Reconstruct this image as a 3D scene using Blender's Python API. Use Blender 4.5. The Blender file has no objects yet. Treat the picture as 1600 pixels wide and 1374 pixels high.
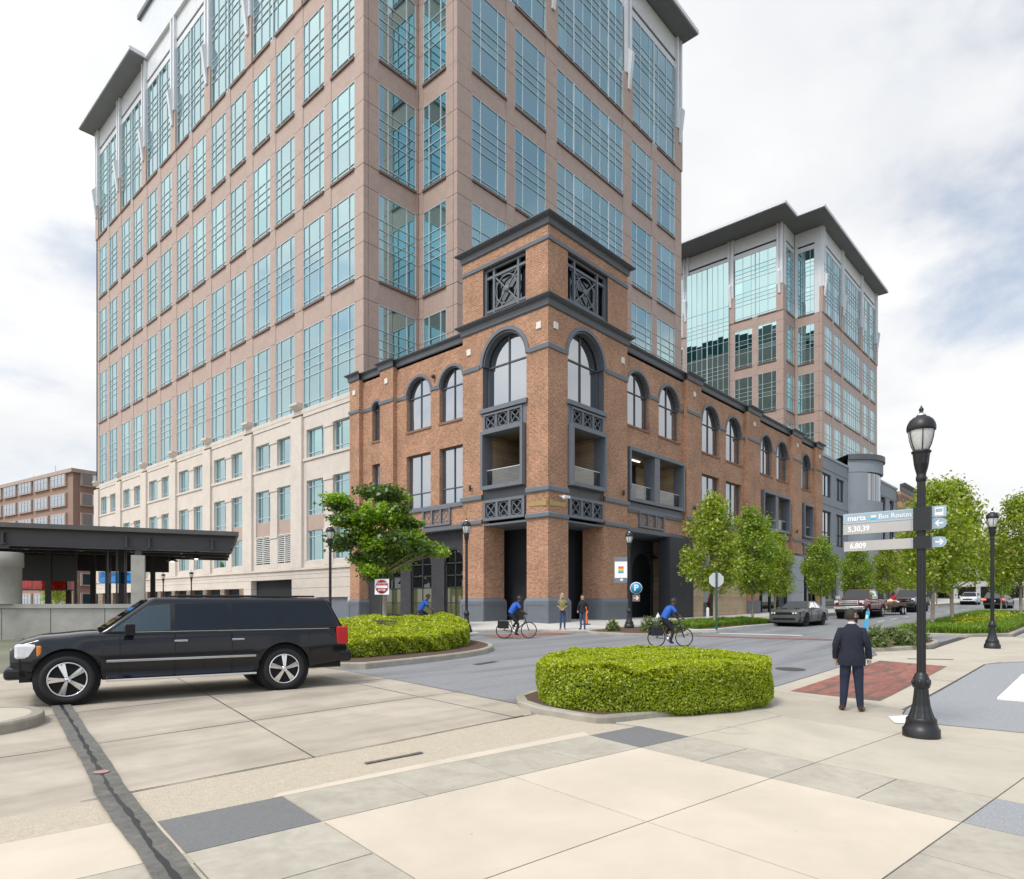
import bpy, bmesh, math, random
import numpy as np
from mathutils import Vector, Matrix, Euler
random.seed(7)
R = math.radians
scene = bpy.context.scene
col = scene.collection

# ------------------------------------------------------------------ camera
cam = bpy.data.cameras.new('camera')
cam.sensor_width = 36.0
cam.lens = 23.436
cam.shift_y = 0.1606
cam.clip_start = 0.1
cam.clip_end = 4000
cam_ob = bpy.data.objects.new('camera', cam)
cam_ob.location = (0, 0, 1.93)
cam_ob.rotation_euler = (R(90), 0, R(-47.785))
col.objects.link(cam_ob)
scene.camera = cam_ob

# ------------------------------------------------------------------ sky
SUN_EL, SUN_AZ = 54.0, 268.0      # azimuth clockwise from +Y
world = bpy.data.worlds.new('World')
scene.world = world
world.use_nodes = True
wn = world.node_tree
wn.nodes.clear()
def N(t, tree, **kw):
    n = tree.nodes.new(t)
    for k, v in kw.items():
        setattr(n, k, v)
    return n
def wl(a, b):
    wn.links.new(a, b)
sky = N('ShaderNodeTexSky', wn, sky_type='NISHITA')
sky.sun_disc = False
sky.sun_elevation = R(SUN_EL)
sky.sun_rotation = R(SUN_AZ)
sky.air_density = 1.0
sky.dust_density = 0.6
skyb = N('ShaderNodeMixRGB', wn, blend_type='MULTIPLY')
skyb.inputs[0].default_value = 1.0
skyb.inputs[2].default_value = (0.078, 0.098, 0.106, 1)
wl(sky.outputs[0], skyb.inputs[1])
tc = N('ShaderNodeTexCoord', wn)
sp = N('ShaderNodeSeparateXYZ', wn)
wl(tc.outputs['Generated'], sp.inputs[0])
def M_(op, a, b=None, tree=wn, clamp=False):
    n = N('ShaderNodeMath', tree, operation=op)
    n.use_clamp = clamp
    for i, x in enumerate((a, b)):
        if x is None:
            continue
        if isinstance(x, (int, float)):
            n.inputs[i].default_value = x
        else:
            tree.links.new(x, n.inputs[i])
    return n.outputs[0]
zc = M_('MAXIMUM', sp.outputs[2], 0.0)
zden = M_('ADD', zc, 0.22)
cu = M_('DIVIDE', sp.outputs[0], zden)
cv = M_('DIVIDE', sp.outputs[1], zden)
cvec = N('ShaderNodeCombineXYZ', wn)
wl(cu, cvec.inputs[0]); wl(cv, cvec.inputs[1])
cvec.inputs[2].default_value = 13.2
n1 = N('ShaderNodeTexNoise', wn)
n1.inputs['Scale'].default_value = 0.85
n1.inputs['Detail'].default_value = 9.0
n1.inputs['Roughness'].default_value = 0.56
n1.inputs['Distortion'].default_value = 0.25
wl(cvec.outputs[0], n1.inputs['Vector'])
cr = N('ShaderNodeValToRGB', wn)
cr.color_ramp.interpolation = 'EASE'
cr.color_ramp.elements[0].position = 0.40
cr.color_ramp.elements[0].color = (0.38, 0.38, 0.38, 1)
cr.color_ramp.elements[1].position = 0.54
cr.color_ramp.elements[1].color = (1, 1, 1, 1)
wl(n1.outputs['Fac'], cr.inputs[0])
n2 = N('ShaderNodeTexNoise', wn)
n2.inputs['Scale'].default_value = 1.9
n2.inputs['Detail'].default_value = 7.0
n2.inputs['Roughness'].default_value = 0.5
wl(cvec.outputs[0], n2.inputs['Vector'])
cr2 = N('ShaderNodeValToRGB', wn)
cr2.color_ramp.elements[0].position = 0.30
cr2.color_ramp.elements[0].color = (0.545, 0.565, 0.60, 1)
cr2.color_ramp.elements[1].position = 0.58
cr2.color_ramp.elements[1].color = (0.71, 0.71, 0.71, 1)
wl(n2.outputs['Fac'], cr2.inputs[0])
mx = N('ShaderNodeMixRGB', wn)
wl(cr.outputs[0], mx.inputs[0]); wl(skyb.outputs[0], mx.inputs[1]); wl(cr2.outputs[0], mx.inputs[2])
# towards the horizon the clouds close up into a pale layer
hz = M_('MULTIPLY', zc, 4.0, clamp=True)
hz = M_('SUBTRACT', 1.0, hz)
hz = M_('MULTIPLY', hz, 0.85)
mx2 = N('ShaderNodeMixRGB', wn)
wl(hz, mx2.inputs[0]); wl(mx.outputs[0], mx2.inputs[1])
mx2.inputs[2].default_value = (0.68, 0.68, 0.68, 1)
# cloud is brighter around the veiled sun
sdv = N('ShaderNodeVectorMath', wn, operation='DOT_PRODUCT')
_e, _a = R(SUN_EL), R(SUN_AZ)
sdv.inputs[1].default_value = (math.cos(_e) * math.sin(_a), math.cos(_e) * math.cos(_a), math.sin(_e))
wl(tc.outputs['Generated'], sdv.inputs[0])
au = M_('POWER', M_('MAXIMUM', sdv.outputs['Value'], 0.0), 2.0)
au = M_('ADD', M_('MULTIPLY', au, 1.15), 1.0)
mx3 = N('ShaderNodeVectorMath', wn, operation='SCALE')
wl(mx2.outputs[0], mx3.inputs[0]); wl(au, mx3.inputs['Scale'])
bg = N('ShaderNodeBackground', wn)
bg.inputs['Strength'].default_value = 1.0
wl(mx3.outputs[0], bg.inputs['Color'])
wo = N('ShaderNodeOutputWorld', wn)
wl(bg.outputs[0], wo.inputs[0])

# ------------------------------------------------------------------ sun (veiled by cloud: weak and soft)
sun = bpy.data.lights.new('sun', 'SUN')
sun.energy = 1.5
sun.angle = R(12)
sun.color = (1.0, 0.95, 0.88)
sun_ob = bpy.data.objects.new('sun', sun)
el, az = R(SUN_EL), R(SUN_AZ)
sd = Vector((math.cos(el) * math.sin(az), math.cos(el) * math.cos(az), math.sin(el)))
sun_ob.rotation_euler = sd.to_track_quat('Z', 'Y').to_euler()
sun_ob.location = sd * 200
col.objects.link(sun_ob)

# ------------------------------------------------------------------ exposure
vs = scene.view_settings
vs.view_transform = 'Standard'
vs.look = 'None'
vs.exposure = 0.52
vs.gamma = 1.0
vs.use_curve_mapping = False

# ================================================================== materials
MATS = {}
def new_mat(name):
    m = bpy.data.materials.new(name)
    m.use_nodes = True
    nt = m.node_tree
    b = nt.nodes['Principled BSDF']
    MATS[name] = m
    return m, nt, b
def c4(c):
    return (c[0], c[1], c[2], 1.0)
def pm(name, c, rough=0.6, var=0.12, scale=3.0, metal=0.0, bump=0.0, bscale=40.0, c2=None, coat=0.0, spec=0.5, obj=True, stain=0.0, detail=6.0, sss=0.0, streak=0.0, speck=0.0):
    """principled material whose colour drifts with fractal noise"""
    m, nt, b = new_mat(name)
    L = nt.links.new
    tcn = N('ShaderNodeTexCoord', nt)
    gp = N('ShaderNodeNewGeometry', nt)
    vec = tcn.outputs['Object'] if obj else gp.outputs['Position']
    nz = N('ShaderNodeTexNoise', nt)
    nz.inputs['Scale'].default_value = scale
    nz.inputs['Detail'].default_value = detail
    nz.inputs['Roughness'].default_value = 0.6
    L(vec, nz.inputs['Vector'])
    rp = N('ShaderNodeValToRGB', nt)
    lo = tuple(x * (1 - var) for x in c)
    hi = c2 if c2 else tuple(min(1, x * (1 + var)) for x in c)
    rp.color_ramp.elements[0].position = 0.3
    rp.color_ramp.elements[0].color = c4(lo)
    rp.color_ramp.elements[1].position = 0.7
    rp.color_ramp.elements[1].color = c4(hi)
    L(nz.outputs['Fac'], rp.inputs[0])
    out = rp.outputs[0]
    if stain > 0:
        ns = N('ShaderNodeTexNoise', nt)
        ns.inputs['Scale'].default_value = scale * 0.23
        ns.inputs['Detail'].default_value = 8
        ns.inputs['Roughness'].default_value = 0.65
        ns.inputs['Distortion'].default_value = 0.6
        L(vec, ns.inputs['Vector'])
        rs = N('ShaderNodeValToRGB', nt)
        rs.color_ramp.elements[0].position = 0.38
        rs.color_ramp.elements[0].color = (1 - stain, 1 - stain, 1 - stain * 1.05, 1)
        rs.color_ramp.elements[1].position = 0.6
        rs.color_ramp.elements[1].color = (1, 1, 1, 1)
        L(ns.outputs['Fac'], rs.inputs[0])
        mm = N('ShaderNodeMixRGB', nt, blend_type='MULTIPLY')
        mm.inputs[0].default_value = 1
        L(out, mm.inputs[1]); L(rs.outputs[0], mm.inputs[2])
        out = mm.outputs[0]
    if speck > 0:
        # gum, droppings and dirt: small dark spots, and a different tone for each slab
        vo = N('ShaderNodeTexVoronoi', nt)
        vo.inputs['Scale'].default_value = 3.6
        L(vec, vo.inputs['Vector'])
        wh = N('ShaderNodeTexWhiteNoise', nt)
        L(vo.outputs['Position'], wh.inputs['Vector'])
        rad = M_('MULTIPLY', M_('POWER', wh.outputs['Value'], 5.0, tree=nt), 0.055, tree=nt)
        spot = M_('LESS_THAN', vo.outputs['Distance'], rad, tree=nt)
        oi = N('ShaderNodeObjectInfo', nt)
        tone = M_('ADD', M_('MULTIPLY', oi.outputs['Random'], 0.09, tree=nt), 0.95, tree=nt)
        fac = M_('MULTIPLY', M_('SUBTRACT', 1.0, M_('MULTIPLY', spot, speck, tree=nt), tree=nt), tone, tree=nt)
        sp_m = N('ShaderNodeVectorMath', nt, operation='SCALE')
        L(out, sp_m.inputs[0]); L(fac, sp_m.inputs['Scale'])
        out = sp_m.outputs[0]
    if streak > 0:
        mps = N('ShaderNodeMapping', nt)
        mps.inputs['Scale'].default_value = (0.16, 1.5, 1.0)
        mps.inputs['Rotation'].default_value = (0, 0, 0.06)
        L(vec, mps.inputs[0])
        nk = N('ShaderNodeTexNoise', nt)
        nk.inputs['Scale'].default_value = 1.0
        nk.inputs['Detail'].default_value = 7
        nk.inputs['Roughness'].default_value = 0.55
        L(mps.outputs[0], nk.inputs['Vector'])
        rk = N('ShaderNodeValToRGB', nt)
        rk.color_ramp.elements[0].position = 0.36
        rk.color_ramp.elements[0].color = (1 - streak, 1 - streak, 1 - streak, 1)
        rk.color_ramp.elements[1].position = 0.56
        rk.color_ramp.elements[1].color = (1, 1, 1, 1)
        L(nk.outputs['Fac'], rk.inputs[0])
        mk_ = N('ShaderNodeMixRGB', nt, blend_type='MULTIPLY')
        mk_.inputs[0].default_value = 1
        L(out, mk_.inputs[1]); L(rk.outputs[0], mk_.inputs[2])
        out = mk_.outputs[0]
    L(out, b.inputs['Base Color'])
    b.inputs['Roughness'].default_value = rough
    b.inputs['Metallic'].default_value = metal
    b.inputs['Specular IOR Level'].default_value = spec
    b.inputs['Coat Weight'].default_value = coat
    if coat: b.inputs['Coat Roughness'].default_value = 0.06
    if bump > 0:
        nb = N('ShaderNodeTexNoise', nt)
        nb.inputs['Scale'].default_value = bscale
        nb.inputs['Detail'].default_value = 5
        L(vec, nb.inputs['Vector'])
        bp = N('ShaderNodeBump', nt)
        bp.inputs['Strength'].default_value = bump
        bp.inputs['Distance'].default_value = 0.02
        L(nb.outputs['Fac'], bp.inputs['Height'])
        L(bp.outputs[0], b.inputs['Normal'])
    return m
def glass_mat(name, body, tint, base=0.35, rough=0.015, ior=1.7):
    """tinted reflective glazing: dark coloured body under a fresnel mirror layer"""
    m, nt, b = new_mat(name)
    L = nt.links.new
    nt.nodes.remove(b)
    out = nt.nodes['Material Output']
    df = N('ShaderNodeBsdfDiffuse', nt)
    df.inputs['Color'].default_value = c4(body)
    gl = N('ShaderNodeBsdfGlossy', nt)
    gl.inputs['Color'].default_value = c4(tint)
    gl.inputs['Roughness'].default_value = rough
    fr = N('ShaderNodeFresnel', nt)
    fr.inputs['IOR'].default_value = ior
    mix = N('ShaderNodeMixShader', nt)
    mix.inputs[0].default_value = base
    L(df.outputs[0], mix.inputs[1]); L(gl.outputs[0], mix.inputs[2])
    gw = N('ShaderNodeBsdfGlossy', nt)
    gw.inputs['Color'].default_value = (0.97, 0.98, 0.98, 1)
    gw.inputs['Roughness'].default_value = rough
    mix2 = N('ShaderNodeMixShader', nt)
    L(fr.outputs[0], mix2.inputs[0]); L(mix.outputs[0], mix2.inputs[1]); L(gw.outputs[0], mix2.inputs[2])
    L(mix2.outputs[0], out.inputs[0])
    return m
def clear_glass(name, tint=(0.85, 0.95, 0.92), refl=0.12):
    m, nt, b = new_mat(name)
    L = nt.links.new
    nt.nodes.remove(b)
    out = nt.nodes['Material Output']
    tr = N('ShaderNodeBsdfTransparent', nt)
    tr.inputs['Color'].default_value = c4(tint)
    gl = N('ShaderNodeBsdfGlossy', nt)
    gl.inputs['Roughness'].default_value = 0.02
    fr = N('ShaderNodeFresnel', nt)
    fr.inputs['IOR'].default_value = 1.5
    k = M_('ADD', fr.outputs[0], refl - 0.04, tree=nt, clamp=True)
    mix = N('ShaderNodeMixShader', nt)
    L(k, mix.inputs[0]); L(tr.outputs[0], mix.inputs[1]); L(gl.outputs[0], mix.inputs[2])
    L(mix.outputs[0], out.inputs[0])
    return m
def brick_mat(name, c1, c2, mortar, bw=0.203, bh=0.0677, mw=0.011, flat=False, dark=None, off=0.5):
    """running-bond brickwork laid out in metres; the courses follow whichever way the wall faces"""
    m, nt, b = new_mat(name)
    L = nt.links.new
    gp = N('ShaderNodeNewGeometry', nt)
    s = N('ShaderNodeSeparateXYZ', nt)
    L(gp.outputs['Position'], s.inputs[0])
    cb = N('ShaderNodeCombineXYZ', nt)
    if flat:
        L(s.outputs[0], cb.inputs[0]); L(s.outputs[1], cb.inputs[1])
    else:
        sn = N('ShaderNodeSeparateXYZ', nt)
        L(gp.outputs['Normal'], sn.inputs[0])
        ax = M_('ABSOLUTE', sn.outputs[0], tree=nt)
        gt = M_('GREATER_THAN', ax, 0.6, tree=nt)
        mxn = N('ShaderNodeMix', nt)
        mxn.data_type = 'FLOAT'
        L(gt, mxn.inputs[0]); L(s.outputs[0], mxn.inputs[2]); L(s.outputs[1], mxn.inputs[3])
        L(mxn.outputs[0], cb.inputs[0]); L(s.outputs[2], cb.inputs[1])
    br = N('ShaderNodeTexBrick', nt)
    br.offset = off
    br.inputs['Scale'].default_value = 1.0
    br.inputs['Brick Width'].default_value = bw
    br.inputs['Row Height'].default_value = bh
    br.inputs['Mortar Size'].default_value = mw
    br.inputs['Mortar Smooth'].default_value = 0.2
    br.inputs['Bias'].default_value = 0.0
    br.inputs['Color1'].default_value = c4(c1)
    br.inputs['Color2'].default_value = c4(c2)
    br.inputs['Mortar'].default_value = c4(mortar)
    L(cb.outputs[0], br.inputs['Vector'])
    nz = N('ShaderNodeTexNoise', nt)
    nz.inputs['Scale'].default_value = 0.7
    nz.inputs['Detail'].default_value = 8
    L(gp.outputs['Position'], nz.inputs['Vector'])
    rp = N('ShaderNodeValToRGB', nt)
    rp.color_ramp.elements[0].position = 0.3
    rp.color_ramp.elements[0].color = (0.82, 0.80, 0.78, 1)
    rp.color_ramp.elements[1].position = 0.7
    rp.color_ramp.elements[1].color = (1.12, 1.1, 1.08, 1)
    L(nz.outputs['Fac'], rp.inputs[0])
    mm = N('ShaderNodeMixRGB', nt, blend_type='MULTIPLY')
    mm.inputs[0].default_value = 1
    L(br.outputs['Color'], mm.inputs[1]); L(rp.outputs[0], mm.inputs[2])
    outc = mm.outputs[0]
    if not flat:
        n4 = N('ShaderNodeTexNoise', nt)
        n4.inputs['Scale'].default_value = 1.0
        n4.inputs['Detail'].default_value = 3
        mp4 = N('ShaderNodeMapping', nt)
        mp4.inputs['Scale'].default_value = (4.6, 4.6, 13.0)
        L(gp.outputs['Position'], mp4.inputs[0]); L(mp4.outputs[0], n4.inputs['Vector'])
        r4 = N('ShaderNodeValToRGB', nt)
        r4.color_ramp.elements[0].position = 0.30
        r4.color_ramp.elements[0].color = (0.76, 0.72, 0.70, 1)
        r4.color_ramp.elements[1].position = 0.68
        r4.color_ramp.elements[1].color = (1.16, 1.15, 1.13, 1)
        L(n4.outputs['Fac'], r4.inputs[0])
        m4 = N('ShaderNodeMixRGB', nt, blend_type='MULTIPLY')
        m4.inputs[0].default_value = 1
        L(outc, m4.inputs[1]); L(r4.outputs[0], m4.inputs[2])
        outc = m4.outputs[0]
    if dark:
        n3 = N('ShaderNodeTexNoise', nt)
        n3.inputs['Scale'].default_value = 2.2
        n3.inputs['Detail'].default_value = 4
        mp = N('ShaderNodeMapping', nt)
        mp.inputs['Scale'].default_value = (0.45, 2.2, 1)
        L(gp.outputs['Position'], mp.inputs[0]); L(mp.outputs[0], n3.inputs['Vector'])
        r3 = N('ShaderNodeValToRGB', nt)
        r3.color_ramp.elements[0].position = 0.52
        r3.color_ramp.elements[0].color = (0, 0, 0, 1)
        r3.color_ramp.elements[1].position = 0.62
        r3.color_ramp.elements[1].color = (0.75, 0.75, 0.75, 1)
        L(n3.outputs['Fac'], r3.inputs[0])
        m3 = N('ShaderNodeMixRGB', nt)
        L(r3.outputs[0], m3.inputs[0]); L(outc, m3.inputs[1])
        m3.inputs[2].default_value = c4(dark)
        outc = m3.outputs[0]
    L(outc, b.inputs['Base Color'])
    b.inputs['Roughness'].default_value = 0.85
    bp = N('ShaderNodeBump', nt)
    bp.inputs['Strength'].default_value = 0.5
    bp.inputs['Distance'].default_value = 0.008
    bp.invert = True
    L(br.outputs['Fac'], bp.inputs['Height'])
    L(bp.outputs[0], b.inputs['Normal'])
    return m
def emit_mat(name, c, s):
    m, nt, b = new_mat(name)
    b.inputs['Base Color'].default_value = c4(c)
    b.inputs['Emission Color'].default_value = c4(c)
    b.inputs['Emission Strength'].default_value = s
    return m
def leaf_mat(name, c1, c2, tr=0.35, c3=None):
    m, nt, b = new_mat(name)
    L = nt.links.new
    nt.nodes.remove(b)
    out = nt.nodes['Material Output']
    gp = N('ShaderNodeNewGeometry', nt)
    rp = N('ShaderNodeValToRGB', nt)
    rp.color_ramp.elements[0].color = c4(c1)
    rp.color_ramp.elements[1].color = c4(c2)
    if c3:
        e = rp.color_ramp.elements.new(0.93)
        e.color = c4(c2)
        rp.color_ramp.elements[-1].color = c4(c3)
    L(gp.outputs['Random Per Island'], rp.inputs[0])
    df = N('ShaderNodeBsdfDiffuse', nt)
    tl = N('ShaderNodeBsdfTranslucent', nt)
    L(rp.outputs[0], df.inputs[0])
    tcol = N('ShaderNodeMixRGB', nt, blend_type='MULTIPLY')
    tcol.inputs[0].default_value = 1
    tcol.inputs[2].default_value = (1.25, 1.3, 0.6, 1)
    L(rp.outputs[0], tcol.inputs[1]); L(tcol.outputs[0], tl.inputs[0])
    mix = N('ShaderNodeMixShader', nt)
    mix.inputs[0].default_value = tr
    L(df.outputs[0], mix.inputs[1]); L(tl.outputs[0], mix.inputs[2])
    gl = N('ShaderNodeBsdfGlossy', nt)
    gl.inputs['Roughness'].default_value = 0.45
    mix2 = N('ShaderNodeMixShader', nt)
    mix2.inputs[0].default_value = 0.06
    L(mix.outputs[0], mix2.inputs[1]); L(gl.outputs[0], mix2.inputs[2])
    L(mix2.outputs[0], out.inputs[0])
    return m

# towers
GRANITE = pm('pink_granite', (0.43, 0.315, 0.265), 0.55, 0.08, 6, bump=0.05, bscale=90, obj=False, stain=0.1)
LIMESTONE = pm('beige_precast', (0.62, 0.55, 0.485), 0.75, 0.05, 2.5, obj=False, stain=0.08)
SILLM = pm('shadow_brown_sill', (0.16, 0.105, 0.085), 0.5, 0.1, 4, obj=False)  # shadow line under the windows put into the sill's dark brown
CORE = pm('dark_interior', (0.012, 0.016, 0.018), 0.9, 0.2, 0.3, obj=False)
TGLASS = glass_mat('teal_tower_glass', (0.006, 0.050, 0.056), (0.62, 0.91, 0.92), 0.46)
TGLASS2 = glass_mat('teal_tower_glass_blinds', (0.07, 0.135, 0.135), (0.58, 0.93, 0.93), 0.50)
TGLASS3 = glass_mat('teal_tower_glass_dark', (0.004, 0.030, 0.036), (0.52, 0.90, 0.93), 0.46)
WHITEMETAL = pm('white_metal', (0.66, 0.67, 0.69), 0.4, 0.04, 2, obj=False)
MUNTIN = pm('pale_muntin', (0.52, 0.60, 0.64), 0.4, 0.04, 2, obj=False)
SOFFIT = pm('grey_soffit', (0.17, 0.175, 0.185), 0.6, 0.06, 0.8, obj=False)
# brick building
BRICK = brick_mat('orange_brick', (0.42, 0.165, 0.078), (0.20, 0.072, 0.038), (0.55, 0.41, 0.29), mw=0.013)
CHARCOAL = pm('charcoal_paint', (0.088, 0.093, 0.105), 0.5, 0.08, 2, obj=False)
SLATE = pm('slate_grey_paint', (0.135, 0.148, 0.170), 0.5, 0.07, 2, obj=False)
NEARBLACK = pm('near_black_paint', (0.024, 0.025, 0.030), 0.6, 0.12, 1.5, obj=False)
DKBRICK = brick_mat('charcoal_painted_brick', (0.048, 0.050, 0.056), (0.038, 0.040, 0.046), (0.030, 0.031, 0.035))
BGLASS = glass_mat('clear_shop_glass', (0.03, 0.04, 0.05), (0.86, 0.90, 0.95), 0.40)
DGLASS = glass_mat('dark_shop_glass', (0.008, 0.01, 0.009), (0.75, 0.85, 0.85), 0.05)
OLIVEGLASS = glass_mat('olive_film_glass', (0.075, 0.078, 0.035), (0.6, 0.65, 0.55), 0.04)
WOOD = pm('pale_wood_cladding', (0.46, 0.33, 0.21), 0.6, 0.12, 2.0, obj=False)
RAILGLASS = clear_glass('railing_glass', (0.80, 0.92, 0.88), 0.16)
BRASS = pm('brass_plaque', (0.40, 0.29, 0.12), 0.4, 0.15, 9, metal=0.6)
PALETILE = pm('pale_stone_tile', (0.72, 0.68, 0.60), 0.6, 0.1, 6)
# ground
ASPHALT = pm('faded_asphalt', (0.245, 0.249, 0.258), 0.85, 0.16, 30, bump=0.25, bscale=120, obj=False, stain=0.10, streak=0.26)
DRIVE = pm('grey_aggregate_asphalt', (0.30, 0.305, 0.315), 0.9, 0.22, 45, bump=0.3, bscale=90, obj=False, stain=0.06)
CONCRETE = pm('tan_road_concrete', (0.475, 0.415, 0.335), 0.8, 0.07, 2.2, bump=0.08, bscale=150, obj=False, stain=0.18, streak=0.24, speck=0.3)
AGGREGATE = pm('exposed_aggregate', (0.48, 0.415, 0.32), 0.85, 0.22, 60, bump=0.35, bscale=80, obj=False, stain=0.10)
CREAM = pm('cream_slab', (0.585, 0.505, 0.405), 0.75, 0.035, 2.0, bump=0.04, bscale=160, obj=False, stain=0.10, speck=0.35)
GREYSLAB = pm('grey_slab', (0.43, 0.395, 0.325), 0.8, 0.07, 9, bump=0.08, bscale=150, obj=False, stain=0.16, speck=0.35)
DARKSLAB = pm('dark_grey_slab', (0.165, 0.165, 0.165), 0.8, 0.14, 40, bump=0.08, bscale=150, obj=False, stain=0.05)
SIDEWALK = pm('sidewalk_concrete', (0.49, 0.44, 0.355), 0.8, 0.05, 1.6, bump=0.06, bscale=150, obj=False, stain=0.15, speck=0.35)
PALEWALK = pm('pale_sidewalk', (0.55, 0.53, 0.49), 0.8, 0.05, 1.6, obj=False, stain=0.10)
KERB = pm('kerb_concrete', (0.37, 0.34, 0.285), 0.85, 0.14, 3, bump=0.1, bscale=70, obj=False, stain=0.25)
JOINT = pm('joint_dark', (0.06, 0.055, 0.048), 0.95, 0.3, 8, obj=False)
PATCH = pm('tar_patch', (0.145, 0.14, 0.125), 0.9, 0.22, 12, bump=0.4, bscale=60, obj=False, stain=0.2)
TAR = pm('tar_seal', (0.02, 0.02, 0.022), 0.35, 0.2, 10, obj=False)
BRICKPAVE = brick_mat('brick_paver', (0.34, 0.135, 0.10), (0.24, 0.09, 0.07), (0.20, 0.12, 0.09), 0.2, 0.1, 0.006, flat=True, dark=(0.105, 0.085, 0.08))
GREYPAVER = brick_mat('grey_paver', (0.42, 0.42, 0.43), (0.33, 0.33, 0.35), (0.25, 0.24, 0.22), 0.6, 0.3, 0.012, flat=True)
ROADPAINT = pm('worn_road_paint', (0.78, 0.77, 0.73), 0.7, 0.12, 14, obj=False, stain=0.15)
MULCH = pm('bark_mulch', (0.105, 0.062, 0.043), 0.95, 0.5, 40, bump=0.9, bscale=45, obj=False)
SOIL = pm('far_ground', (0.16, 0.16, 0.11), 0.95, 0.25, 0.2, obj=False)
PINKC = pm('pink_cover', (0.36,0.22,0.20), .8, .2, 12, obj=False)
IRON = pm('cast_iron', (0.06, 0.058, 0.055), 0.6, 0.25, 20, bump=0.3, bscale=50, obj=False)

# ================================================================== geometry helpers
class MB:
    """collects faces, then links them as ONE mesh object"""
    def __init__(s):
        s.v = []; s.f = []; s.m = []; s.sm = []
    def add(s, vs, fs, m=0, smooth=False):
        o = len(s.v)
        s.v.extend([tuple(p) for p in vs])
        for f in fs:
            s.f.append(tuple(i + o for i in f)); s.m.append(m); s.sm.append(smooth)
    def box(s, x0, x1, y0, y1, z0, z1, m=0):
        if x0 > x1: x0, x1 = x1, x0
        if y0 > y1: y0, y1 = y1, y0
        if z0 > z1: z0, z1 = z1, z0
        s.add([(x0,y0,z0),(x1,y0,z0),(x1,y1,z0),(x0,y1,z0),(x0,y0,z1),(x1,y0,z1),(x1,y1,z1),(x0,y1,z1)],
              [(0,3,2,1),(4,5,6,7),(0,1,5,4),(1,2,6,5),(2,3,7,6),(3,0,4,7)], m)
    def obox(s, c, ex, ey, ez, m=0):
        """box from centre and three half-axis vectors"""
        c, ex, ey, ez = map(Vector, (c, ex, ey, ez))
        vs = [c + a*ex + b*ey + d*ez for d in (-1,1) for (a,b) in ((-1,-1),(1,-1),(1,1),(-1,1))]
        s.add(vs, [(0,3,2,1),(4,5,6,7),(0,1,5,4),(1,2,6,5),(2,3,7,6),(3,0,4,7)], m)
    def bar(s, p, q, w, h=None, m=0, up=(0,0,1)):
        """square bar between two points"""
        p, q = Vector(p), Vector(q); h = w if h is None else h
        d = q - p; l = d.length
        if l < 1e-6: return
        d.normalize(); u = Vector(up)
        if abs(d.dot(u)) > 0.98: u = Vector((1,0,0))
        r = d.cross(u).normalized(); u2 = r.cross(d)
        s.obox((p+q)/2, d*l/2, r*w/2, u2*h/2, m)
    def quad(s, a, b, c, d, m=0):
        s.add([a,b,c,d], [(0,1,2,3)], m)
    def poly(s, pts, m=0):
        s.add(pts, [tuple(range(len(pts)))], m)
    def prism(s, pts, vec, m=0):
        """polygon pts (3D) swept along vec, closed"""
        vec = Vector(vec); n = len(pts)
        a = [Vector(p) for p in pts]; b = [p + vec for p in a]
        s.add(a + b, [tuple(range(n-1,-1,-1)), tuple(range(n,2*n))] + [(i,(i+1)%n,n+(i+1)%n,n+i) for i in range(n)], m)
    def tube(s, path, rad, n=8, m=0, caps=True, smooth=True):
        path = [Vector(p) for p in path]
        if not hasattr(rad, '__len__'): rad = [rad]*len(path)
        rings = []
        t0 = (path[1]-path[0]).normalized()
        ref = Vector((0,0,1)) if abs(t0.z) < 0.9 else Vector((1,0,0))
        for i, p in enumerate(path):
            a = path[max(i-1,0)]; b = path[min(i+1,len(path)-1)]
            t = (b-a).normalized()
            x = t.cross(ref)
            if x.length < 1e-4: x = t.orthogonal()
            x.normalize(); y = x.cross(t)
            rings.append([p + (x*math.cos(2*math.pi*k/n) + y*math.sin(2*math.pi*k/n))*rad[i] for k in range(n)])
        vs = [q for r in rings for q in r]
        fs = []
        for i in range(len(path)-1):
            for k in range(n):
                fs.append((i*n+k, i*n+(k+1)%n, (i+1)*n+(k+1)%n, (i+1)*n+k))
        s.add(vs, fs, m, smooth)
        if caps:
            s.add(rings[0], [tuple(range(n))], m); s.add(rings[-1], [tuple(range(n-1,-1,-1))], m)
    def lathe(s, prof, n=20, c=(0,0,0), m=0, smooth=True, axis='z', flute=0.0, caps=True):
        vs = []
        for r, z in prof:
            for k in range(n):
                a = 2*math.pi*k/n
                rr = r*(1 - flute*(k % 2))
                p = (rr*math.cos(a), rr*math.sin(a), z)
                if axis == 'y': p = (p[0], p[2], p[1])
                if axis == 'x': p = (p[2], p[0], p[1])
                vs.append((p[0]+c[0], p[1]+c[1], p[2]+c[2]))
        fs = []
        for i in range(len(prof)-1):
            for k in range(n):
                fs.append((i*n+k, i*n+(k+1)%n, (i+1)*n+(k+1)%n, (i+1)*n+k))
        s.add(vs, fs, m, smooth)
        if not caps: return
        if prof[0][0] > 1e-4: s.add(vs[:n], [tuple(range(n-1,-1,-1))], m)
        if prof[-1][0] > 1e-4: s.add(vs[-n:], [tuple(range(n))], m)
    def mesh(s, name, mats, org=(0,0,0)):
        me = bpy.data.meshes.new(name)
        o = Vector(org)
        me.from_pydata([(p[0]-o[0], p[1]-o[1], p[2]-o[2]) for p in s.v], [], s.f)
        for mt in (mats if isinstance(mats, (list, tuple)) else [mats]):
            me.materials.append(mt)
        me.polygons.foreach_set('material_index', s.m)
        me.polygons.foreach_set('use_smooth', s.sm)
        me.update()
        return me
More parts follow.
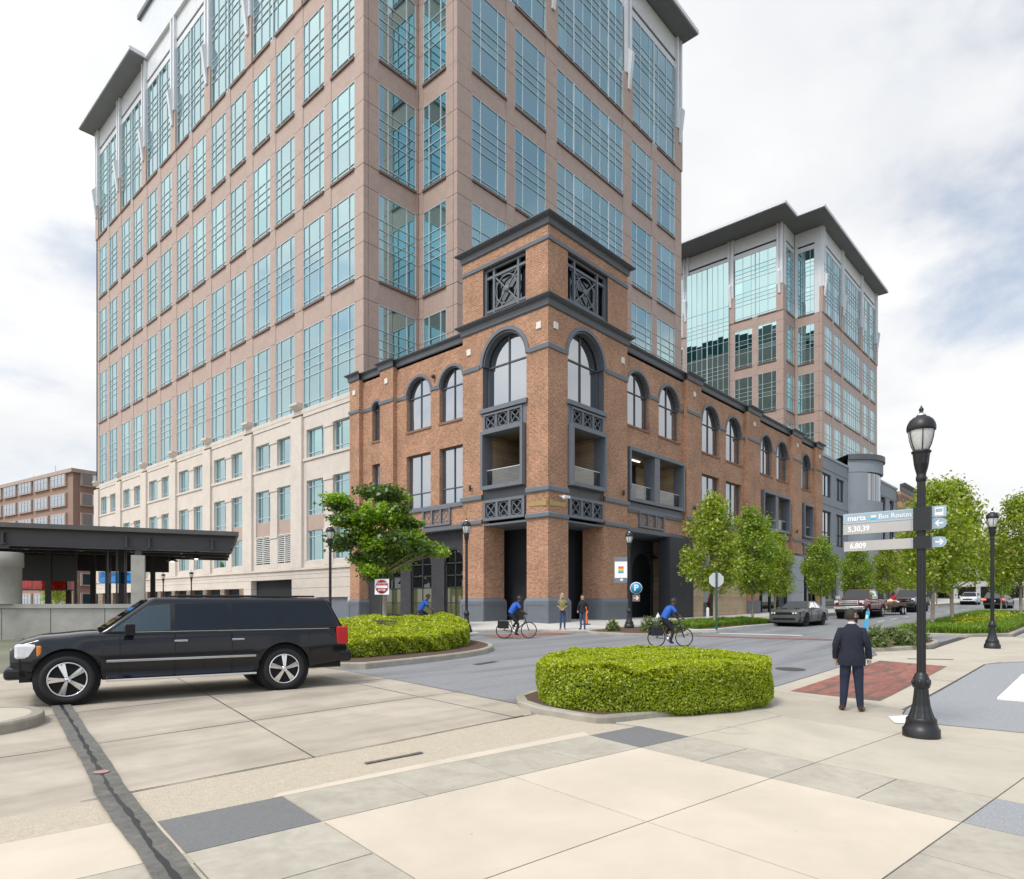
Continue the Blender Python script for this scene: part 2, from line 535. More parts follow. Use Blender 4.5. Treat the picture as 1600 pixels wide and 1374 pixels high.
    def build(s, name, mats, parent=None, org=None):
        """link as an object; vertices are given in the parent's frame unless the parent's world place is registered"""
        if org is None:
            org = WORLD.get(parent.name, (0,0,0)) if parent else (0,0,0)
        o = bpy.data.objects.new(name, s.mesh(name, mats, org))
        col.objects.link(o)
        if parent:
            o.parent = parent
            if parent.name in WORLD: WORLD[o.name] = WORLD[parent.name]
        return o
WORLD = {}
def tag(o, label=None, cat=None, group=None, kind=None):
    if label: o['label'] = label
    if cat: o['category'] = cat
    if group: o['group'] = group
    if kind: o['kind'] = kind
    return o
def thing(name, label, cat, loc=(0,0,0), rz=0.0, group=None, world=False):
    o = bpy.data.objects.new(name, None)
    o.empty_display_size = 0.3
    o.location = loc; o.rotation_euler = (0,0,rz)
    col.objects.link(o)
    if world: WORLD[o.name] = tuple(loc)
    return tag(o, label, cat, group)
def inst(me, name, parent, loc=(0,0,0), rot=(0,0,0), scale=(1,1,1)):
    o = bpy.data.objects.new(name, me)
    if parent and parent.name in WORLD:
        w = WORLD[parent.name]; loc = (loc[0]-w[0], loc[1]-w[1], loc[2]-w[2])
    o.location = loc; o.rotation_euler = rot; o.scale = scale
    col.objects.link(o); o.parent = parent
    return o
def copy_tree(o, parent=None):
    c = o.copy(); col.objects.link(c)
    if parent: c.parent = parent
    for ch in list(o.children): copy_tree(ch, c)
    return c
def bevel(o, w=0.01, seg=2):
    m = o.modifiers.new('bevel', 'BEVEL'); m.width = w; m.segments = seg; m.limit_method = 'ANGLE'; m.angle_limit = R(35)
    return o
def text_mesh(body, size, depth=0.002, bold=False, serif=False, space=1.0):
    cu = bpy.data.curves.new('lettering', 'FONT')
    cu.body = body; cu.size = size; cu.extrude = depth
    cu.align_x = 'CENTER'; cu.align_y = 'CENTER'; cu.space_character = space
    if bold: cu.offset = size*0.018
    ob = bpy.data.objects.new('lettering_tmp', cu); col.objects.link(ob)
    dg = bpy.context.evaluated_depsgraph_get()
    me = bpy.data.meshes.new_from_object(ob.evaluated_get(dg))
    bpy.data.objects.remove(ob); bpy.data.curves.remove(cu)
    return me

# ================================================================== terrain
GP = np.array([(13,3.5,0),(11,2.06,0),(3,3,0),(0,8,.05),(27.2,3.05,.40),(25.3,19.1,.56),(27.9,17.6,.61),(27,21.9,.85),(27,25.5,.85),(34.6,21.9,.93),(27,39.6,.2),(41.9,14.5,.64),(51,13.7,.94),(87,9.4,1.45),(118,15.5,2.0),(4.8,12.6,.26),(8,11,.26),(-10,10,.1),(8,40,.2),(0,-15,-.2),(40,-10,.5),(118,-10,1.9),(28,100,.2),(-20,60,.1),(118,30,2.2),(60,22,1.1)], float)
def _phi(r2): return np.where(r2 > 0, .5*r2*np.log(np.maximum(r2, 1e-9)), 0)
_n = len(GP)
_A = np.zeros((_n+3,_n+3))
_A[:_n,:_n] = _phi(((GP[:,None,:2]-GP[None,:,:2])**2).sum(-1)) + np.eye(_n)*25.0
_A[:_n,_n] = 1; _A[:_n,_n+1:] = GP[:,:2]; _A[_n,:_n] = 1; _A[_n+1:,:_n] = GP[:,:2].T
_W = np.linalg.solve(_A, np.r_[GP[:,2],0,0,0])
def Gv(x, y):
    x = np.asarray(x, float); y = np.asarray(y, float)
    xx = np.clip(x, -60, 150); yy = np.clip(y, -40, 130)
    d = (xx[...,None]-GP[:,0])**2 + (yy[...,None]-GP[:,1])**2
    return _phi(d) @ _W[:_n] + _W[_n] + _W[_n+1]*xx + _W[_n+2]*yy
def G(x, y): return float(Gv(np.array(x), np.array(y)))

def sheet(poly, off=0.0, step=1.5, skirt=0.0, mb=None, m=0):
    """a polygon in plan laid over the terrain, cut along a fixed grid so neighbouring sheets agree"""
    bm = bmesh.new()
    vs = [bm.verts.new((p[0], p[1], 0)) for p in poly]
    f = bm.faces.new(vs)
    f.normal_update()
    if f.normal.z < 0: f.normal_flip()
    xs = [p[0] for p in poly]; ys = [p[1] for p in poly]
    for k in range(math.ceil(min(xs)/step), math.floor(max(xs)/step)+1):
        bmesh.ops.bisect_plane(bm, geom=bm.verts[:]+bm.edges[:]+bm.faces[:], plane_co=(k*step,0,0), plane_no=(1,0,0), dist=1e-5)
    for k in range(math.ceil(min(ys)/step), math.floor(max(ys)/step)+1):
        bmesh.ops.bisect_plane(bm, geom=bm.verts[:]+bm.edges[:]+bm.faces[:], plane_co=(0,k*step,0), plane_no=(0,1,0), dist=1e-5)
    bm.verts.index_update()
    co = np.array([v.co[:] for v in bm.verts])
    z = Gv(co[:,0], co[:,1]) + off
    out = mb or MB()
    out.add(np.c_[co[:,:2], z].tolist(), [[v.index for v in f.verts] for f in bm.faces], m)
    if skirt > 0:
        for e in bm.edges:
            if len(e.link_faces) == 1:
                fa = e.link_faces[0]
                a, b = e.verts
                # keep winding opposite to the face so the skirt faces outwards
                for l in fa.loops:
                    if l.edge == e: a, b = l.vert, l.link_loop_next.vert
                A = (a.co.x, a.co.y, z[a.index]); B = (b.co.x, b.co.y, z[b.index])
                out.add([B, A, (A[0],A[1],A[2]-skirt), (B[0],B[1],B[2]-skirt)], [(0,1,2,3)], m)
    bm.free()
    return out
def struct(name, mb, mats, label=None):
    o = mb.build(name, mats)
    tag(o, label, None, None, 'structure')
    return o
def arc(cx, cy, r, a0, a1, n=8):
    return [(cx + r*math.cos(R(a0+(a1-a0)*i/n)), cy + r*math.sin(R(a0+(a1-a0)*i/n))) for i in range(n+1)]
def smooth_closed(pts, it=2):
    for _ in range(it):
        q = []
        for i in range(len(pts)):
            a, b = pts[i], pts[(i+1) % len(pts)]
            q.append((a[0]*.75+b[0]*.25, a[1]*.75+b[1]*.25)); q.append((a[0]*.25+b[0]*.75, a[1]*.25+b[1]*.75))
        pts = q
    return pts
def inset(pts, d):
    n = len(pts); out = []
    ar = sum(pts[i][0]*pts[(i+1)%n][1]-pts[(i+1)%n][0]*pts[i][1] for i in range(n))
    sg = 1 if ar > 0 else -1
    for i in range(n):
        a, b, c = Vector(pts[i-1]), Vector(pts[i]), Vector(pts[(i+1)%n])
        e1 = (b-a).normalized(); e2 = (c-b).normalized()
        n1 = Vector((-e1.y, e1.x))*sg; n2 = Vector((-e2.y, e2.x))*sg
        bi = (n1+n2)
        k = 1/max(0.5, 1+n1.dot(n2))
        p = b + bi*d*k
        out.append((p.x, p.y))
    return out
def kerb_ring(name, poly, parent=None, h=0.14, w=0.16, mat=None, closed=True, batter=0.02):
    """kerb stone line following a path: upright face, rounded shoulder, flat top"""
    mb = MB()
    n = len(poly)
    inn = inset(poly, w) if closed else None
    outr = poly; sh = inset(poly, batter) if closed else None
    P = []
    for i in range(n):
        g = G(*outr[i])
        P.append([(outr[i][0], outr[i][1], g-0.05), (outr[i][0], outr[i][1], g+h-0.03), (sh[i][0], sh[i][1], g+h), (inn[i][0], inn[i][1], g+h), (inn[i][0], inn[i][1], g-0.05)])
    vs = [p for r in P for p in r]
    fs = []
    for i in range(n if closed else n-1):
        j = (i+1) % n
        for k in range(4):
            fs.append((i*5+k, j*5+k, j*5+k+1, i*5+k+1))
    mb.add(vs, fs)
    o = mb.build(name, mat or KERB, parent)
    return o
def dense(pts, d=1.0, closed=True):
    out = []
    n = len(pts)
    for i in range(n if closed else n-1):
        a, b = Vector(pts[i]), Vector(pts[(i+1)%n])
        k = max(1, int((b-a).length/d))
        out += [tuple(a.lerp(b, t/k)) for t in range(k)]
    if not closed: out.append(tuple(pts[-1]))
    return out

# ------------------------------------------------------------------ base ground to the horizon
mb = MB()
gx = [-1500,-700,-300,-150,-90] + list(range(-60,151,6)) + [190,260,400,800,1800]
gy = [-1500,-700,-300,-150,-80] + list(range(-40,131,6)) + [170,240,400,800,1800]
vv = [(x, y, G(x,y)-0.06) for y in gy for x in gx]
ff = [(j*len(gx)+i, j*len(gx)+i+1, (j+1)*len(gx)+i+1, (j+1)*len(gx)+i) for j in range(len(gy)-1) for i in range(len(gx)-1)]
mb.add(vv, ff)
struct('ground', mb, SOIL)
# asphalt: the junction, the street running away on the right and the one behind the left hedge
struct('road', sheet([(8.5,5.0),(150,5.0),(150,16.6),(30,16.6),(27,24),(24,130),(6,130),(8.5,60)], 0.0, 3.0), ASPHALT)
# concrete roadway crossing in front, with sawn joints
struct('concrete_road', sheet([(-60,7.05),(8.3,7.08),(8.85,7.7),(9.15,12.2),(9.2,13.7),(9.0,19),(-60,19)], 0.006, 1.5), CONCRETE)
jm = MB()
def strip(mb, pts, w, off, m=0, jit=0.0):
    """thin ribbon on the terrain along a path"""
    L_, R_ = [], []
    for i, p in enumerate(pts):
        a = Vector(pts[max(i-1,0)]); b = Vector(pts[min(i+1,len(pts)-1)])
        d = (b-a).normalized(); nn = Vector((-d.y, d.x))
        ww = w*(1+random.uniform(-jit, jit))/2
        q = Vector(p) + nn*random.uniform(-jit,jit)*w*0.3
        l = q+nn*ww; r = q-nn*ww
        L_.append((l.x,l.y,G(l.x,l.y)+off)); R_.append((r.x,r.y,G(r.x,r.y)+off))
    for i in range(len(pts)-1):
        mb.quad(R_[i], R_[i+1], L_[i+1], L_[i], m)
for a, b in (((-40,10.1),(9.05,9.55)),((-40,12.9),(9.1,12.0)),((0.6,7.1),(0.9,19)),((4.3,7.08),(6.6,19)),((7.9,7.08),(8.2,13.5)),((-4,7.05),(-3,19))):
    strip(jm, dense([a,b],0.8,False), 0.016, 0.0105, 0, 0.4)
o = jm.build('sawn_joints', JOINT); tag(o, None, None, None, 'structure')
# exposed aggregate band between roadway and plaza
struct('aggregate_band', sheet([(-40,5.0),(2.0,5.0),(8.75,5.3),(8.6,5.98),(8.35,7.04),(2.3,7.2),(-40,7.06)], 0.006, 1.5), AGGREGATE)

# ------------------------------------------------------------------ plaza of slabs (2 x 2 cream fields with half-width borders)
O0 = Vector((5.14,3.06)); E1 = Vector((2.20,-0.245)); E2 = Vector((0.235,1.79))
def cell(i, j): 
    p = O0 + E1*i + E2*j
    return (p.x, p.y)
plaza = struct('pavement', sheet([(-40,-25),(60,-25),(60,5.5),(12.9,5.5),(11.6,4.5),(8.6,5.85),(2.3,6.12),(-40,6.1)], -0.012, 3.0), JOINT)
def slab(i0, i1, j0, j1, mt, gap=0.007, off=0.012, poly=None):
    p = poly or [cell(i0,j0), cell(i1,j0), cell(i1,j1), cell(i0,j1)]
    p = inset(p, gap)
    o = sheet(p, off, 1.5, skirt=0.02).build('slab', mt, plaza)
    return o
for i in (-1,0):
    for j in (-1,0):
        slab(i,i+1,j,j+1,CREAM)
for k in (-1,-.5,0,.5):
    slab(k,k+.5,1,1.5,GREYSLAB)
    slab(1,1.5,k,k+.5,GREYSLAB)
    slab(k,k+.5,-1.5,-1,GREYSLAB)
slab(1,1.5,1,1.5,DARKSLAB); slab(-1.5,-1,1,1.5,DARKSLAB); slab(1,1.5,-1.5,-1,DRIVE)
for j0,j1 in ((-1,-.5),(-.5,0),(0,.5),(.5,1)): slab(-1.5,-1,j0,j1,GREYSLAB)
slab(1,1.5,-2.2,-1.5,GREYSLAB)
# pinkish edging strip along the aggregate band
slab(0,0,0,0,CREAM,0.004,poly=[cell(-1.05,1.5),cell(.0,1.5),cell(1.0,1.5),cell(1.05,1.62),cell(0,1.60),cell(-1.0,1.56)])
# left of the drain
slab(-2.5,-1.5,1.0,1.62,CREAM); slab(-2.5,-1.5,.45,1.0,GREYSLAB); slab(-2.5,-1.5,-.6,.45,CREAM)
slab(-3.6,-2.5,1.0,1.62,CREAM); slab(-3.6,-2.5,.45,1.0,GREYSLAB); slab(-3.6,-2.5,-.6,.45,CREAM)
# wide plain slabs towards the lamp post and the right
for (i0,i1,j0,j1) in ((1.5,2.72,0,1.0),(1.5,2.72,-1.0,0),(2.72,3.9,-1.0,0),(1.5,2.72,-2.2,-1.0),(2.72,3.9,-2.2,-1.0)):
    if (i0,j0) == (1.5,-1.0) or (i0,j0) == (1.5,-2.2): pass
    slab(i0,i1,j0,j1,SIDEWALK)
slab(0,0,0,0,SIDEWALK,poly=[cell(1.5,1.0),cell(2.72,1.0),(11.9,5.3),(9.2,6.1),(8.72,5.75),cell(1.5,1.5)])
slab(0,0,0,0,SIDEWALK,poly=[cell(2.72,0),cell(2.72,1.0),(11.9,5.3),(12.95,5.8),(14.05,5.5),(13.6,2.95),(13.1,2.2)])
# strip walk along the drive, brick panel set into it, then the lane on the right
struct('sidewalk_strip', sheet([(13.55,2.85),(14.05,5.5),(23.2,5.55),(24.3,5.9),(26.4,4.6),(34.2,4.6),(35.5,3.2),(60,3.2),(60,1.4),(30,1.2),(24.6,1.2),(23.3,2.45),(22.4,2.72)], 0.018, 1.5, skirt=0.03), SIDEWALK)
struct('brick_crossing', sheet([(14.2,3.36),(21.25,3.40),(21.6,5.12),(14.25,5.06)], 0.024, 1.5), BRICKPAVE)
struct('service_lane', sheet([(12.3,2.55),(13.5,2.82),(22.4,2.68),(23.25,2.4),(24.5,1.15),(26,-1),(27,-9),(14,-9),(12.9,-4),(12.6,-.5),(12.45,1.4)], 0.020, 1.5), DRIVE)
lm = MB()
strip(lm, dense([(13.0,2.72),(13.6,2.80),(22.4,2.68),(24.0,1.7)],.6,False), 0.02, 0.026, 0, 0.3)
strip(lm, dense([(14.0,5.52),(23.2,5.57)],.6,False), 0.03, 0.026, 0, 0.3)
strip(lm, dense([(9.2,13.62),(9.1,12.15),(8.82,7.75)],.6,False), 0.02, 0.012, 0, 0.3)
strip(lm, dense([(1.9,7.17),(5.3,7.05),(8.1,7.1)],.3,False), 0.018, 0.016, 0, 0.5)
strip(lm, dense([(18.2,3.2),(18.2,2.7)],.6,False), 0.02, 0.026)
o = lm.build('edge_cracks', JOINT); tag(o, None, None, None, 'structure')
# white painted mark at the foot of the lane and a slot drain in the walk
pm_ = sheet([(11.98,2.62),(12.55,2.85),(12.95,2.62),(12.75,2.25),(12.25,2.12)], 0.023, 1.5); struct('painted_mark', pm_, ROADPAINT)
sl = MB(); strip(sl, dense([(22.6,4.62),(23.2,3.55)],.4,False), 0.16, 0.023); struct('slot_drain', sl, IRON)
sl = MB(); strip(sl, dense([(4.55,6.42),(5.35,6.35)],.3,False), 0.07, 0.020, 0, .3); struct('slot_patch', sl, PATCH)
# tarred trench across the roadway
tp = [(3.17,13.05),(2.75,10.6),(2.42,8.5),(2.2,7.33),(2.05,6.3),(1.95,5.5),(1.85,4.85),(1.7,3.8)]
tm = MB(); strip(tm, dense(tp,.25,False), 0.265, 0.030, 0, 0.05); struct('trench_patch', tm, PATCH)
tm = MB(); strip(tm, dense([(x+.02*math.sin(i*2.1),y) for i,(x,y) in enumerate(tp)],.12,False), 0.035, 0.035, 0, 0.7)
struct('trench_seal', tm, TAR)
# manhole covers
def manhole(x, y, r, off, nm='manhole_cover', mt=None, ell=1.0):
    m_ = MB()
    pts = [(x+r*math.cos(a*math.pi/12), y+r*math.sin(a*math.pi/12)) for a in range(24)]
    sheet(pts, off, 1.5, mb=m_)
    o = m_.build(nm, mt or IRON); tag(o, None, None, None, 'structure'); return o
manhole(18.1,6.43,.38,.010); manhole(2.33,8.05,.075,.040,'survey_cover',PINKC)
rg = MB(); strip(rg, dense(arc(9.55,4.25,.26,0,360,24),.1,False), .02, .016); struct('utility_ring', rg, PALEWALK)
sh_ = MB(); strip(sh_, [(12.6,12.75),(13.6,12.95)], .22, .008); struct('drain_grate', sh_, IRON)

# crossings and paint on the asphalt
struct('brick_crosswalk', sheet([(20.2,19.0),(24.35,18.2),(24.7,19.3),(20.6,20.5)], 0.010, 1.5), BRICKPAVE)
struct('brick_crosswalk', sheet([(27.0,13.9),(27.6,13.9),(29.6,7.8),(28.7,7.8)], 0.010, 1.5), BRICKPAVE)
struct('stop_line', sheet([(29.3,13.7),(29.65,13.75),(30.9,10.4),(30.5,10.35)], 0.010, 1.5), ROADPAINT)
struct('stop_line', sheet([(17.8,22.4),(21.6,21.6),(21.75,22.1),(17.95,22.9)], 0.010, 1.5), ROADPAINT)
for x in (47,50.5,54,62,70,78): struct('lane_dash', sheet([(x,11.2),(x+1.6,11.2),(x+1.6,11.32),(x,11.32)], 0.010, 1.5), ROADPAINT)
for x in (58,66,74): struct('lane_dash', sheet([(x,8.9),(x+1.4,8.9),(x+1.4,9.02),(x,9.02)], 0.010, 1.5), ROADPAINT)

# ------------------------------------------------------------------ sidewalks and planted islands, each with its kerb
def raised(name, poly, topmat, h=0.13, kerb=True, label=None, kmat=None):
    p = dense(poly, 0.9)
    o = struct(name, sheet(inset(p, 0.155) if kerb else p, h-0.004, 1.5), topmat)
    if kerb: kerb_ring('kerb', p, o, h, mat=kmat)
    return o
corner_walk = raised('sidewalk', [(150,17.4),(150,24),(31,24),(30.0,28),(30,101),(24,101),(22.6,45),(19.4,40),(18.2,27.5),(18.4,25),(19.6,23.2),(22.0,21.6),(23.9,19.9),(24.6,18.5),(25.3,18.0),(28.6,18.2),(29.2,17.6),(40.5,17.4)], PALEWALK)
raised('planting_island', smooth_closed([(24.75,18.25),(25.0,16.3),(26.0,14.2),(27.2,14.0),(28.9,15.4),(29.5,16.6),(28.6,18.0),(26.5,18.4)],1), MULCH)
walk2 = raised('sidewalk', [(28.0,14.4),(28.7,14.2),(29.1,15.3),(29.6,16.7),(29.6,17.3),(29.0,17.3),(28.5,15.6)], SIDEWALK, 0.10)
raised('planting_bed', [(29.2,14.75),(30.2,14.2),(38.8,14.5),(39.2,15.1),(40.2,17.2),(30.1,17.2),(29.6,16.2)], MULCH, 0.15, kmat=PALEWALK)
raised('planting_bed', [(64,15.2),(75,15.2),(77,17.2),(62,17.2)], MULCH, 0.15)
raised('planting_bed', [(92,15.6),(110,15.8),(112,17.2),(90,17.2)], MULCH, 0.15)
hedge_isl = raised('hedge_island', dense(smooth_closed([(8.85,13.75),(11.4,13.9),(14.3,14.4),(16.2,15.4),(17.3,17.0),(17.6,19.2),(16.6,21.0),(12.5,21.0),(8.85,20.5)],2),.6), MULCH, 0.16)
raised('hedge_island', dense(smooth_closed([(8.42,7.45),(8.40,5.98),(8.66,5.76),(9.9,5.45),(11.6,4.95),(12.9,5.0),(13.3,5.8),(13.0,7.6),(11.5,8.4),(9.2,8.3)],1),.5), MULCH, 0.12)
raised('shrub_island', smooth_closed([(23.6,6.6),(24.3,5.75),(26.6,4.7),(29.6,4.9),(30.2,6.2),(28.5,7.4),(25.2,7.5)],1), MULCH, 0.15)
raised('planting_bed', [(33.6,7.9),(34.2,4.75),(36.0,3.35),(62,3.3),(62,8.1)], MULCH, 0.14)
raised('traffic_island', smooth_closed([(2.75,12.0),(2.5,11.25),(1.6,10.9),(-8,10.6),(-8,12.9),(1.7,12.75),(2.45,12.6)],2), SIDEWALK, 0.16)
struct('paver_walk', sheet([(35.5,3.2),(60,3.1),(60,.6),(33,.6)], 0.028, 1.5), GREYPAVER)
# timber-edged white board lying on the lane
bd = sheet([(15.9,1.72),(20.3,1.70),(20.3,-1.2),(15.9,-1.2)], 0.06, 1.5, skirt=0.05)
tag(bd.build('ramp_board', ROADPAINT), 'flat white board lying on the grey lane at the right edge', 'board')
# ================================================================== facade helpers
class Face:
    """a wall plane: 'L' faces -X (u = Y), 'R' faces -Y (u = X); o = distance out from the plane"""
    def __init__(s, ax, plane): s.ax = ax; s.p = plane
    def P(s, u, o, z): return (s.p-o, u, z) if s.ax == 'L' else (u, s.p-o, z)
    def box(s, mb, u0, u1, o0, o1, z0, z1, m=0):
        a = s.P(u0,o0,z0); b = s.P(u1,o1,z1)
        mb.box(a[0],b[0],a[1],b[1],a[2],b[2],m)
    def quad(s, mb, pts, m=0):
        """pts as (u,o,z), counter-clockwise seen from outside with u to the right on an R face"""
        q = [s.P(*p) for p in pts]
        if s.ax == 'L': q = q[::-1]
        mb.poly(q, m)
    @property
    def rz(s): return R(-90) if s.ax == 'L' else 0.0
_pm = MB(); _pm.quad((-.5,0,-.5),(.5,0,-.5),(.5,0,.5),(-.5,0,.5))
PANES = {}
def pane_mesh(mt):
    if mt.name not in PANES: PANES[mt.name] = _pm.mesh('pane', mt)
    return PANES[mt.name]
MUN = {}
def muntin_mesh(w, h, cols, rows, t=0.042, d=0.07, mt=None, heavy=()):
    key = (round(w,2), round(h,2), tuple(cols), tuple(rows), t, mt.name, tuple(heavy))
    if key not in MUN:
        mb = MB()
        for c in [0]+list(cols)+[1]:
            x = -w/2 + c*w
            tt = t*2.6 if c in heavy else t
            x = min(max(x, -w/2+tt/2), w/2-tt/2)
            mb.box(x-tt/2, x+tt/2, -d*(1.6 if c in heavy else 1), 0.03, 0, h)
        for r in [0]+list(rows)+[h]:
            z = min(max(r, t/2), h-t/2)
            mb.box(-w/2, w/2, -d*0.9, 0.028, z-t/2, z+t/2)
        MUN[key] = mb.mesh('muntins', mt)
    return MUN[key]
def window_grid(parent, face, u0, u1, z0, z1, rec, cols, rows, glass, mun, bulk=None, heavy=(), t=0.042, tilt=0.16):
    """one window: the muntin grid is the part, its panes are sub-parts (or go into `bulk`)"""
    w = u1-u0; h = z1-z0; uc = (u0+u1)/2
    win = inst(muntin_mesh(w, h, cols, rows, t, mt=mun, heavy=heavy), 'window', parent, face.P(uc, -rec+0.03, z0), (0,0,face.rz))
    cs = [0]+list(cols)+[1]; rs = [0]+list(rows)+[h]
    sg = -1 if face.ax == 'L' else 1
    wv = random.random()
    for a, b in zip(cs, cs[1:]):
        for p, q in zip(rs, rs[1:]):
            tx, tz = R(random.gauss(0,tilt)), R(random.gauss(0,tilt))
            x = -w/2 + (a+b)/2*w
            gi = 1 if (wv < .16 and p > .3*h) or random.random() < .05 else (2 if random.random() < .16 else 0)
            if bulk is None:
                o = bpy.data.objects.new('pane', pane_mesh((glass, TGLASS2, TGLASS3)[gi] if glass is TGLASS else glass))
                o.location = (x, 0.0, (p+q)/2); o.rotation_euler = (tx, 0, tz); o.scale = ((b-a)*w, 1, q-p)
                col.objects.link(o); o.parent = win
            else:
                M4 = Matrix.Translation(face.P(uc + sg*x, -rec+0.03, z0+(p+q)/2)) @ Matrix.Rotation(face.rz,4,'Z') @ Euler((tx,0,tz)).to_matrix().to_4x4()
                hw, hh = (b-a)*w/2, (q-p)/2
                bulk.quad(*[M4 @ Vector(c) for c in ((-hw,0,-hh),(hw,0,-hh),(hw,0,hh),(-hw,0,hh))], m=gi)
    return win

# ================================================================== the two office towers
ROWS = (0.42, 2.5, 3.18, 3.87, 4.6)
TROWS = (0.42, 2.5, 3.18, 3.87, 4.6, 6.6, 7.28, 7.97, 8.7)
SILLS = (17.62, 25.80, 33.98, 42.12, 50.22)
WINH = 6.45
C3 = (0.25, 0.75)
def office_tower(name, label, dx, yE, left_end, podium, piece_budget, glassbay=False):
    xL, yR, xN, yN, xE = 28.5+dx, 36.0, 33.65+dx, 40.35, 67.85+dx
    t = thing(name, label, 'tower', (xL, yR, 0.2), world=True)
    FL, FR_ = Face('L', xL), Face('R', yR)
    FNa, FNb = Face('R', yN), Face('L', xN)     # the two walls of the re-entrant corner
    base = 17.3 if podium else 6.0
    core = MB()
    core.box(xL+.42, xE-.42, yN+.42, yE-.42, 0.1, 66.0)
    core.box(xN+.42, xE-.42, yR+.42, yN+.42, 0.1, 66.0)
    core.build('core', CORE, t)
    # end and rear walls of plain granite
    w = MB()
    w.box(xE-.42, xE, yR+.41, yE, base, 62); w.box(xL, xE-.43, yE-.42, yE, base, 62)
    w.build('rear_wall', GRANITE, t)
    wins = []       # (face,u0,u1,z0,z1,cols,rows,heavy)
    pl = [(41.50+8.44*i, 41.50+8.44*i+3.08, 41.50+8.44*i+4.04, 41.50+8.44*i+7.12) for i in range(7)]
    pl = [b for b in pl if b[3] < yE+0.5]
    lw = [w_ for b in pl for w_ in ((b[0],b[1]),(b[2],b[3]))]
    rw = [(35.2+dx,39.0+dx),(40.05+dx,43.95+dx),(45.5+dx,55.9+dx),(57.55+dx,61.4+dx),(62.5+dx,66.3+dx)]
    naw = [(xL+1.35, xN-.28)]
    nbw = [(37.2, yN-.5)]
    lowz = SILLS[0]
    def face_run(F, ws, ua, ub, cap0, cap1, panel, far=1e9):
        edges = [ua]+[x for p in ws for x in p]+[ub]
        piers = [(edges[i], edges[i+1]) for i in range(0, len(edges), 2)]
        for si, s in enumerate(SILLS[:-1]):
            for (a, b) in piers:
                segs = (0,2.5,4.6,6.55,8.16) if b < far else (0,6.55,8.16)
                for p, q in zip(segs, segs[1:]):
                    mb = MB(); F.box(mb, a+.012, b-.012, -.40, 0, s+p+.018-.1, s+q-.018-.1); mb.build('pier_panel', GRANITE, t)
            for (a, b) in ws:
                mb = MB(); F.box(mb, a-.01, b+.01, -.40, -.035, s+WINH, s+8.16-.12); mb.build('spandrel', GRANITE, t)
                sm = MB(); F.box(sm, a, b, -.25, .10, s+8.16-.15, s+8.16+.02); sm.build('sill', SILLM, t)
    face_run(FL, lw, xL*0+yN, yE, 0, 0, None, 74)
    face_run(FR_, rw, xN, xE, 0, 0, None)
    face_run(FNa, naw, xL+.42, xN, 0, 0, None)
    face_run(FNb, nbw, yR+.42, yN, 0, 0, None)
    for s in SILLS[:-1]:
        for i, (a, b) in enumerate(lw):
            if glassbay and i in (2, 3): continue
            wins.append((FL, a, b, s, s+WINH, C3, ROWS, ()))
        for i, (a, b) in enumerate(rw):
            wide = i == 2
            wins.append((FR_, a, b, s, s+WINH, (0.115,0.235,0.37,0.5,0.63,0.765,0.885) if wide else C3, ROWS, (0.235,0.765) if wide else ()))
        wins.append((FNa, naw[0][0], naw[0][1], s, s+WINH, C3, ROWS, ()))
        wins.append((FNb, nbw[0][0], nbw[0][1], s, s+WINH, C3, ROWS, ()))
    # ---- crown: tall glazing, stub piers with slanted blades, twin white tubes, fascia, canopy
    zs = SILLS[-1]; ztop = 61.0
    crown = [(FL, b[0], b[3], (0.20,0.40,0.5,0.60,0.80)) for b in pl]
    crown += [(FR_, rw[0][0], rw[1][1], (0.2,0.4,0.5,0.6,0.8)), (FR_, rw[2][0], rw[2][1], (0.115,0.235,0.37,0.5,0.63,0.765,0.885)), (FR_, rw[3][0], rw[4][1], (0.2,0.4,0.5,0.6,0.8))]
    crown += [(FNa, naw[0][0], naw[0][1], C3), (FNb, nbw[0][0], nbw[0][1], C3)]
    for F, a, b, cs in crown:
        hv = (0.5,) if 0.5 in cs and len(cs) == 5 else ((0.235,0.765) if len(cs) == 7 else ())
        wins.append((F, a, b, zs, ztop, cs, TROWS, hv))
        fm = MB(); F.box(fm, a-.3, b+.3, -.38, -.1, ztop, ztop+.75); fm.build('transom', WHITEMETAL, t)
        fm = MB(); F.box(fm, a-.3, b+.3, -.38, -.22, ztop+.75, ztop+1.05); fm.build('shadow_gap', CORE, t)
        n = max(1, round((b-a+.6)/2.4)); ww = (b-a+.6)/n
        for k in range(n):
            fm = MB(); F.box(fm, a-.3+k*ww+.01, a-.3+(k+1)*ww-.01, -.38, -.06, ztop+1.05, 64.35); fm.build('fascia_panel', WHITEMETAL, t)
    def stub(F, a, b, blades=(0,)):
        mb = MB(); F.box(mb, a+.012, b-.012, -.40, .14, zs-.08, 54.4); mb.build('stub_pier', GRANITE, t)
        uc = (a+b)/2; wd = min(.36, (b-a)*.28)
        mb = MB()
        for s in (-1, 1):
            F.box(mb, uc+s*wd-.17, uc+s*wd+.17, -.12, .24, 54.4, 64.4)
        F.box(mb, uc-wd+.17, uc+wd-.17, -.2, .02, 54.4, 64.4)
        mb.build('column', WHITEMETAL, t)
        # slanted blade strapped to the pier
        mb = MB()
        pts = [F.P(uc-.2,.16,52.9), F.P(uc-.2,.30,52.9), F.P(uc-.2,.75,56.3), F.P(uc-.2,.25,56.9)]
        v = Vector(F.P(uc+.2,0,0))-Vector(F.P(uc-.2,0,0))
        mb.prism(pts, v); mb.build('blade', WHITEMETAL, t)
    ed = [yN]+[x for b in pl for x in (b[0], b[3])]+[yE]
    for i in range(0, len(ed), 2): stub(FL, ed[i], ed[i+1])
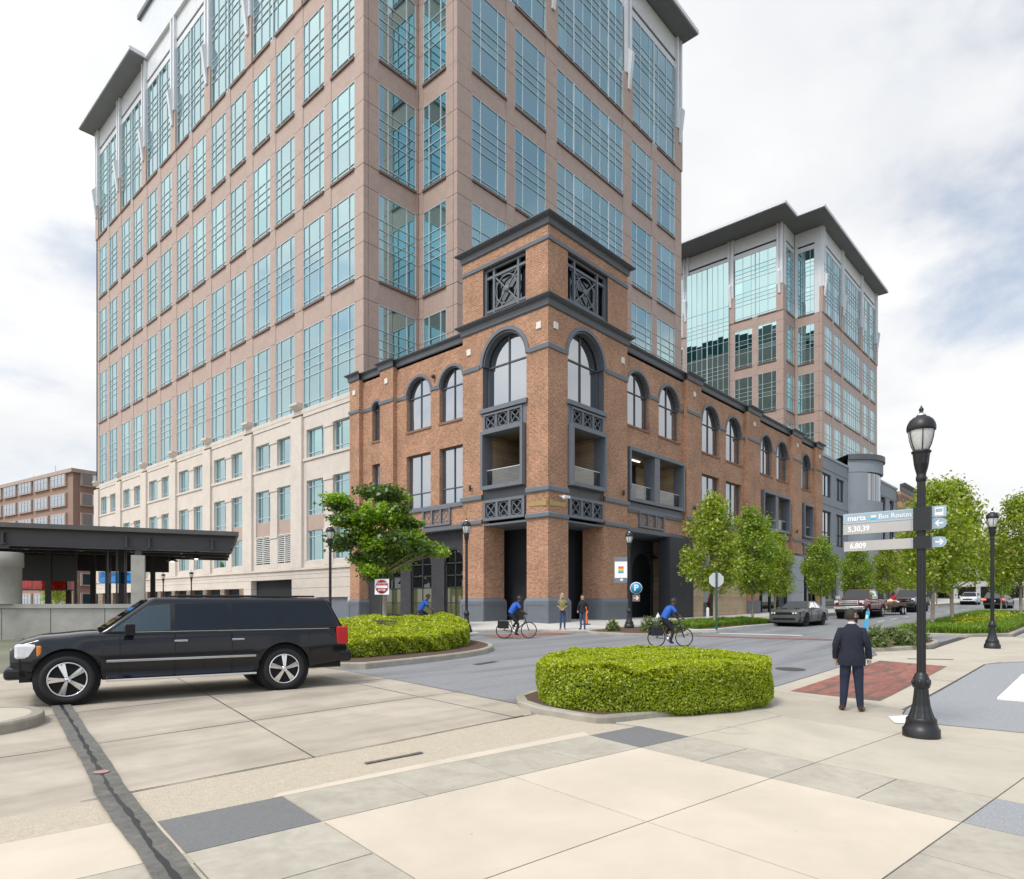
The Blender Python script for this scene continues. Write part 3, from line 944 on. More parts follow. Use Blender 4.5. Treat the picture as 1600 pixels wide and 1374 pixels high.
    for a, b in ((xN, rw[0][0]), (rw[1][1], rw[2][0]), (rw[2][1], rw[3][0]), (rw[4][1], xE)): stub(FR_, a, b)
    mb = MB(); mb.box(xL+.012, xL+1.33, yN, yN+.4, zs-.1, 54.4, 0); mb.build('stub_pier', GRANITE, t)
    for F, a, b in ((FNa, xL+.43, naw[0][0]), (FNa, naw[0][1], xN), (FNb, yR+.02, nbw[0][0]), (FNb, nbw[0][1], yN)):
        mb = MB(); F.box(mb, a+.02, b-.02, -.40, -.04, zs, 64.35); mb.build('corner_cladding', WHITEMETAL, t)
    # canopy slabs
    def canopy(poly, z0=64.4, th=.55):
        mb = MB(); mb.prism([(p[0],p[1],z0+.12) for p in poly], (0,0,th-.12))
        o = mb.build('canopy', WHITEMETAL, t)
        sb = MB()
        ip = inset(poly, .12)
        sb.prism([(p[0],p[1],z0) for p in ip], (0,0,.11)); sb.build('soffit', SOFFIT, t)
    if glassbay:
        canopy([(xL-5,38.2),(xL+.1,38.2),(xL+.1,34.0),(xE+.3,34.0),(xE+.3,yE+2),(xL-5,yE+2)])
    else:
        canopy([(57.0+dx,34.0),(xE+.2,34.0),(xE+.2,58),(57.0+dx,58)])
        canopy([(xL-1.9,82.3),(xL+9,82.3),(xL+9,yE+.8),(xL-1.9,yE+.8)], 64.3)
        up = MB()
        FL.box(up, yN, 83.6, -3.0, .25, 64.36, 69.5); up.build('parapet', WHITEMETAL, t)
        up = MB(); FL.box(up, yN, 83.9, -3.1, .55, 69.5, 70.0); up.build('coping', SLATE, t)
        up = MB(); FR_.box(up, xN, 56.8+dx, -3.0, .2, 64.36, 69.5); up.build('parapet', WHITEMETAL, t)
    # ---- glass: the panes that show largest are parts of their own
    def size(wn_):
        F, a, b, z0, z1 = wn_[:5]
        c = Vector(F.P((a+b)/2, 0, (z0+z1)/2))
        f = c.x*.7408+c.y*.6717
        nrm = Vector((-1,0,0)) if F.ax == 'L' else Vector((0,-1,0))
        vis = max(0.02, -nrm.dot((c-Vector((0,0,1.93))).normalized()))
        py = 944 - 1041.6*(c.z-1.93)/f
        return (b-a)*(z1-z0)*vis/f**2 * (1 if 0 < py < 700 else 0.02)
    wins.sort(key=size, reverse=True)
    bulk = MB(); left = piece_budget
    for F, a, b, z0, z1, cs, rs, hv in wins:
        k = (len(cs)+1)*(len(rs)+1)
        if k <= left:
            left -= k; window_grid(t, F, a, b, z0, z1, .12, cs, rs, TGLASS, MUNTIN, None, hv)
        else:
            window_grid(t, F, a, b, z0, z1, .12, cs, rs, TGLASS, MUNTIN, bulk, hv)
    if glassbay:
        a, b = pl[1][0], pl[1][3]
        window_grid(t, Face('L', xL-.3), a-.4, b+.4, 6.0, ztop, .05, (0.125,0.25,0.375,0.5,0.625,0.75,0.875), [k*8.16+q for k in range(6) for q in (.4,2.5,3.2,3.9,4.6,6.5)], TGLASS, MUNTIN, bulk, (0.5,))
    # ---- podium
    if podium:
        build_podium(t, FL, bulk, yE)
        mb = MB()
        for a, b, z0, z1 in ((yN, yR+3, 5.0, 17.3),): pass
        FR_.box(mb, xN, xE, -.42, 0, 5.0, 17.3); FNa.box(mb, xL+.43, xN, -.42, 0, 5.0, 17.3); FNb.box(mb, yR+.01, yN-.01, -.42, 0, 5.0, 17.3)
        mb.build('rear_podium_wall', LIMESTONE, t)
    else:
        mb = MB(); FR_.box(mb, xN, xE, -.42, 0, 5.0, SILLS[0]-.1); FL.box(mb, yN, yE, -.42, 0, 5.0, SILLS[0]-.1)
        FNa.box(mb, xL+.43, xN, -.42, 0, 5.0, SILLS[0]-.1); FNb.box(mb, yR+.01, yN-.01, -.42, 0, 5.0, SILLS[0]-.1)
        mb.build('lower_wall', GRANITE, t)
    o = bulk.build('panes', [TGLASS, TGLASS2, TGLASS3], t); tag(o, kind='stuff')
    return t
LOUVRE = pm('pale_louvre', (0.62,0.61,0.58), .5, .05, 3, obj=False)
GARAGE = pm('blue_grey_door', (0.155,0.175,0.215), .5, .06, 2, obj=False)
RUBBLE = brick_mat('rubble_stone', (0.36,0.27,0.21),(0.22,0.17,0.135),(0.10,0.085,0.07),.34,.11,.012)
def build_podium(t, F, bulk, yE):
    """beige precast base: piers, recessed window pairs in three rows, a string course, garage doors and stone-lined openings"""
    y0 = 40.3; zg = .05
    bays = [40.35+8.44*i for i in range(8)]
    # window rows: (sill, head)
    rows = ((13.6,15.88),(9.02,11.80),(5.40,7.80))
    for i in range(7):
        b0 = 40.35+8.44*i; pa, pb = b0, b0+8.44
        mb = MB(); F.box(mb, b0+8.25, b0+9.95, -.35, .16, 4.86, 17.05); mb.build('pier', LIMESTONE, t)
        # corbel under the granite pier above
        mb = MB()
        pts = [F.P(b0+8.45,0,17.66),F.P(b0+8.45,.46,17.98),F.P(b0+8.45,.46,18.16),F.P(b0+8.45,0,18.16)]
        mb.prism(pts, Vector(F.P(b0+9.6,0,0))-Vector(F.P(b0+8.45,0,0))); mb.build('corbel', LIMESTONE, t)
        ws = ((b0+1.42 if i == 0 else b0+1.62, b0+4.02),(b0+5.20, b0+7.82))
        if i == 0: ws = ((b0+1.0, b0+4.0),(b0+5.2,b0+7.82))
        u0 = b0+1.5 if i else b0-.1; u1 = b0+8.25
        for (s, h) in rows:
            louv = i == 1 and s == 5.40
            for (a, b) in ws:
                if louv:
                    lm_ = MB()
                    for k in range(14): 
                        z = s+.08+k*.165
                        pts = [F.P(a,-.2,z+.1),F.P(a,-.06,z),F.P(a,-.06,z+.03),F.P(a,-.2,z+.13)]
                        lm_.prism(pts, Vector(F.P(b,0,0))-Vector(F.P(a,0,0)))
                    for c in (a, (a+b)/2-.04, b-.08): F.box(lm_, c, c+.08, -.2, -.04, s, h)
                    F.box(lm_, a, b, -.2,-.04, h-.08, h)
                    lm_.build('louvre', LOUVRE, t)
                    continue
                window_grid(t, F, a, b, s, h, .34, (0.25,0.72), (0.42,) if h-s < 2.5 and s > 10 else ((.42,h-s-.5) if s > 8 else (h-s-.5,)), TGLASS, MUNTIN, bulk)
            # mullion pier between the pair with a small capital
            mb = MB(); F.box(mb, ws[0][1], ws[1][0], -.42, -.02, s-.4 if s < 6 else s, h); F.box(mb, ws[0][1]-.07, ws[1][0]+.07, -.42, .05, h-.28, h-.02); mb.build('window_pier', LIMESTONE, t)
            for ja, jb in ((u0, ws[0][0]), (ws[1][1], u1)):
                mb = MB(); F.box(mb, ja, jb, -.42, -.05, s, h); mb.build('jamb', LIMESTONE, t)
        # spandrel bands
        mb = MB(); F.box(mb, u0, u1, -.42, -.06, 15.88, 16.95); F.box(mb, u0, u1, -.42, 0, 16.98, 17.3); mb.build('frieze', LIMESTONE, t)
        mb = MB(); F.box(mb, u0, u1, -.42, -.06, 11.80, 13.38); F.box(mb, u0, u1, -.42, .04, 13.40, 13.6); mb.build('spandrel_band', LIMESTONE, t)
        for (a, b) in ws:
            mb = MB(); F.box(mb, a, b, -.42, -.16, 7.80, 9.02); mb.build('granite_spandrel', GRANITE, t)
        for ja, jb, jo in ((u0, ws[0][0], -.05), (ws[0][1], ws[1][0], -.02), (ws[1][1], u1, -.05)):
            mb = MB(); F.box(mb, ja, jb, -.42, jo, 7.8, 9.02); mb.build('jamb', LIMESTONE, t)
        mb = MB(); F.box(mb, u0, u1, -.42, -.05, 4.86, 5.38); mb.build('dado', LIMESTONE, t)
    mb = MB(); F.box(mb, y0, yE, -.42, .22, 4.66, 4.84); mb.build('string_course', LIMESTONE, t)
    mb = MB(); F.box(mb, y0, yE, -.42, .02, 17.3, 17.6); mb.build('base_course', LIMESTONE, t)
    # ground storey in courses, with its openings left free
    mb = MB()
    for z0, z1 in ((3.97,4.30),(4.32,4.64)):
        F.box(mb, y0, yE, -.42, .1, z0, z1)
    for z0, z1 in ((2.46,3.2),(3.22,3.95)):
        F.box(mb, y0, 50.2, -.42, .1, z0, z1); F.box(mb, 57.2, 58.6, -.42, .1, z0, z1)
    F.box(mb, 58.6, yE, -.42, .1, 3.32, 3.95)
    F.box(mb, 46.5, 50.2, -.42, .1, zg, 2.44); F.box(mb, y0, 42.2, -.42, .1, zg, 2.44); F.box(mb, 57.2, 58.6, -.42, .1, zg, 2.44)
    mb.build('ground_storey', LIMESTONE, t)
    g = MB(); F.box(g, 42.2, 46.5, -.42, -.1, zg, 2.44); g.build('service_door', GARAGE, t)
    g = MB(); F.box(g, 50.2, 54.6, -2.6, -2.4, zg, 3.95); g.build('garage_door', GARAGE, t)
    g = MB(); F.box(g, 54.6, 57.2, -2.6, -.9, zg, 3.95); g.build('garage_side_wall', LIMESTONE, t)
    for k in range(11):
        a = 58.6+k*3.9
        if a > yE-1: break
        g = MB(); F.box(g, a, a+.85, -.42, .1, zg, 3.3); g.build('stone_pier', RUBBLE, t)
        g = MB(); F.box(g, a+.85, a+3.9, -.62, -.5, zg, 3.3); g.build('opening_back', RUBBLE, t)
office_tower('office_tower', 'tall pink granite office tower with teal windows on a beige base behind the brick corner', 0.0, 100.4, True, True, 290)
office_tower('office_tower', 'more distant pink granite tower with flat white canopy roof at right of the tall tower', 82.0, 66.0, False, False, 150, glassbay=True)
# ================================================================== the brick corner building
def wall_open(mb, F, u0, u1, z0, z1, ops, depth, m=0, mrev=None, nseg=14):
    mrev = m if mrev is None else mrev
    Q = lambda pts, mm: F.quad(mb, pts, mm)
    cur = u0
    for (a, b, zs, zh, ar) in sorted(ops):
        if a > cur: Q([(cur,0,z0),(a,0,z0),(a,0,z1),(cur,0,z1)], m)
        if zs > z0: Q([(a,0,z0),(b,0,z0),(b,0,zs),(a,0,zs)], m)
        if ar:
            c, r = (a+b)/2, (b-a)/2
            pts = [(c-r*math.cos(math.pi*k/nseg), zh+r*math.sin(math.pi*k/nseg)) for k in range(nseg+1)]
        else:
            pts = [(a, zh), (b, zh)]
        for p, q in zip(pts, pts[1:]):
            Q([(p[0],0,p[1]),(q[0],0,q[1]),(q[0],0,z1),(p[0],0,z1)], m)
            Q([(p[0],0,p[1]),(p[0],-depth,p[1]),(q[0],-depth,q[1]),(q[0],0,q[1])], mrev)
        Q([(a,0,zs),(a,-depth,zs),(a,-depth,zh),(a,0,zh)][::-1], mrev)
        Q([(b,0,zs),(b,0,zh),(b,-depth,zh),(b,-depth,zs)][::-1], mrev)
        Q([(a,0,zs),(b,0,zs),(b,-depth,zs),(a,-depth,zs)], mrev)
        cur = b
    if cur < u1: Q([(cur,0,z0),(u1,0,z0),(u1,0,z1),(cur,0,z1)], m)
def prof_run(mb, F, ua, ub, prof, m0=0, m1=0, m=0):
    """sweep an (o,z) profile along a face; m0/m1 = mitre direction at either end (-1,0,1 times o)"""
    n = len(prof)
    A = [F.P(ua+m0*o, o, z) for o, z in prof]; B = [F.P(ub+m1*o, o, z) for o, z in prof]
    fs = [(i,(i+1)%n,n+(i+1)%n,n+i) for i in range(n)] + [tuple(range(n-1,-1,-1)), tuple(range(n,2*n))]
    mb.add(A+B, fs if F.ax == 'R' else [f[::-1] for f in fs], m)
def cornice_prof(z0, z1, out):
    h = z1-z0
    return [(-.2,z0),(.05,z0),(.05,z0+.05*h),(.09,z0+.08*h),(.11,z0+.60*h),(out*.45,z0+.68*h),(out*.62,z0+.70*h),(out*.62,z0+.76*h),(out*.86,z0+.80*h),(out*.86,z0+.88*h),(out,z0+.90*h),(out,z1),(-.2,z1)]
def arch_trim(mb, F, c, r, zs, w=.24, o=.07, n=18, m=0):
    for k in range(n):
        a0, a1 = math.pi*k/n, math.pi*(k+1)/n
        q = [(c-rr*math.cos(a), zs+rr*math.sin(a)) for rr, a in ((r,a0),(r,a1),(r+w,a1),(r+w,a0))]
        pts = [F.P(u, -.03, z) for u, z in q]
        mb.prism(pts if F.ax == 'R' else pts, Vector(F.P(0,o,0))-Vector(F.P(0,-.03,0)), m)
def arch_window(parent, F, a, b, zs, sp, rec, glass, fr, vbars=(0.5,), hbars=None, t=.07, arched=True, zh=None):
    c, r = (a+b)/2, (b-a)/2
    zh = sp if arched else zh
    hbars = [sp] if (hbars is None and arched) else (hbars or [])
    mb = MB(); fo = -rec+.02
    def bx(u0,u1,z0,z1): F.box(mb, u0, u1, -rec-.05, -rec+.06, z0, z1)
    bx(a,a+t,zs,zh); bx(b-t,b,zs,zh); bx(a,b,zs,zs+t)
    if arched:
        arch_trim(mb, F, c, r-t, sp, t, -rec+.06, 14)
        # pull ring back to the glazing plane
    else: bx(a,b,zh-t,zh)
    for v in vbars:
        u = a+(b-a)*v
        top = sp+math.sqrt(max(0,r*r-(u-c)**2))-t*.5 if arched else zh
        bx(u-t*.45,u+t*.45,zs,top)
    for z in hbars: bx(a,b,z-t*.45,z+t*.45)
    win = mb.build('window', fr, parent)
    us = [a]+[a+(b-a)*v for v in vbars]+[b]
    zz = [zs]+list(hbars)+([] if arched and hbars and hbars[-1] == sp else [zh])
    for p, q in zip(us, us[1:]):
        for z0, z1 in zip(zz, zz[1:]):
            g = MB(); e = random.gauss(0,.006)
            F.quad(g, [(p,-rec+e,z0),(q,-rec-e,z0),(q,-rec-e*.5,z1),(p,-rec+e*.5,z1)]); g.build('pane', glass, win)
        if arched:
            n = 8
            pts = [(p+(q-p)*k/n, sp+math.sqrt(max(0,r*r-(p+(q-p)*k/n-c)**2))) for k in range(n+1)]
            pl_ = [(p,-rec,sp),(q,-rec,sp)]+[(u,-rec,z) for u, z in pts[::-1]]
            pl_ = [x for i,x in enumerate(pl_) if i == 0 or (abs(x[0]-pl_[i-1][0])+abs(x[2]-pl_[i-1][2]) > 1e-4)]
            if abs(pl_[0][0]-pl_[-1][0])+abs(pl_[0][2]-pl_[-1][2]) < 1e-4: pl_ = pl_[:-1]
            g = MB(); F.quad(g, pl_); g.build('pane', glass, win)
    return win
def lattice(parent, F, u0, u1, z0, z1, n=3, o=.05, mt=None, fw=.12):
    mt = mt or SLATE
    mb = MB()
    F.box(mb, u0, u1, -.2, o+.04, z0, z0+fw); F.box(mb, u0, u1, -.2, o+.04, z1-fw, z1)
    cw = (u1-u0-fw)/n
    for k in range(n+1): F.box(mb, u0+k*cw, u0+k*cw+fw, -.2, o+.03, z0+fw, z1-fw)
    p = mb.build('lattice_frame', mt, parent)
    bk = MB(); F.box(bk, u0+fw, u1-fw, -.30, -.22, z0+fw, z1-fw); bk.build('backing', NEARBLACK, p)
    for k in range(n):
        a, b = u0+k*cw+fw, u0+(k+1)*cw; c, d = z0+fw, z1-fw
        g = MB()
        r = min(b-a, d-c)*.44; uc, zc = (a+b)/2, (c+d)/2
        P = lambda u, z, oo=0: Vector(F.P(u, oo, z))
        ring = [P(uc+r*math.cos(q*math.pi/10), zc+r*1.08*math.sin(q*math.pi/10)) for q in range(21)]
        for s, e in zip(ring, ring[1:]): g.bar(s, e, .05, .045)
        g.bar(P(a,c), P(b,d), .045, .05); g.bar(P(a,d), P(b,c), .045, .05)
        g.build('grille', mt, p)
    return p
def balcony(parent, F, u0, u1, z0, z1, depth=2.4, posts=(), out=.28, woodside=1, fw=.16, rail=True):
    mb = MB()
    F.box(mb, u0, u0+fw, -.5, out, z0, z1); F.box(mb, u1-fw, u1, -.5, out, z0, z1)
    F.box(mb, u0+fw, u1-fw, -.5, out, z0, z0+fw*1.3); F.box(mb, u0+fw, u1-fw, -.5, out, z1-fw*1.3, z1)
    for c in posts: F.box(mb, c-.32, c+.32, -.6, out-.06, z0+fw*1.3, z1-fw*1.3)
    fr = mb.build('balcony_frame', SLATE, parent)
    w = MB()
    F.box(w, u0, u1, -depth-.1, -depth, z0, z1)
    w.build('balcony_back', NEARBLACK, parent)
    spans = [u0]+list(posts)+[u1]
    w = MB()
    for a, b in zip(spans, spans[1:]):
        L_ = (b-a)
        F.box(w, a+L_*.42, b-.2, -depth, -depth+.12, z0+.2, z1-.15)
    F.box(w, u1-.06, u1+.02, -depth, -.5, z0, z1); F.box(w, u0-.02, u0+.06, -depth, -.5, z0, z1)
    w.build('wood_wall', WOODC, parent)
    w = MB(); F.box(w, u0, u1, -depth, -.5, z1-.12, z1-.04); w.build('balcony_ceiling', WOODC, parent)
    w = MB(); F.box(w, u0, u1, -depth, -.5, z0, z0+.1); w.build('balcony_floor', SLATE, parent)
    for a, b in zip(spans, spans[1:]):
        g = MB(); F.quad(g, [(a+fw,-.11,z0+fw*1.3),(b-fw,-.11,z0+fw*1.3),(b-fw,-.11,z0+1.12),(a+fw,-.11,z0+1.12)]); g.build('glass_railing', RAILGLASS, parent)
        g = MB(); F.box(g, a+fw, b-fw, -.135, -.085, z0+1.12, z0+1.155); g.build('handrail', WHITEMETAL, parent)
    # a ceiling strip lamp seen inside
    g = MB(); F.box(g, u0+(u1-u0)*.3, u0+(u1-u0)*.55, -depth*.62, -depth*.57, z1-.18, z1-.13); g.build('strip_lamp', LAMPW, parent)
    return fr
LAMPW = emit_mat('warm_white_lamp', (1.0,.93,.82), 1.6)
WOODC = pm('wood_boards', (0.47,0.345,0.22), .6, .16, 1.2, obj=False)
_nt = WOODC.node_tree
_b = _nt.nodes['Principled BSDF']
_src = _b.inputs['Base Color'].links[0].from_socket
_gp = N('ShaderNodeNewGeometry', _nt); _sx = N('ShaderNodeSeparateXYZ', _nt); _nt.links.new(_gp.outputs['Position'], _sx.inputs[0])
_fr = M_('FRACT', M_('MULTIPLY', _sx.outputs[2], 5.2, tree=_nt), tree=_nt)
_ln = M_('GREATER_THAN', _fr, 0.08, tree=_nt); _ln = M_('MULTIPLY', _ln, .45, tree=_nt); _ln = M_('ADD', _ln, .55, tree=_nt)
_wn = N('ShaderNodeTexWhiteNoise', _nt); _wn.noise_dimensions = '1D'
_nt.links.new(M_('FLOOR', M_('MULTIPLY', _sx.outputs[2], 5.2, tree=_nt), tree=_nt), _wn.inputs['W'])
_v = M_('ADD', M_('MULTIPLY', _wn.outputs['Value'], .3, tree=_nt), .82, tree=_nt)
_ln = M_('MULTIPLY', _ln, _v, tree=_nt)
_mm = N('ShaderNodeMixRGB', _nt, blend_type='MULTIPLY'); _mm.inputs[0].default_value = 1
_nt.links.new(_src, _mm.inputs[1]); _nt.links.new(_ln, _mm.inputs[2]); _nt.links.new(_mm.outputs[0], _b.inputs['Base Color'])

XB, YB = 27.0, 21.95
bb = thing('brick_building', 'orange brick corner building with arched windows and dark grey cornices', 'building', (XB, YB, .85), world=True)
FLt, FRt = Face('L', XB), Face('R', YB)               # corner turret planes
FLw, FRw = Face('L', XB+.3), Face('R', YB+.3)         # wings, set back a little
YT, XT = 28.4, 34.6                                   # turret ends
YE_, XE_ = 39.85, 70.7                                # wing ends
# hidden mass of the building
mb = MB()
mb.box(XB+3.0, XE_-.3, YB+3.0, 30.0, .3, 17.6); mb.box(XB+3.0, XB+9, 29.9, YE_-.2, .3, 17.6)
mb.box(XB+.9, XT-.5, YB+.9, YT-.5, 11.95, 17.8); mb.box(XB+1.2, XT-.5, YB+1.2, YT-.5, 17.9, 22.0)
mb.build('core', CORE, bb)
mb = MB(); mb.box(XB+.3, XE_, YB+.3, 30.0, 17.25, 17.55); mb.box(XB+.3, XB+9, 29.9, YE_, 17.25, 17.54); mb.build('roof', CHARCOAL, bb)
mb = MB(); mb.box(XB+.1, XT-.1, YB+.1, YT-.1, 21.9, 22.1); mb.build('turret_roof', CHARCOAL, bb)
mb = MB(); mb.box(XB+.3, XB+9, YE_-.35, YE_, .2, 17.4); mb.box(XE_-.35, XE_, YB+.3, 30, .6, 17.4)
mb.box(XT-.35, XT, YB+.5, YT, 17.4, 21.9); mb.box(XB+.5, XT-.36, YT-.35, YT, 17.4, 21.9); mb.build('party_wall', BRICK, bb)

# ---- turret walls
big = {'L': (23.45, 26.75), 'R': (28.68, 32.10)}
lan = {'L': (23.5, 26.72), 'R': (28.68, 32.50)}
for F, u0, u1, k in ((FLt, YB, YT, 'L'), (FRt, XB, XT, 'R')):
    a, b = big[k]
    mb = MB()
    # upper shaft with the great arch (arch zone), lantern above
    wall_open(mb, F, u0, u1, 12.78, 17.5, [(a, b, 12.78, 15.40, True)], .55, 0, 1)
    wall_open(mb, F, u0, u1, 18.0, 21.8, [(lan[k][0], lan[k][1], 18.05, 20.95, False)], .45, 0, 1)
    # piers either side of balcony and lattices
    wall_open(mb, F, u0, a, 6.5, 12.78, [], 0); wall_open(mb, F, b, u1, 6.5, 12.78, [], 0)
    F.quad(mb, [(a,0,6.5),(a,-.5,6.5),(a,-.5,12.78),(a,0,12.78)][::-1]); F.quad(mb, [(b,0,6.5),(b,0,12.78),(b,-.5,12.78),(b,-.5,6.5)][::-1])
    mb.build('turret_wall', [BRICK, CHARCOAL], bb)
    c, r = (a+b)/2, (b-a)/2
    tm = MB(); arch_trim(tm, F, c, r, 15.40, .20, .06, 22); tm.build('arch_trim', SLATE, bb)
    pr = [(-.05,15.33),(.07,15.33),(.09,15.56),(.05,15.6),(-.05,15.6)]
    tm = MB(); prof_run(tm, F, u0, a-.2, pr, -1, 0); tm.build('string_course', SLATE, bb)
    tm = MB(); prof_run(tm, F, b+.2, u1, pr, 0, 0); tm.build('string_course', SLATE, bb)
    arch_window(bb, F, a+.02, b-.02, 12.98, 15.40, .48, BGLASS, CHARCOAL, (0.5,), [15.40], .09)
    sb = MB(); F.box(sb, a-.12, b+.12, -.9, .16, 12.72, 12.96); sb.build('arch_sill', SLATE, bb)
    lattice(bb, F, a+.25, b-.12, 11.68, 12.66, 3)
    mb = MB(); F.box(mb, a, a+.25, -.3, .02, 11.6, 12.7); F.box(mb, b-.12, b, -.3, .02, 11.6, 12.7); mb.build('infill', SLATE, bb)
    balcony(bb, F, a+.06, b-.10, 8.35, 11.66, 3.2, (), .30)
    mb = MB(); F.box(mb, a, b, -.4, -.12, 7.75, 8.34); mb.build('apron', CHARCOAL, bb)
    lattice(bb, F, a+.1, b-.1, 6.62, 7.78, 3, fw=.16)
    # string courses round the piers at floor level
    for z0, z1 in ((7.86,8.14),(6.48,6.74)):
        pr = [(-.05,z0),(.10,z0),(.12,z0+.05),(.12,z1-.05),(.08,z1),(-.05,z1)]
        tm = MB(); prof_run(tm, F, u0, a, pr, -1, 0); tm.build('string_course', SLATE, bb)
        tm = MB(); prof_run(tm, F, b, u1+.1, pr, 0, 0); tm.build('string_course', SLATE, bb)
    # cornices
    for z0, z1, ou in ((17.50,18.06,.36),(21.74,22.26,.38)):
        tm = MB(); prof_run(tm, F, u0, u1, cornice_prof(z0,z1,ou), -1, 1); tm.build('cornice', CHARCOAL, bb)
    tm = MB(); pr = [(-.05,20.98),(.07,20.98),(.09,21.17),(.04,21.2),(-.05,21.2)]; prof_run(tm, F, u0, u1, pr, -1, 0); tm.build('string_course', SLATE, bb)
    # small square stone tiles
    for u in (u0+.62, u1-.55):
        tm = MB(); F.box(tm, u-.16, u+.16, -.02, .06, 16.45 if u < u1-1 else 16.35, 16.80 if u < u1-1 else 16.70); tm.build('stone_tile', PALETILE, bb)
    # lantern screen: frame with a circle and crossed struts
    la, lb = lan[k]; z0, z1 = 18.08, 20.93
    sc = MB(); o0, o1 = -.30, -.16
    bars = []
    wv, hz_ = (lb-la), (z1-z0)
    for f in (0, .215, .785, 1): F.box(sc, la+f*wv-(.07 if 0<f<1 else 0)-(0.14 if f==1 else 0), la+f*wv+(.07 if 0<f<1 else 0)+(.14 if f==0 else 0), o0, o1, z0, z1)
    for f in (0, .15, .82, 1): F.box(sc, la, lb, o0+.01, o1-.01, z0+f*hz_-(.07 if 0<f<1 else 0)-(.12 if f==1 else 0), z0+f*hz_+(.07 if 0<f<1 else 0)+(.12 if f==0 else 0))
    ls = sc.build('lantern_screen', SLATE, bb)
    g = MB(); ua, ub = la+.215*wv+.07, la+.785*wv-.07; za, zb = z0+.15*hz_+.07, z0+.82*hz_-.07
    uc, zc = (ua+ub)/2, (za+zb)/2; rr = min(ub-ua, zb-za)*.46
    P = lambda u, z: Vector(F.P(u, -.23, z))
    ring = [P(uc+rr*1.02*math.cos(q*math.pi/16), zc+rr*1.0*math.sin(q*math.pi/16)) for q in range(33)]
    for s, e in zip(ring, ring[1:]): g.bar(s, e, .05, .06)
    for (cu_, cz_) in ((ua,za),(ub,za),(ua,zb),(ub,zb)): g.bar(P(uc,zc), P(cu_,cz_), .06, .08)
    g.lathe([(0.0,-.05),(.2,-.05),(.2,.05),(0.0,.05)], 12, P(uc,zc), axis='x' if F.ax == 'L' else 'y')
    g.build('rosette', SLATE, ls)
    for f0, f1 in ((0,.215),(.215,.785),(.785,1)):
        g = MB(); F.quad(g, [(la+f0*wv,-.42,z0),(la+f1*wv,-.42,z0),(la+f1*wv,-.42,z1),(la+f0*wv,-.42,z1)]); g.build('pane', DGLASS, ls)

# ---- turret piers at the pavement, with panelled grey plinths
def pier(x0, x1, y0, y1, zb, zt=6.5, zp=2.22):
    mb = MB(); mb.box(x0, x1, y0, y1, zp-.1, zt); mb.build('pier', BRICK, bb)
    mb = MB(); e = .10
    mb.box(x0-e, x1+e, y0-e, y1+e, zb-.3, zp-.14)
    mb.add([(x0-e,y0-e,zp-.14),(x1+e,y0-e,zp-.14),(x1+e,y1+e,zp-.14),(x0-e,y1+e,zp-.14),(x0-.005,y0-.005,zp+.04),(x1+.005,y0-.005,zp+.04),(x1+.005,y1+.005,zp+.04),(x0-.005,y1+.005,zp+.04)],
           [(0,1,5,4),(1,2,6,5),(2,3,7,6),(3,0,4,7)])
    pl_ = mb.build('plinth', SLATE, bb)
    # raised stiles and rails leave a sunk panel on the two street faces
    for F, a, b in ((Face('L', x0-e), y0-e, y1+e), (Face('R', y0-e), x0-e, x1+e)):
        q = MB()
        F.box(q, a, a+.16, 0, .025, zb-.2, zp-.15); F.box(q, b-.16, b, 0, .025, zb-.2, zp-.15)
        F.box(q, a+.16, b-.16, 0, .024, zp-.34, zp-.15); F.box(q, a+.16, b-.16, 0, .024, zb-.2, zb+.22)
        q.build('panel_moulding', SLATE, pl_)
pier(XB, XB+1.72, YB, YB+1.48, .95)
pier(XB, XB+1.72, 26.68, 28.38, .9)
pier(32.08, 34.58, YB, YB+1.5, 1.0)
pier(XB, XB+1.2, 38.72, 39.83, .25)
# loggia behind the piers
mb = MB()
mb.box(XB+1.0, XB+3.4, YB+1.0, YT-.1, 6.35, 6.6); mb.box(XB+3.0, XT, YB+1.0, YB+3.4, 6.36, 6.6)
FLt.box(mb, YB+.05, YT, -1.5, -.03, 6.36, 6.47); FRt.box(mb, XB+1.5, XT, -1.5, -.03, 6.37, 6.46)
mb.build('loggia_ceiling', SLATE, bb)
mb = MB(); mb.box(XB+2.6, XB+2.9, YB+2.0, YT, .4, 6.4); mb.box(XB+2.6, XT, YB+2.2, YB+2.5, .4, 6.4); mb.build('loggia_wall', NEARBLACK, bb)

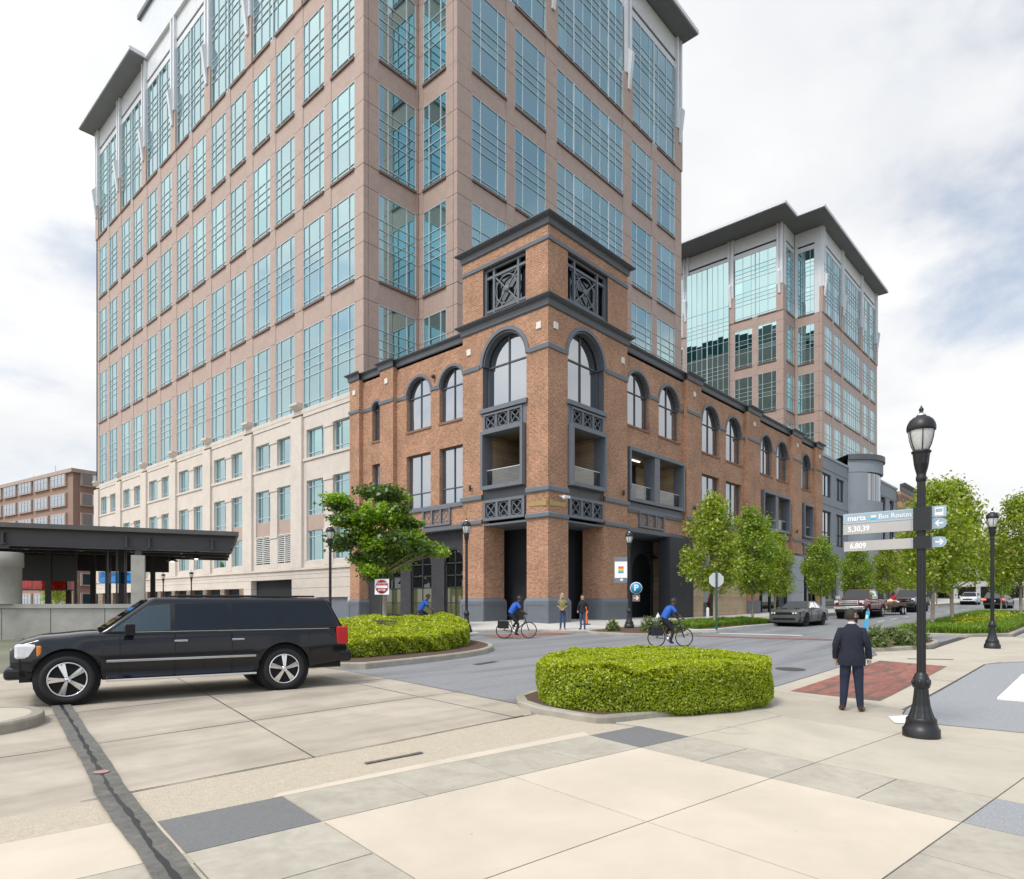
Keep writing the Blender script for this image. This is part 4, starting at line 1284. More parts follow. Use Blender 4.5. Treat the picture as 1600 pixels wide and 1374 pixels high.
# ---- wings
def wing(F, u0, u1, arches, wins, bals, piers_, name):
    mb = MB()
    wall_open(mb, F, u0, u1, 12.2, 17.45, [(a, b, 12.98, 15.12, True) for a, b in arches], .32)
    wall_open(mb, F, u0, u1, 6.62, 12.2, [(a, b, 7.98, 11.42, False) for a, b in wins]+[(a, b, 8.25, 11.60, False) for a, b, _ in bals], .32)
    mb.build('wall', BRICK, bb)
    cuts = []
    for a, b in arches:
        tm = MB(); arch_trim(tm, F, (a+b)/2, (b-a)/2, 15.12, .16, .06, 16); tm.build('arch_trim', SLATE, bb)
        arch_window(bb, F, a, b, 13.0, 15.12, .28, BGLASS, CHARCOAL, (0.5,), None, .07)
        sb = MB(); F.box(sb, a-.06, b+.06, -.3, .06, 12.86, 12.99); sb.build('sill', SILLB, bb)
        cuts.append((a-.16, b+.16))
    for a, b in wins:
        arch_window(bb, F, a, b, 8.0, 11.42, .28, BGLASS, CHARCOAL, (0.5,), [8.95], .07, False, 11.4)
    for a, b, ps in bals:
        balcony(bb, F, a+.02, b-.02, 8.27, 11.58, 2.4, ps)
        mb = MB(); F.box(mb, a, b, -.3, .1, 7.6, 8.2); mb.build('apron', CHARCOAL, bb)
    edges = [u0]+[x for c in sorted(cuts) for x in c]+[u1]
    for i in range(0, len(edges), 2):
        if edges[i+1]-edges[i] > .03:
            tm = MB(); prof_run(tm, F, edges[i], edges[i+1], [(-.05,15.16),(.06,15.16),(.08,15.36),(.04,15.4),(-.05,15.4)]); tm.build('string_course', SLATE, bb)
    tm = MB(); prof_run(tm, F, u0, u1, [(-.05,7.72),(.10,7.72),(.12,7.76),(.12,7.94),(.08,7.98),(-.05,7.98)]); tm.build('floor_band', SLATE, bb)
    tm = MB(); prof_run(tm, F, u0, u1, [(-.6,6.42),(.05,6.42),(.08,6.66),(-.6,6.66)]); tm.build('floor_band', SLATE, bb)
    tm = MB(); prof_run(tm, F, u0, u1, cornice_prof(17.38,17.88,.28)); tm.build('cornice', CHARCOAL, bb)
    Fp = Face(F.ax, F.p-.32)
    for a, b in piers_:
        pb = MB(); Fp.box(pb, a, b, -.5, 0, 6.62, 17.40); pb.build('pilaster', BRICK, bb)
        tm = MB(); prof_run(tm, Fp, a, b, cornice_prof(17.40,17.90,.30), -1, 1); tm.build('cornice', CHARCOAL, bb)
        tm = MB(); prof_run(tm, Fp, a, b, [(-.4,15.16),(.06,15.16),(.08,15.36),(.04,15.4),(-.4,15.4)], -1, 1); tm.build('string_course', SLATE, bb)
        tm = MB(); prof_run(tm, Fp, a, b, [(-.4,7.72),(.08,7.72),(.10,7.94),(.06,7.98),(-.4,7.98)], -1, 1)
        tm.build('string_course', SLATE, bb)
        c = (a+b)/2
        tm = MB(); Fp.box(tm, c-.15, c+.15, -.02, .06, 16.45, 16.78); tm.build('stone_tile', PALETILE, bb)
SILLB = pm('brick_sill', (0.23,0.125,0.085), .8, .15, 6, obj=False)
wing(FLw, YT, YE_, [(28.55,30.78),(31.6,33.95),(36.62,37.66)], [(28.55,30.78),(31.6,33.95),(36.62,37.66)], [], [(34.95,36.35),(38.72,39.85)], 'L')
wing(FRw, XT, XE_, [(34.95,37.65),(38.85,41.65),(45.0,47.85),(49.0,51.85),(55.75,58.25),(59.3,62.0),(65.6,68.1)], [(45.0,47.85),(49.0,51.85)],
     [(34.95,41.95,(38.3,)),(55.85,62.0,(58.85,)),(65.7,68.3,())], [(42.15,44.25),(52.4,54.85),(62.35,64.7),(68.9,70.7)], 'R')
lattice(bb, FLw, 29.7, 32.25, 6.72, 7.82, 3, o=.1); lattice(bb, FRw, 36.3, 39.4, 6.75, 7.78, 3, o=.1)
lattice(bb, FRw, 57.2, 60.4, 6.75, 7.78, 3, o=.1); lattice(bb, FRw, 66.0, 68.2, 6.75, 7.78, 2, o=.1)
# ---- left wing, street level: painted brick with arched shop windows
FLg = Face('L', XB+.75)
mb = MB(); gw = [(29.1,30.85),(32.05,34.1),(35.15,37.2)]
wall_open(mb, FLg, YT, 38.75, -.2, 6.6, [(a, b, 1.15, 4.45, True) for a, b in gw], .3); mb.build('street_wall', DKBRICK, bb)
for a, b in gw:
    arch_window(bb, FLg, a, b, 1.17, 4.45, .2, DGLASS, NEARBLACK, (0.5,), [2.0,2.95,3.7,4.45], .08)
    g = MB(); FLg.box(g, a+.1, b-.1, -.17, -.165, 1.25, 2.9); g.build('window_film', OLIVEGLASS, bb)
# ---- right wing, street level
mb = MB(); mb.box(XT-.2, 43.3, YB+.3, YB+3.6, 6.40, 6.46); mb.build('porch_ceiling', SLATE, bb)
FRg = Face('R', 24.9)
mb = MB(); wall_open(mb, FRg, 33.5, 43.6, .5, 6.45, [(39.85,42.35,1.0,4.25,True)], .3); mb.build('porch_wall', CHARCOAL, bb)
arch_window(bb, FRg, 39.85, 42.35, 1.0, 4.25, .2, DGLASS, NEARBLACK, (0.33,0.66), [3.3,4.25], .08)
mb = MB(); mb.box(42.6, 43.6, 23.6, 24.85, .5, 6.4); mb.build('wood_pillar', WOODC, bb)
mb = MB(); mb.box(39.9, 43.2, YB+.05, YB+.9, .6, 6.42); mb.box(43.0, 43.2, YB+.06, YB+3, .6, 6.41); mb.build('portal', NEARBLACK, bb)
lampb = MB(); c = (41.7, 24.3, 5.15)
lampb.lathe([(.05,.22),(.12,.2),(.34,.02),(.36,0),(.30,0.01)], 16, c); lampb.tube([(41.7,24.3,5.37),(41.7,24.4,5.6),(41.7,24.6,5.62),(41.7,24.9,5.5)], .02, 6); lampb.build('wall_lamp', NEARBLACK, bb)
mb = MB(); mb.box(43.25, 44.8, YB+.1, YB+.6, .6, 6.42); mb.box(47.4, 53.0, YB+.35, YB+.6, .6, 6.42); mb.build('wood_cladding', WOODC, bb)
mb = MB(); FRw.box(mb, 44.8, 47.4, -.5, -.3, .7, 6.42); mb.build('entrance_glass', DGLASS, bb)
mb = MB(); mb.box(53.1, 54.7, YB, YB+.8, .7, 6.45); mb.build('pier', BRICK, bb)
mb = MB(); mb.box(53.0, 54.8, YB-.08, YB+.85, .7, 2.2); mb.build('plinth', SLATE, bb)
for a, b in ((54.9,62.6),(65.4,70.4)):
    n = 4
    for k in range(n):
        g = MB(); w_ = (b-a)/n; FRw.box(g, a+k*w_+.05, a+(k+1)*w_-.05, -.45, -.42, .8, 6.2); g.build('shop_pane', DGLASS, bb)
    g = MB()
    for k in range(n+1): FRw.box(g, a+k*(b-a)/n-.05, a+k*(b-a)/n+.05, -.5, -.3, .7, 6.4)
    FRw.box(g, a, b, -.5, -.3, 6.2, 6.42); FRw.box(g, a, b, -.5, -.3, 4.6, 4.7); g.build('shopfront_frame', NEARBLACK, bb)
GREYSTONE = pm('grey_stone_cladding', (0.33,0.355,0.385), .6, .05, 2, obj=False)
for z in range(5):
    g = MB(); g.box(62.7, 65.3, YB-.02, YB+.8, .8+z*1.12, .8+z*1.12+1.10); g.build('stone_block', GREYSTONE, bb)
# ---- small fittings
for F, u, z in ((FLt, 27.6, 8.6),(FRt, 33.9, 8.55),(FRw, 42.9, 8.6),(FRw, 52.9, 8.6),(FRw, 63.0, 8.6)):
    g = MB(); q = F.P(u, .18, z)
    if F.p in (FRw.p,): q = F.P(u, .5, z)
    g.lathe([(.05,-.16),(.075,-.1),(.075,.1),(.05,.16)], 10, q); g.bar(q, F.P(u, -.02, z), .03); g.build('wall_lamp', NEARBLACK, bb)
g = MB(); q = FRt.P(27.9, .35, 7.55); g.lathe([(.0,-.10),(.09,-.07),(.10,0.0),(.05,.08)], 12, q); g.bar(q, FRt.P(27.9,0,7.7), .05); g.box(q[0]-.05,q[0]+.42,q[1]-.1,q[1]+.1,q[2]-.02,q[2]+.12)
g.build('security_camera', WHITEMETAL, bb)
for F, a, b in ((FLt, YB+.08, YB+1.25),(FRt, XB+.10, XB+1.45)):
    g = MB(); F.box(g, a, b, 0, .03, 7.12, 7.38); F.box(g, (a if a < 27 else a), (a+.28), .03, .045, 7.08, 7.42); g.build('street_plaque', BRASS, bb)
g = MB(); q = FLw.P(31.2, .15, 15.95); g.lathe([(.0,-.1),(.12,-.06),(.12,.06),(0,.1)], 10, q, axis='x'); g.build('vent', NEARBLACK, bb)
# ================================================================== other buildings along the street
GREYPAINT = pm('blue_grey_render', (0.245,0.268,0.298), .7, .06, 1.0, obj=False, stain=.08)
gb = thing('grey_building', 'blue grey rendered building with curved bow front beside the brick building', 'building', (70.75,22.05,1.2), world=True)
FG = Face('R', 22.1)
def plain_window(parent, F, a, b, z0, z1, rec=.2, glass=None, bars=(0.5,), hb=()):
    return arch_window(parent, F, a, b, z0, z1, rec, glass or BGLASS, NEARBLACK, bars, list(hb), .10, False, z1)
mb = MB()
wl1 = [(71.1,74.0),(75.7,78.4)]; wl2 = [(94.0,96.2),(98.2,100.6)]
wall_open(mb, FG, 70.75, 80.2, 12.2, 17.2, [(a,b,12.95,15.35,False) for a,b in wl1], .25)
wall_open(mb, FG, 70.75, 80.2, 6.6, 12.2, [(a,b,8.05,11.5,False) for a,b in wl1], .25)
mb.build('wall', GREYPAINT, gb); mb = MB()
wall_open(mb, FG, 87.0, 102, 12.2, 17.6, [(a,b,12.95,15.6,False) for a,b in wl2], .25)
wall_open(mb, FG, 87.0, 102, 6.6, 12.2, [(a,b,8.05,11.5,False) for a,b in wl2], .25)
mb.build('wall', GREYPAINT, gb)
mb = MB(); mb.box(70.8,102,22.4,40,1,17.0); mb.build('core', CORE, gb)
for a, b in wl1+wl2:
    plain_window(gb, FG, a, b, 13.0, 15.3); plain_window(gb, FG, a, b, 8.1, 11.45, hb=(9.3,))
for a, b, z in ((70.75,80.2,17.2),(87.0,102,17.6)):
    mb = MB(); FG.box(mb, a, b, -.5, .12, z-.25, z); mb.build('coping', GREYSTONE, gb)
    mb = MB(); FG.box(mb, a, b, -.3, .06, 12.15, 12.27); FG.box(mb, a, b, -.3, .06, 15.75, 15.85); mb.build('band', GREYPAINT, gb)
# bow front
cx, cy, rr = 83.6, 23.8, 4.2
def bow(z0, z1, r, a0, a1, n=16):
    m_ = MB()
    pts = [(cx+r*math.sin(R(a)), cy-r*math.cos(R(a))) for a in [a0+(a1-a0)*i/n for i in range(n+1)]]
    for p, q in zip(pts, pts[1:]): m_.quad((p[0],p[1],z0),(q[0],q[1],z0),(q[0],q[1],z1),(p[0],p[1],z1))
    m_.add([(p[0],p[1],z1) for p in pts]+[(cx,cy+2,z1)], [tuple(range(len(pts)+1))]); m_.add([(p[0],p[1],z0) for p in pts]+[(cx,cy+2,z0)], [tuple(range(len(pts),-1,-1))])
    return m_
bow(6.6,13.4,rr,-66,66).build('bow_wall', GREYPAINT, gb); bow(16.55,17.9,rr+.05,-66,66).build('bow_parapet', GREYPAINT, gb)
bow(17.9,18.5,rr+.25,-66,66).build('bow_cap', CHARCOAL, gb)
for a0, a1 in ((-66,-36),(46,66)): bow(13.4,16.55,rr,a0,a1,5).build('bow_pier', GREYPAINT, gb)
for a in range(-36,46,12):
    bow(13.45,16.5,rr-.25,a,a+11.4,3).build('bow_pane', BGLASS, gb)
    bow(13.4,16.55,rr-.12,a-.6,a+.4,1).build('bow_mullion', NEARBLACK, gb)
mb = MB(); mb.box(70.75,102,21.9,22.5,6.0,6.6); mb.build('fascia', SLATE, gb)
for k, (a, b, mt) in enumerate(((70.8,72,GREYSTONE),(72,76.5,DGLASS),(76.5,78,GREYSTONE),(78,83,NEARBLACK),(83,84.5,BRICK),(84.5,90,NEARBLACK),(90,92,GREYSTONE),(92,101.5,DGLASS))):
    mb = MB(); mb.box(a+.02,b-.02,22.05+(.3 if mt in (DGLASS,NEARBLACK) else 0),22.5,1.0,6.0); mb.build('shopfront' if mt in (DGLASS,NEARBLACK) else 'stone_pier', mt, gb)
# striped brick building beyond
STRIPE1 = brick_mat('tan_brick', (0.48,0.27,0.16),(0.42,0.23,0.14),(0.5,0.4,0.3)); STRIPE2 = brick_mat('brown_brick', (0.22,0.10,0.075),(0.18,0.08,0.06),(0.3,0.24,0.19))
sb_ = thing('striped_brick_building', 'banded tan and brown brick building with dark cornice further down the street', 'building', (102.1,22,1.8), world=True)
z = 6.0; k = 0
while z < 17.2:
    h = 1.0 if k % 2 else .8
    mb = MB(); mb.box(102.1,126,21.6-.02*(k%2),34,z,min(z+h,17.2)); mb.build('brick_band', (STRIPE1,STRIPE2)[k%2], sb_); z += h; k += 1
mb = MB(); prof_run(mb, Face('R',21.6), 102.1, 126, cornice_prof(17.2,18.2,.6), -1, 1); mb.build('cornice', CHARCOAL, sb_)
TANWALL = pm('tan_stucco', (0.52,0.42,0.31), .8, .05, 1.0, obj=False)
mb = MB(); mb.box(102.2,126,21.7,34,1.4,6.0); mb.build('ground_storey', TANWALL, sb_)
for a in (104,109,114,119):
    for z0, z1 in ((8.2,10.8),(13,15.2)): plain_window(sb_, Face('R',21.75), a, a+2.4, z0, z1, .12)
    mb = MB(); mb.box(a,a+3,21.6,21.69,1.6,5); mb.build('shopfront', DGLASS, sb_)
# pale block closing the street
fb = thing('distant_building', 'pale low office block with dark windows closing the far end of the street', 'building', (170,10,3), world=True)
PALEWALL = pm('pale_far_wall', (0.55,0.54,0.52), .7, .05, .5, obj=False)
mb = MB(); mb.box(170,190,-12,34,1,14); mb.build('wall', PALEWALL, fb)
mb = MB(); mb.box(167,192,-13,36,14,15); mb.build('roof', CHARCOAL, fb)
for y in range(-10,34,4):
    for z in (3.2,6.8,10.4):
        plain_window(fb, Face('L',169.98), y, y+3.2, z, z+2.4, -.01, DGLASS)
# brown office block far left
BROWNB = pm('brown_brick_far', (0.295,0.185,0.145), .8, .06, .6, obj=True); PINKBAND = pm('pink_band_far', (0.42,0.32,0.27), .8, .05, .6, obj=True)
FARGLASS = glass_mat('far_blue_glass', (0.03,0.06,0.09), (0.75,0.82,0.92), .45)
bo = thing('brown_office_block', 'brown brick office block with ribbon windows behind the station canopy', 'building', (36.5,143,.2), R(8.5))
mb = MB(); mb.box(.5,44,.5,70,0,26.2); mb.build('body', BROWNB, bo)
mb = MB(); mb.box(0,45,0,71,26.2,26.9); mb.build('parapet', PINKBAND, bo)
for fl in range(7):
    z = 1.6+fl*3.75
    for k in range(9):
        y0 = 3+k*7.4
        m_ = MB(); m_.box(.12,.49,y0-.25,y0+6.1,z-.25,z+2.25); m_.build('window_surround', PINKBAND, bo)
        w_ = MB(); w_.quad((.10,y0+5.8,z),(.10,y0,z),(.10,y0,z+2),(.10,y0+5.8,z+2)); wo_ = w_.build('window', FARGLASS, bo)
        m_ = MB()
        for q in range(5): m_.box(.04,.12,y0+q*1.45-.06,y0+q*1.45+.06,z,z+2)
        m_.box(.04,.12,y0,y0+5.8,z+1.3,z+1.4); m_.build('mullions', PALEWALL, wo_)
    for k in range(4):
        x0 = 2+k*9
        m_ = MB(); m_.box(x0-.3,x0+4.3,.12,.49,z-.25,z+2.25); m_.build('window_surround', PINKBAND, bo)
        w_ = MB(); w_.quad((x0,.10,z),(x0+4,.10,z),(x0+4,.10,z+2),(x0,.10,z+2)); w_.build('window', FARGLASS, bo)
m_ = MB()
for x, y, h in ((3,14,2.5),(9,40,4.5)): m_.bar((x,y,26.9),(x,y,26.9+h), .12)
m_.build('antenna', WHITEMETAL, bo)

# ================================================================== station canopy on the left
STEEL = pm('black_steel', (0.052,0.048,0.050), .45, .10, 1.5, obj=True)
ROOFEDGE = pm('weathered_roof_edge', (0.095,0.088,0.082), .6, .15, 2.0, obj=True)
CASTCON = pm('cast_concrete', (0.40,0.385,0.335), .85, .10, 1.4, bump=.06, bscale=60, obj=True, stain=.22)
REDGLASS = clear_glass('orange_red_glass', (0.85,0.14,0.03), .08)
BLUEGLASS = clear_glass('blue_glass', (0.03,0.30,0.85), .08)
AMB = R(-23.5)
st = thing('station_canopy', 'black steel station canopy on concrete columns at the left', 'canopy', (17.9,38.4,.2), AMB)
def zst(z): return z-.2
L0 = -26.0
mb = MB(); mb.box(L0,.35,-.55,14.5,zst(5.88),zst(6.12)); mb.build('roof', ROOFEDGE, st)
mb = MB()
mb.add([(L0,-.08,zst(4.98)),(-.12,-.08,zst(4.98)),(.22,-.08,zst(5.88)),(L0,-.08,zst(5.88)),(L0,.08,zst(4.98)),(-.12,.08,zst(4.98)),(.22,.08,zst(5.88)),(L0,.08,zst(5.88))],[(0,1,2,3),(7,6,5,4),(1,5,6,2),(0,4,5,1)])
mb.box(L0,-.08,-.24,.24,zst(4.94),zst(4.98)); mb.box(L0,.2,-.2,.2,zst(5.84),zst(5.88)); mb.build('girder', STEEL, st)
for x in (-10.9,-5.35,-4.25,-1.05):
    g = MB(); g.box(x-.05,x+.05,-.10,-.34,zst(5.02),zst(5.66)); g.box(x-.16,x+.16,-.32,-.36,zst(5.62),zst(5.66)); g.box(x-.16,x+.16,-.32,-.36,zst(5.02),zst(5.06)); g.build('bracket', STEEL, st)
for y in (3.5,7,10.5,14):
    g = MB(); g.box(L0,.1,y-.1,y+.1,zst(5.3),zst(5.86)); g.build('purlin', STEEL, st)
for x in range(-24,1,3):
    g = MB(); g.box(x-.08,x+.08,.1,14.2,zst(5.45),zst(5.87)); g.build('rafter', STEEL, st)
g = MB(); g.box(L0,.1,13.9,14.1,zst(.3),zst(5.6)) if False else g.box(L0,-4,13.9,14.0,zst(4.3),zst(5.6)); g.build('back_panel', STEEL, st)
# columns
for x, r_, sq in ((-10.85,.72,False),(-4.8,.34,True)):
    c_ = MB()
    if sq:
        c_.box(x-.33,x+.33,-.33,.33,zst(1.93),zst(4.62)); c_.build('column', CASTCON, st)
        g = MB(); g.box(x-.16,x+.16,-.16,.16,zst(4.62),zst(4.95)); g.build('bearing', STEEL, st)
    else:
        c_.lathe([(.72,zst(1.93)),(.72,zst(3.80)),(.80,zst(3.83)),(.80,zst(4.56)),(.76,zst(4.60))],28,(x,0,0)); c_.build('column', CASTCON, st)
        g = MB(); g.box(x-.2,x+.2,-.2,.2,zst(4.8),zst(4.95)); g.build('bearing', STEEL, st)
for x, y in ((-20,13),(-15,13),(-10.2,13),(-5,13),(-7.4,9.5),(-6.3,6.5),(-8.6,12.0)):
    g = MB(); g.box(x-.16,x+.16,y-.16,y+.16,zst(.2),zst(5.5)); g.build('post', STEEL, st)
# coloured glass screens
for x0, x1 in ((-14.2,-11.75),(-11.5,-10.2),(-10.0,-8.7)):
    g = MB(); g.box(x0,x1,6.0,6.03,zst(2.80),zst(3.32)); g.build('orange_glass_screen', REDGLASS, st)
    g = MB(); g.box(x0,x1,6.0,6.04,zst(3.32),zst(4.9)); g.build('screen_head', STEEL, st)
    g = MB(); g.box(x0-.12,x0+.05,5.9,6.1,zst(.2),zst(5.2)); g.box(x1-.05,x1+.08,5.9,6.1,zst(.2),zst(5.2)); g.box(x0,x1,5.95,6.08,zst(2.74),zst(2.80)); g.build('screen_frame', STEEL, st)
for k in range(4):
    x0 = -6.9+k*.45
    g = MB(); g.quad((x0,1.8+k*.02,zst(3.1)),(x0+.36,1.9+k*.02,zst(3.1)),(x0+.36,1.9+k*.02,zst(3.75)),(x0,1.8+k*.02,zst(3.75))); g.build('blue_glass_screen', BLUEGLASS, st)
    g = MB(); g.box(x0+.36,x0+.45,1.8,1.95,zst(.3),zst(5.2)); g.build('screen_post', STEEL, st)
# pendant lamps under the eaves
for x, y in ((-1.9,.9),(-3.3,4.0),(-12,2.4),(-9.5,9)):
    g = MB(); g.lathe([(.03,zst(5.2)),(.03,zst(4.85)),(.10,zst(4.83)),(.12,zst(4.72)),(.34,zst(4.60)),(.36,zst(4.57)),(.05,zst(4.59))],16,(x,y,0)); p_ = g.build('pendant_lamp', STEEL, st)
    g = MB(); g.lathe([(.0,zst(4.50)),(.09,zst(4.54)),(.10,zst(4.59))],12,(x,y,0)); g.build('lamp_glass', LAMPW, p_)
# retaining wall below
rw_ = thing('retaining_wall', 'low concrete retaining wall under the station canopy', 'wall', (17.9,38.4,.2), AMB)
x = -26.0; k = 0
while x < -1.0:
    w_ = (2.45,1.6,2.45,2.1)[k % 4]
    g = MB(); g.box(x+.015,min(x+w_,-.6)-.015,-.42,-.05,zst(.0),zst(1.68)); g.build('wall_panel', CASTCON, rw_); x += w_; k += 1
g = MB(); g.box(-26,-.55,-.50,.9,zst(1.70),zst(1.93)); g.build('coping', CASTCON, rw_)
g = MB(); g.box(-26,-.7,-.05,.6,zst(-.1),zst(1.7)); g.build('backing', CASTCON, rw_)
# terrace behind the wall so that trees beyond stand on something
struct('station_terrace', sheet([(-20,48),(4,45.5),(17,39.6),(24,52),(20,120),(-40,120)], .05, 6.0), SIDEWALK)

# ================================================================== street lamps
LAMPBLK = pm('black_lamp_paint', (0.010,0.010,0.012), .42, .2, 5, obj=True); LAMPGLASS = pm('ribbed_lamp_glass', (0.55,0.56,0.54), .18, .12, 16, obj=True, spec=.6); NICKEL = pm('bright_cap', (0.75,0.75,0.72), .3, .05, 3, metal=.7)
def street_lamp_proto():
    t = thing('street_lamp', 'lamp', 'street lamp')
    g = MB(); g.lathe([(.242,0),(.242,.115),(.225,.13),(.205,.18),(.195,.235),(.20,.25),(.185,.275)],24); g.lathe([(.175,.275),(.15,.34),(.118,.45),(.100,.60),(.092,.70)],32,flute=.055,smooth=False); g.lathe([(.092,.70),(.112,.72),(.115,.80),(.10,.86),(.088,.875),(.088,.90),(.07,.915),(.064,.93)],24); g.build('base', LAMPBLK, t)
    g = MB()
    for a in range(6):
        an = a*math.pi/3; c = (.107*math.cos(an),.107*math.sin(an),.785); g.lathe([(0,-.05),(.02,-.04),(.026,0),(.02,.04),(0,.05)],6,c)
    g.build('rosettes', LAMPBLK, t)
    g = MB(); g.lathe([(.060,.90),(.056,3.72)],24,flute=.10,smooth=False); g.build('shaft', LAMPBLK, t)
    g = MB(); g.lathe([(.062,3.70),(.070,3.72),(.070,3.76),(.06,3.78),(.065,3.82),(.082,3.88),(.096,3.95)],20); g.lathe([(.096,3.95),(.112,4.10)],24,flute=.07,smooth=False); g.lathe([(.112,4.10),(.128,4.115),(.128,4.135),(.105,4.15)],20); g.build('capital', LAMPBLK, t)
    g = MB(); g.lathe([(.092,4.14),(.125,4.22),(.152,4.32),(.165,4.42),(.168,4.46)],20); gl = g.build('globe', LAMPGLASS, t)
    g = MB()
    for a in range(6):
        an = a*math.pi/3+.3
        g.tube([(r_*math.cos(an),r_*math.sin(an),z) for r_,z in ((.100,4.14),(.136,4.22),(.163,4.32),(.176,4.42),(.178,4.50))],.0065,6)
    g.build('cage', LAMPBLK, t)
    g = MB(); g.lathe([(.182,4.43),(.188,4.44),(.188,4.49),(.178,4.53),(.150,4.585),(.105,4.625),(.066,4.64),(.066,4.652)],24); g.build('hood', LAMPBLK, t)
    g = MB(); g.lathe([(.062,4.65),(.055,4.67),(.03,4.69)],16); g.build('bright_cap', NICKEL, t)
    g = MB(); g.lathe([(.028,4.685),(.03,4.70),(.02,4.712),(.033,4.73),(.03,4.75),(.012,4.78),(.0,4.81)],12); g.build('finial', LAMPBLK, t)
    return t
LAMPS = [((11.15,2.10),.012,1.0,'nearest black street lamp carrying the bus route signs'),((27.9,3.15),.02,1.0,'black street lamp on the pavement beside the grass bed at right'),
 ((28.0,17.66),.15,1.0,'black street lamp holding the parking sign in the small planted island'),((20.1,20.9),.14,1.04,'black street lamp before the brick pier behind the left hedge'),
 ((15.5,24.3),.10,.98,'black street lamp in front of the beige tower base'),((27.0,66.5),.14,1.05,'small distant lamp post before the stone openings, right of the pair'),((27.0,73.5),.14,1.05,'small distant lamp post before the stone openings, left of the pair')]
proto = street_lamp_proto()
for i, ((x,y),off,sc_,lab) in enumerate(LAMPS):
    o = proto if i == 0 else copy_tree(proto)
    o.location = (x,y,G(x,y)+off); o.scale = (sc_,)*3
    tag(o, lab, 'street lamp', 'street lamps of one pattern')
# ---- finger signs on the nearest lamp
SIGNBLUE = pm('sign_grey_blue', (0.31,0.39,0.46), .4, .05, 4, obj=True); SIGNGREY = pm('sign_warm_grey', (0.43,0.41,0.39), .4, .04, 4, obj=True); SIGNWHITE = pm('sign_white', (0.86,0.86,0.86), .5, .02, 4); SIGNLINE = pm('sign_pale_line', (0.52,0.62,0.70), .5, .02, 4); SIGNCYAN = pm('sign_cyan', (0.05,0.42,0.72), .5, .03, 4); SIGNYEL = pm('sign_pale_yellow', (0.86,0.80,0.48), .5, .03, 4)
lx, ly = 11.15, 2.10; lz = G(lx,ly)+.012
TROT = (R(90),0,R(-90))
def letter(body, size, loc, mt, parent, rot=TROT, bold=False, sx=1.0, space=1.0):
    me = text_mesh(body, size, .0015, bold, space=space); me.materials.clear(); me.materials.append(mt)
    o = bpy.data.objects.new('lettering', me); col.objects.link(o); o.parent = parent; o.location = loc; o.rotation_euler = rot; o.scale = (sx,1,1); return o
def plate(name, parent, y0, y1, z0, z1, x=-.012, th=.024, mt=None, bord=True, m2=None):
    g = MB(); g.box(x,x+th,y0,y1,z0,z1); p_ = g.build(name, mt, parent)
    if bord:
        b_ = MB(); t_ = .006
        for a,b,c,d in ((y0+.012,y1-.012,z0+.010,z0+.010+t_),(y0+.012,y1-.012,z1-.010-t_,z1-.010),(y0+.012,y0+.012+t_,z0+.010,z1-.010),(y1-.012-t_,y1-.012,z0+.010,z1-.010)): b_.box(x-.002,x-.0005,a,b,c,d)
        b_.build('border', SIGNLINE, p_)
    return p_
s1 = thing('bus_route_sign', 'two tier bus routes finger sign with numbers 5,30,39 on the nearest lamp', 'sign', (lx,ly,lz))
p_ = plate('header_plate', s1, .085, 1.05, 3.155, 3.315, mt=SIGNBLUE)
letter('marta', .115, (-.0145,.86,3.237), SIGNWHITE, p_, bold=True, sx=.95); letter('Bus Routes', .105, (-.0145,.335,3.235), SIGNWHITE, p_, sx=.92)
g = MB(); g.box(-.0145,-.0125,.585,.665,3.20,3.225); g.build('wave_mark', SIGNCYAN, p_); g = MB(); g.box(-.0145,-.0125,.59,.66,3.228,3.262); g.build('sun_mark', SIGNYEL, p_)
p_ = plate('number_plate', s1, .085, 1.05, 2.995, 3.150, mt=SIGNGREY, bord=False); letter('5,30,39', .115, (-.0145,.83,3.07), SIGNWHITE, p_, bold=True, sx=.9)
g = MB(); g.box(-.014,-.0125,.085,.105,2.995,3.150); g.box(-.014,-.0125,.12,.132,3.005,3.14); g.build('edge_stripe', SIGNBLUE, p_)
g = MB(); g.box(-.075,.075,-.13,.09,2.98,3.32); g.build('clamp', LAMPBLK, s1)
def arrow(parent, yc, zc, dirn, x=-.0145, s=.055):
    g = MB(); pts = lambda q: [(x, yc-dirn*a*s, zc+b*s) for a,b in q]
    g.poly([Vector(p) for p in pts([(1,0),(0.1,.95),(0.1,.5),(.45,.18),(-.9,.18),(-.9,-.18),(.45,-.18),(0.1,-.5),(.1,-.95)])]); return g.build('arrow', SIGNWHITE, parent)
def round_plate(name, parent, y0, y1, z0, z1, left):
    g = MB(); zc = (z0+z1)/2; r_ = (z1-z0)/2
    pts = [(y1,z0),(y1,z1)]+[(y0+r_-r_*math.cos(a)*1.0, zc+r_*math.sin(a)) for a in [math.pi/2*(1-k/5) if False else math.pi/2-k*math.pi/10 for k in range(11)]]
    g.prism([(-.012,y,z) for y,z in pts], (.024,0,0)); return g.build(name, SIGNBLUE, parent)
p_ = plate('bus_icon_plate', s1, -.31,-.135,3.165,3.325, mt=SIGNBLUE)
g = MB(); g.box(-.0145,-.0125,-.275,-.17,3.19,3.30); g.build('bus_icon', SIGNWHITE, p_); g = MB(); g.box(-.016,-.0146,-.265,-.18,3.235,3.285); g.build('icon_window', SIGNBLUE, p_)
p_ = round_plate('arrow_plate', s1, -.315,-.135,3.0,3.155, True); arrow(p_, -.225, 3.078, -1)
s2 = thing('bus_route_sign', 'single finger sign with numbers 6,809 below the bus routes header', 'sign', (lx,ly,lz))
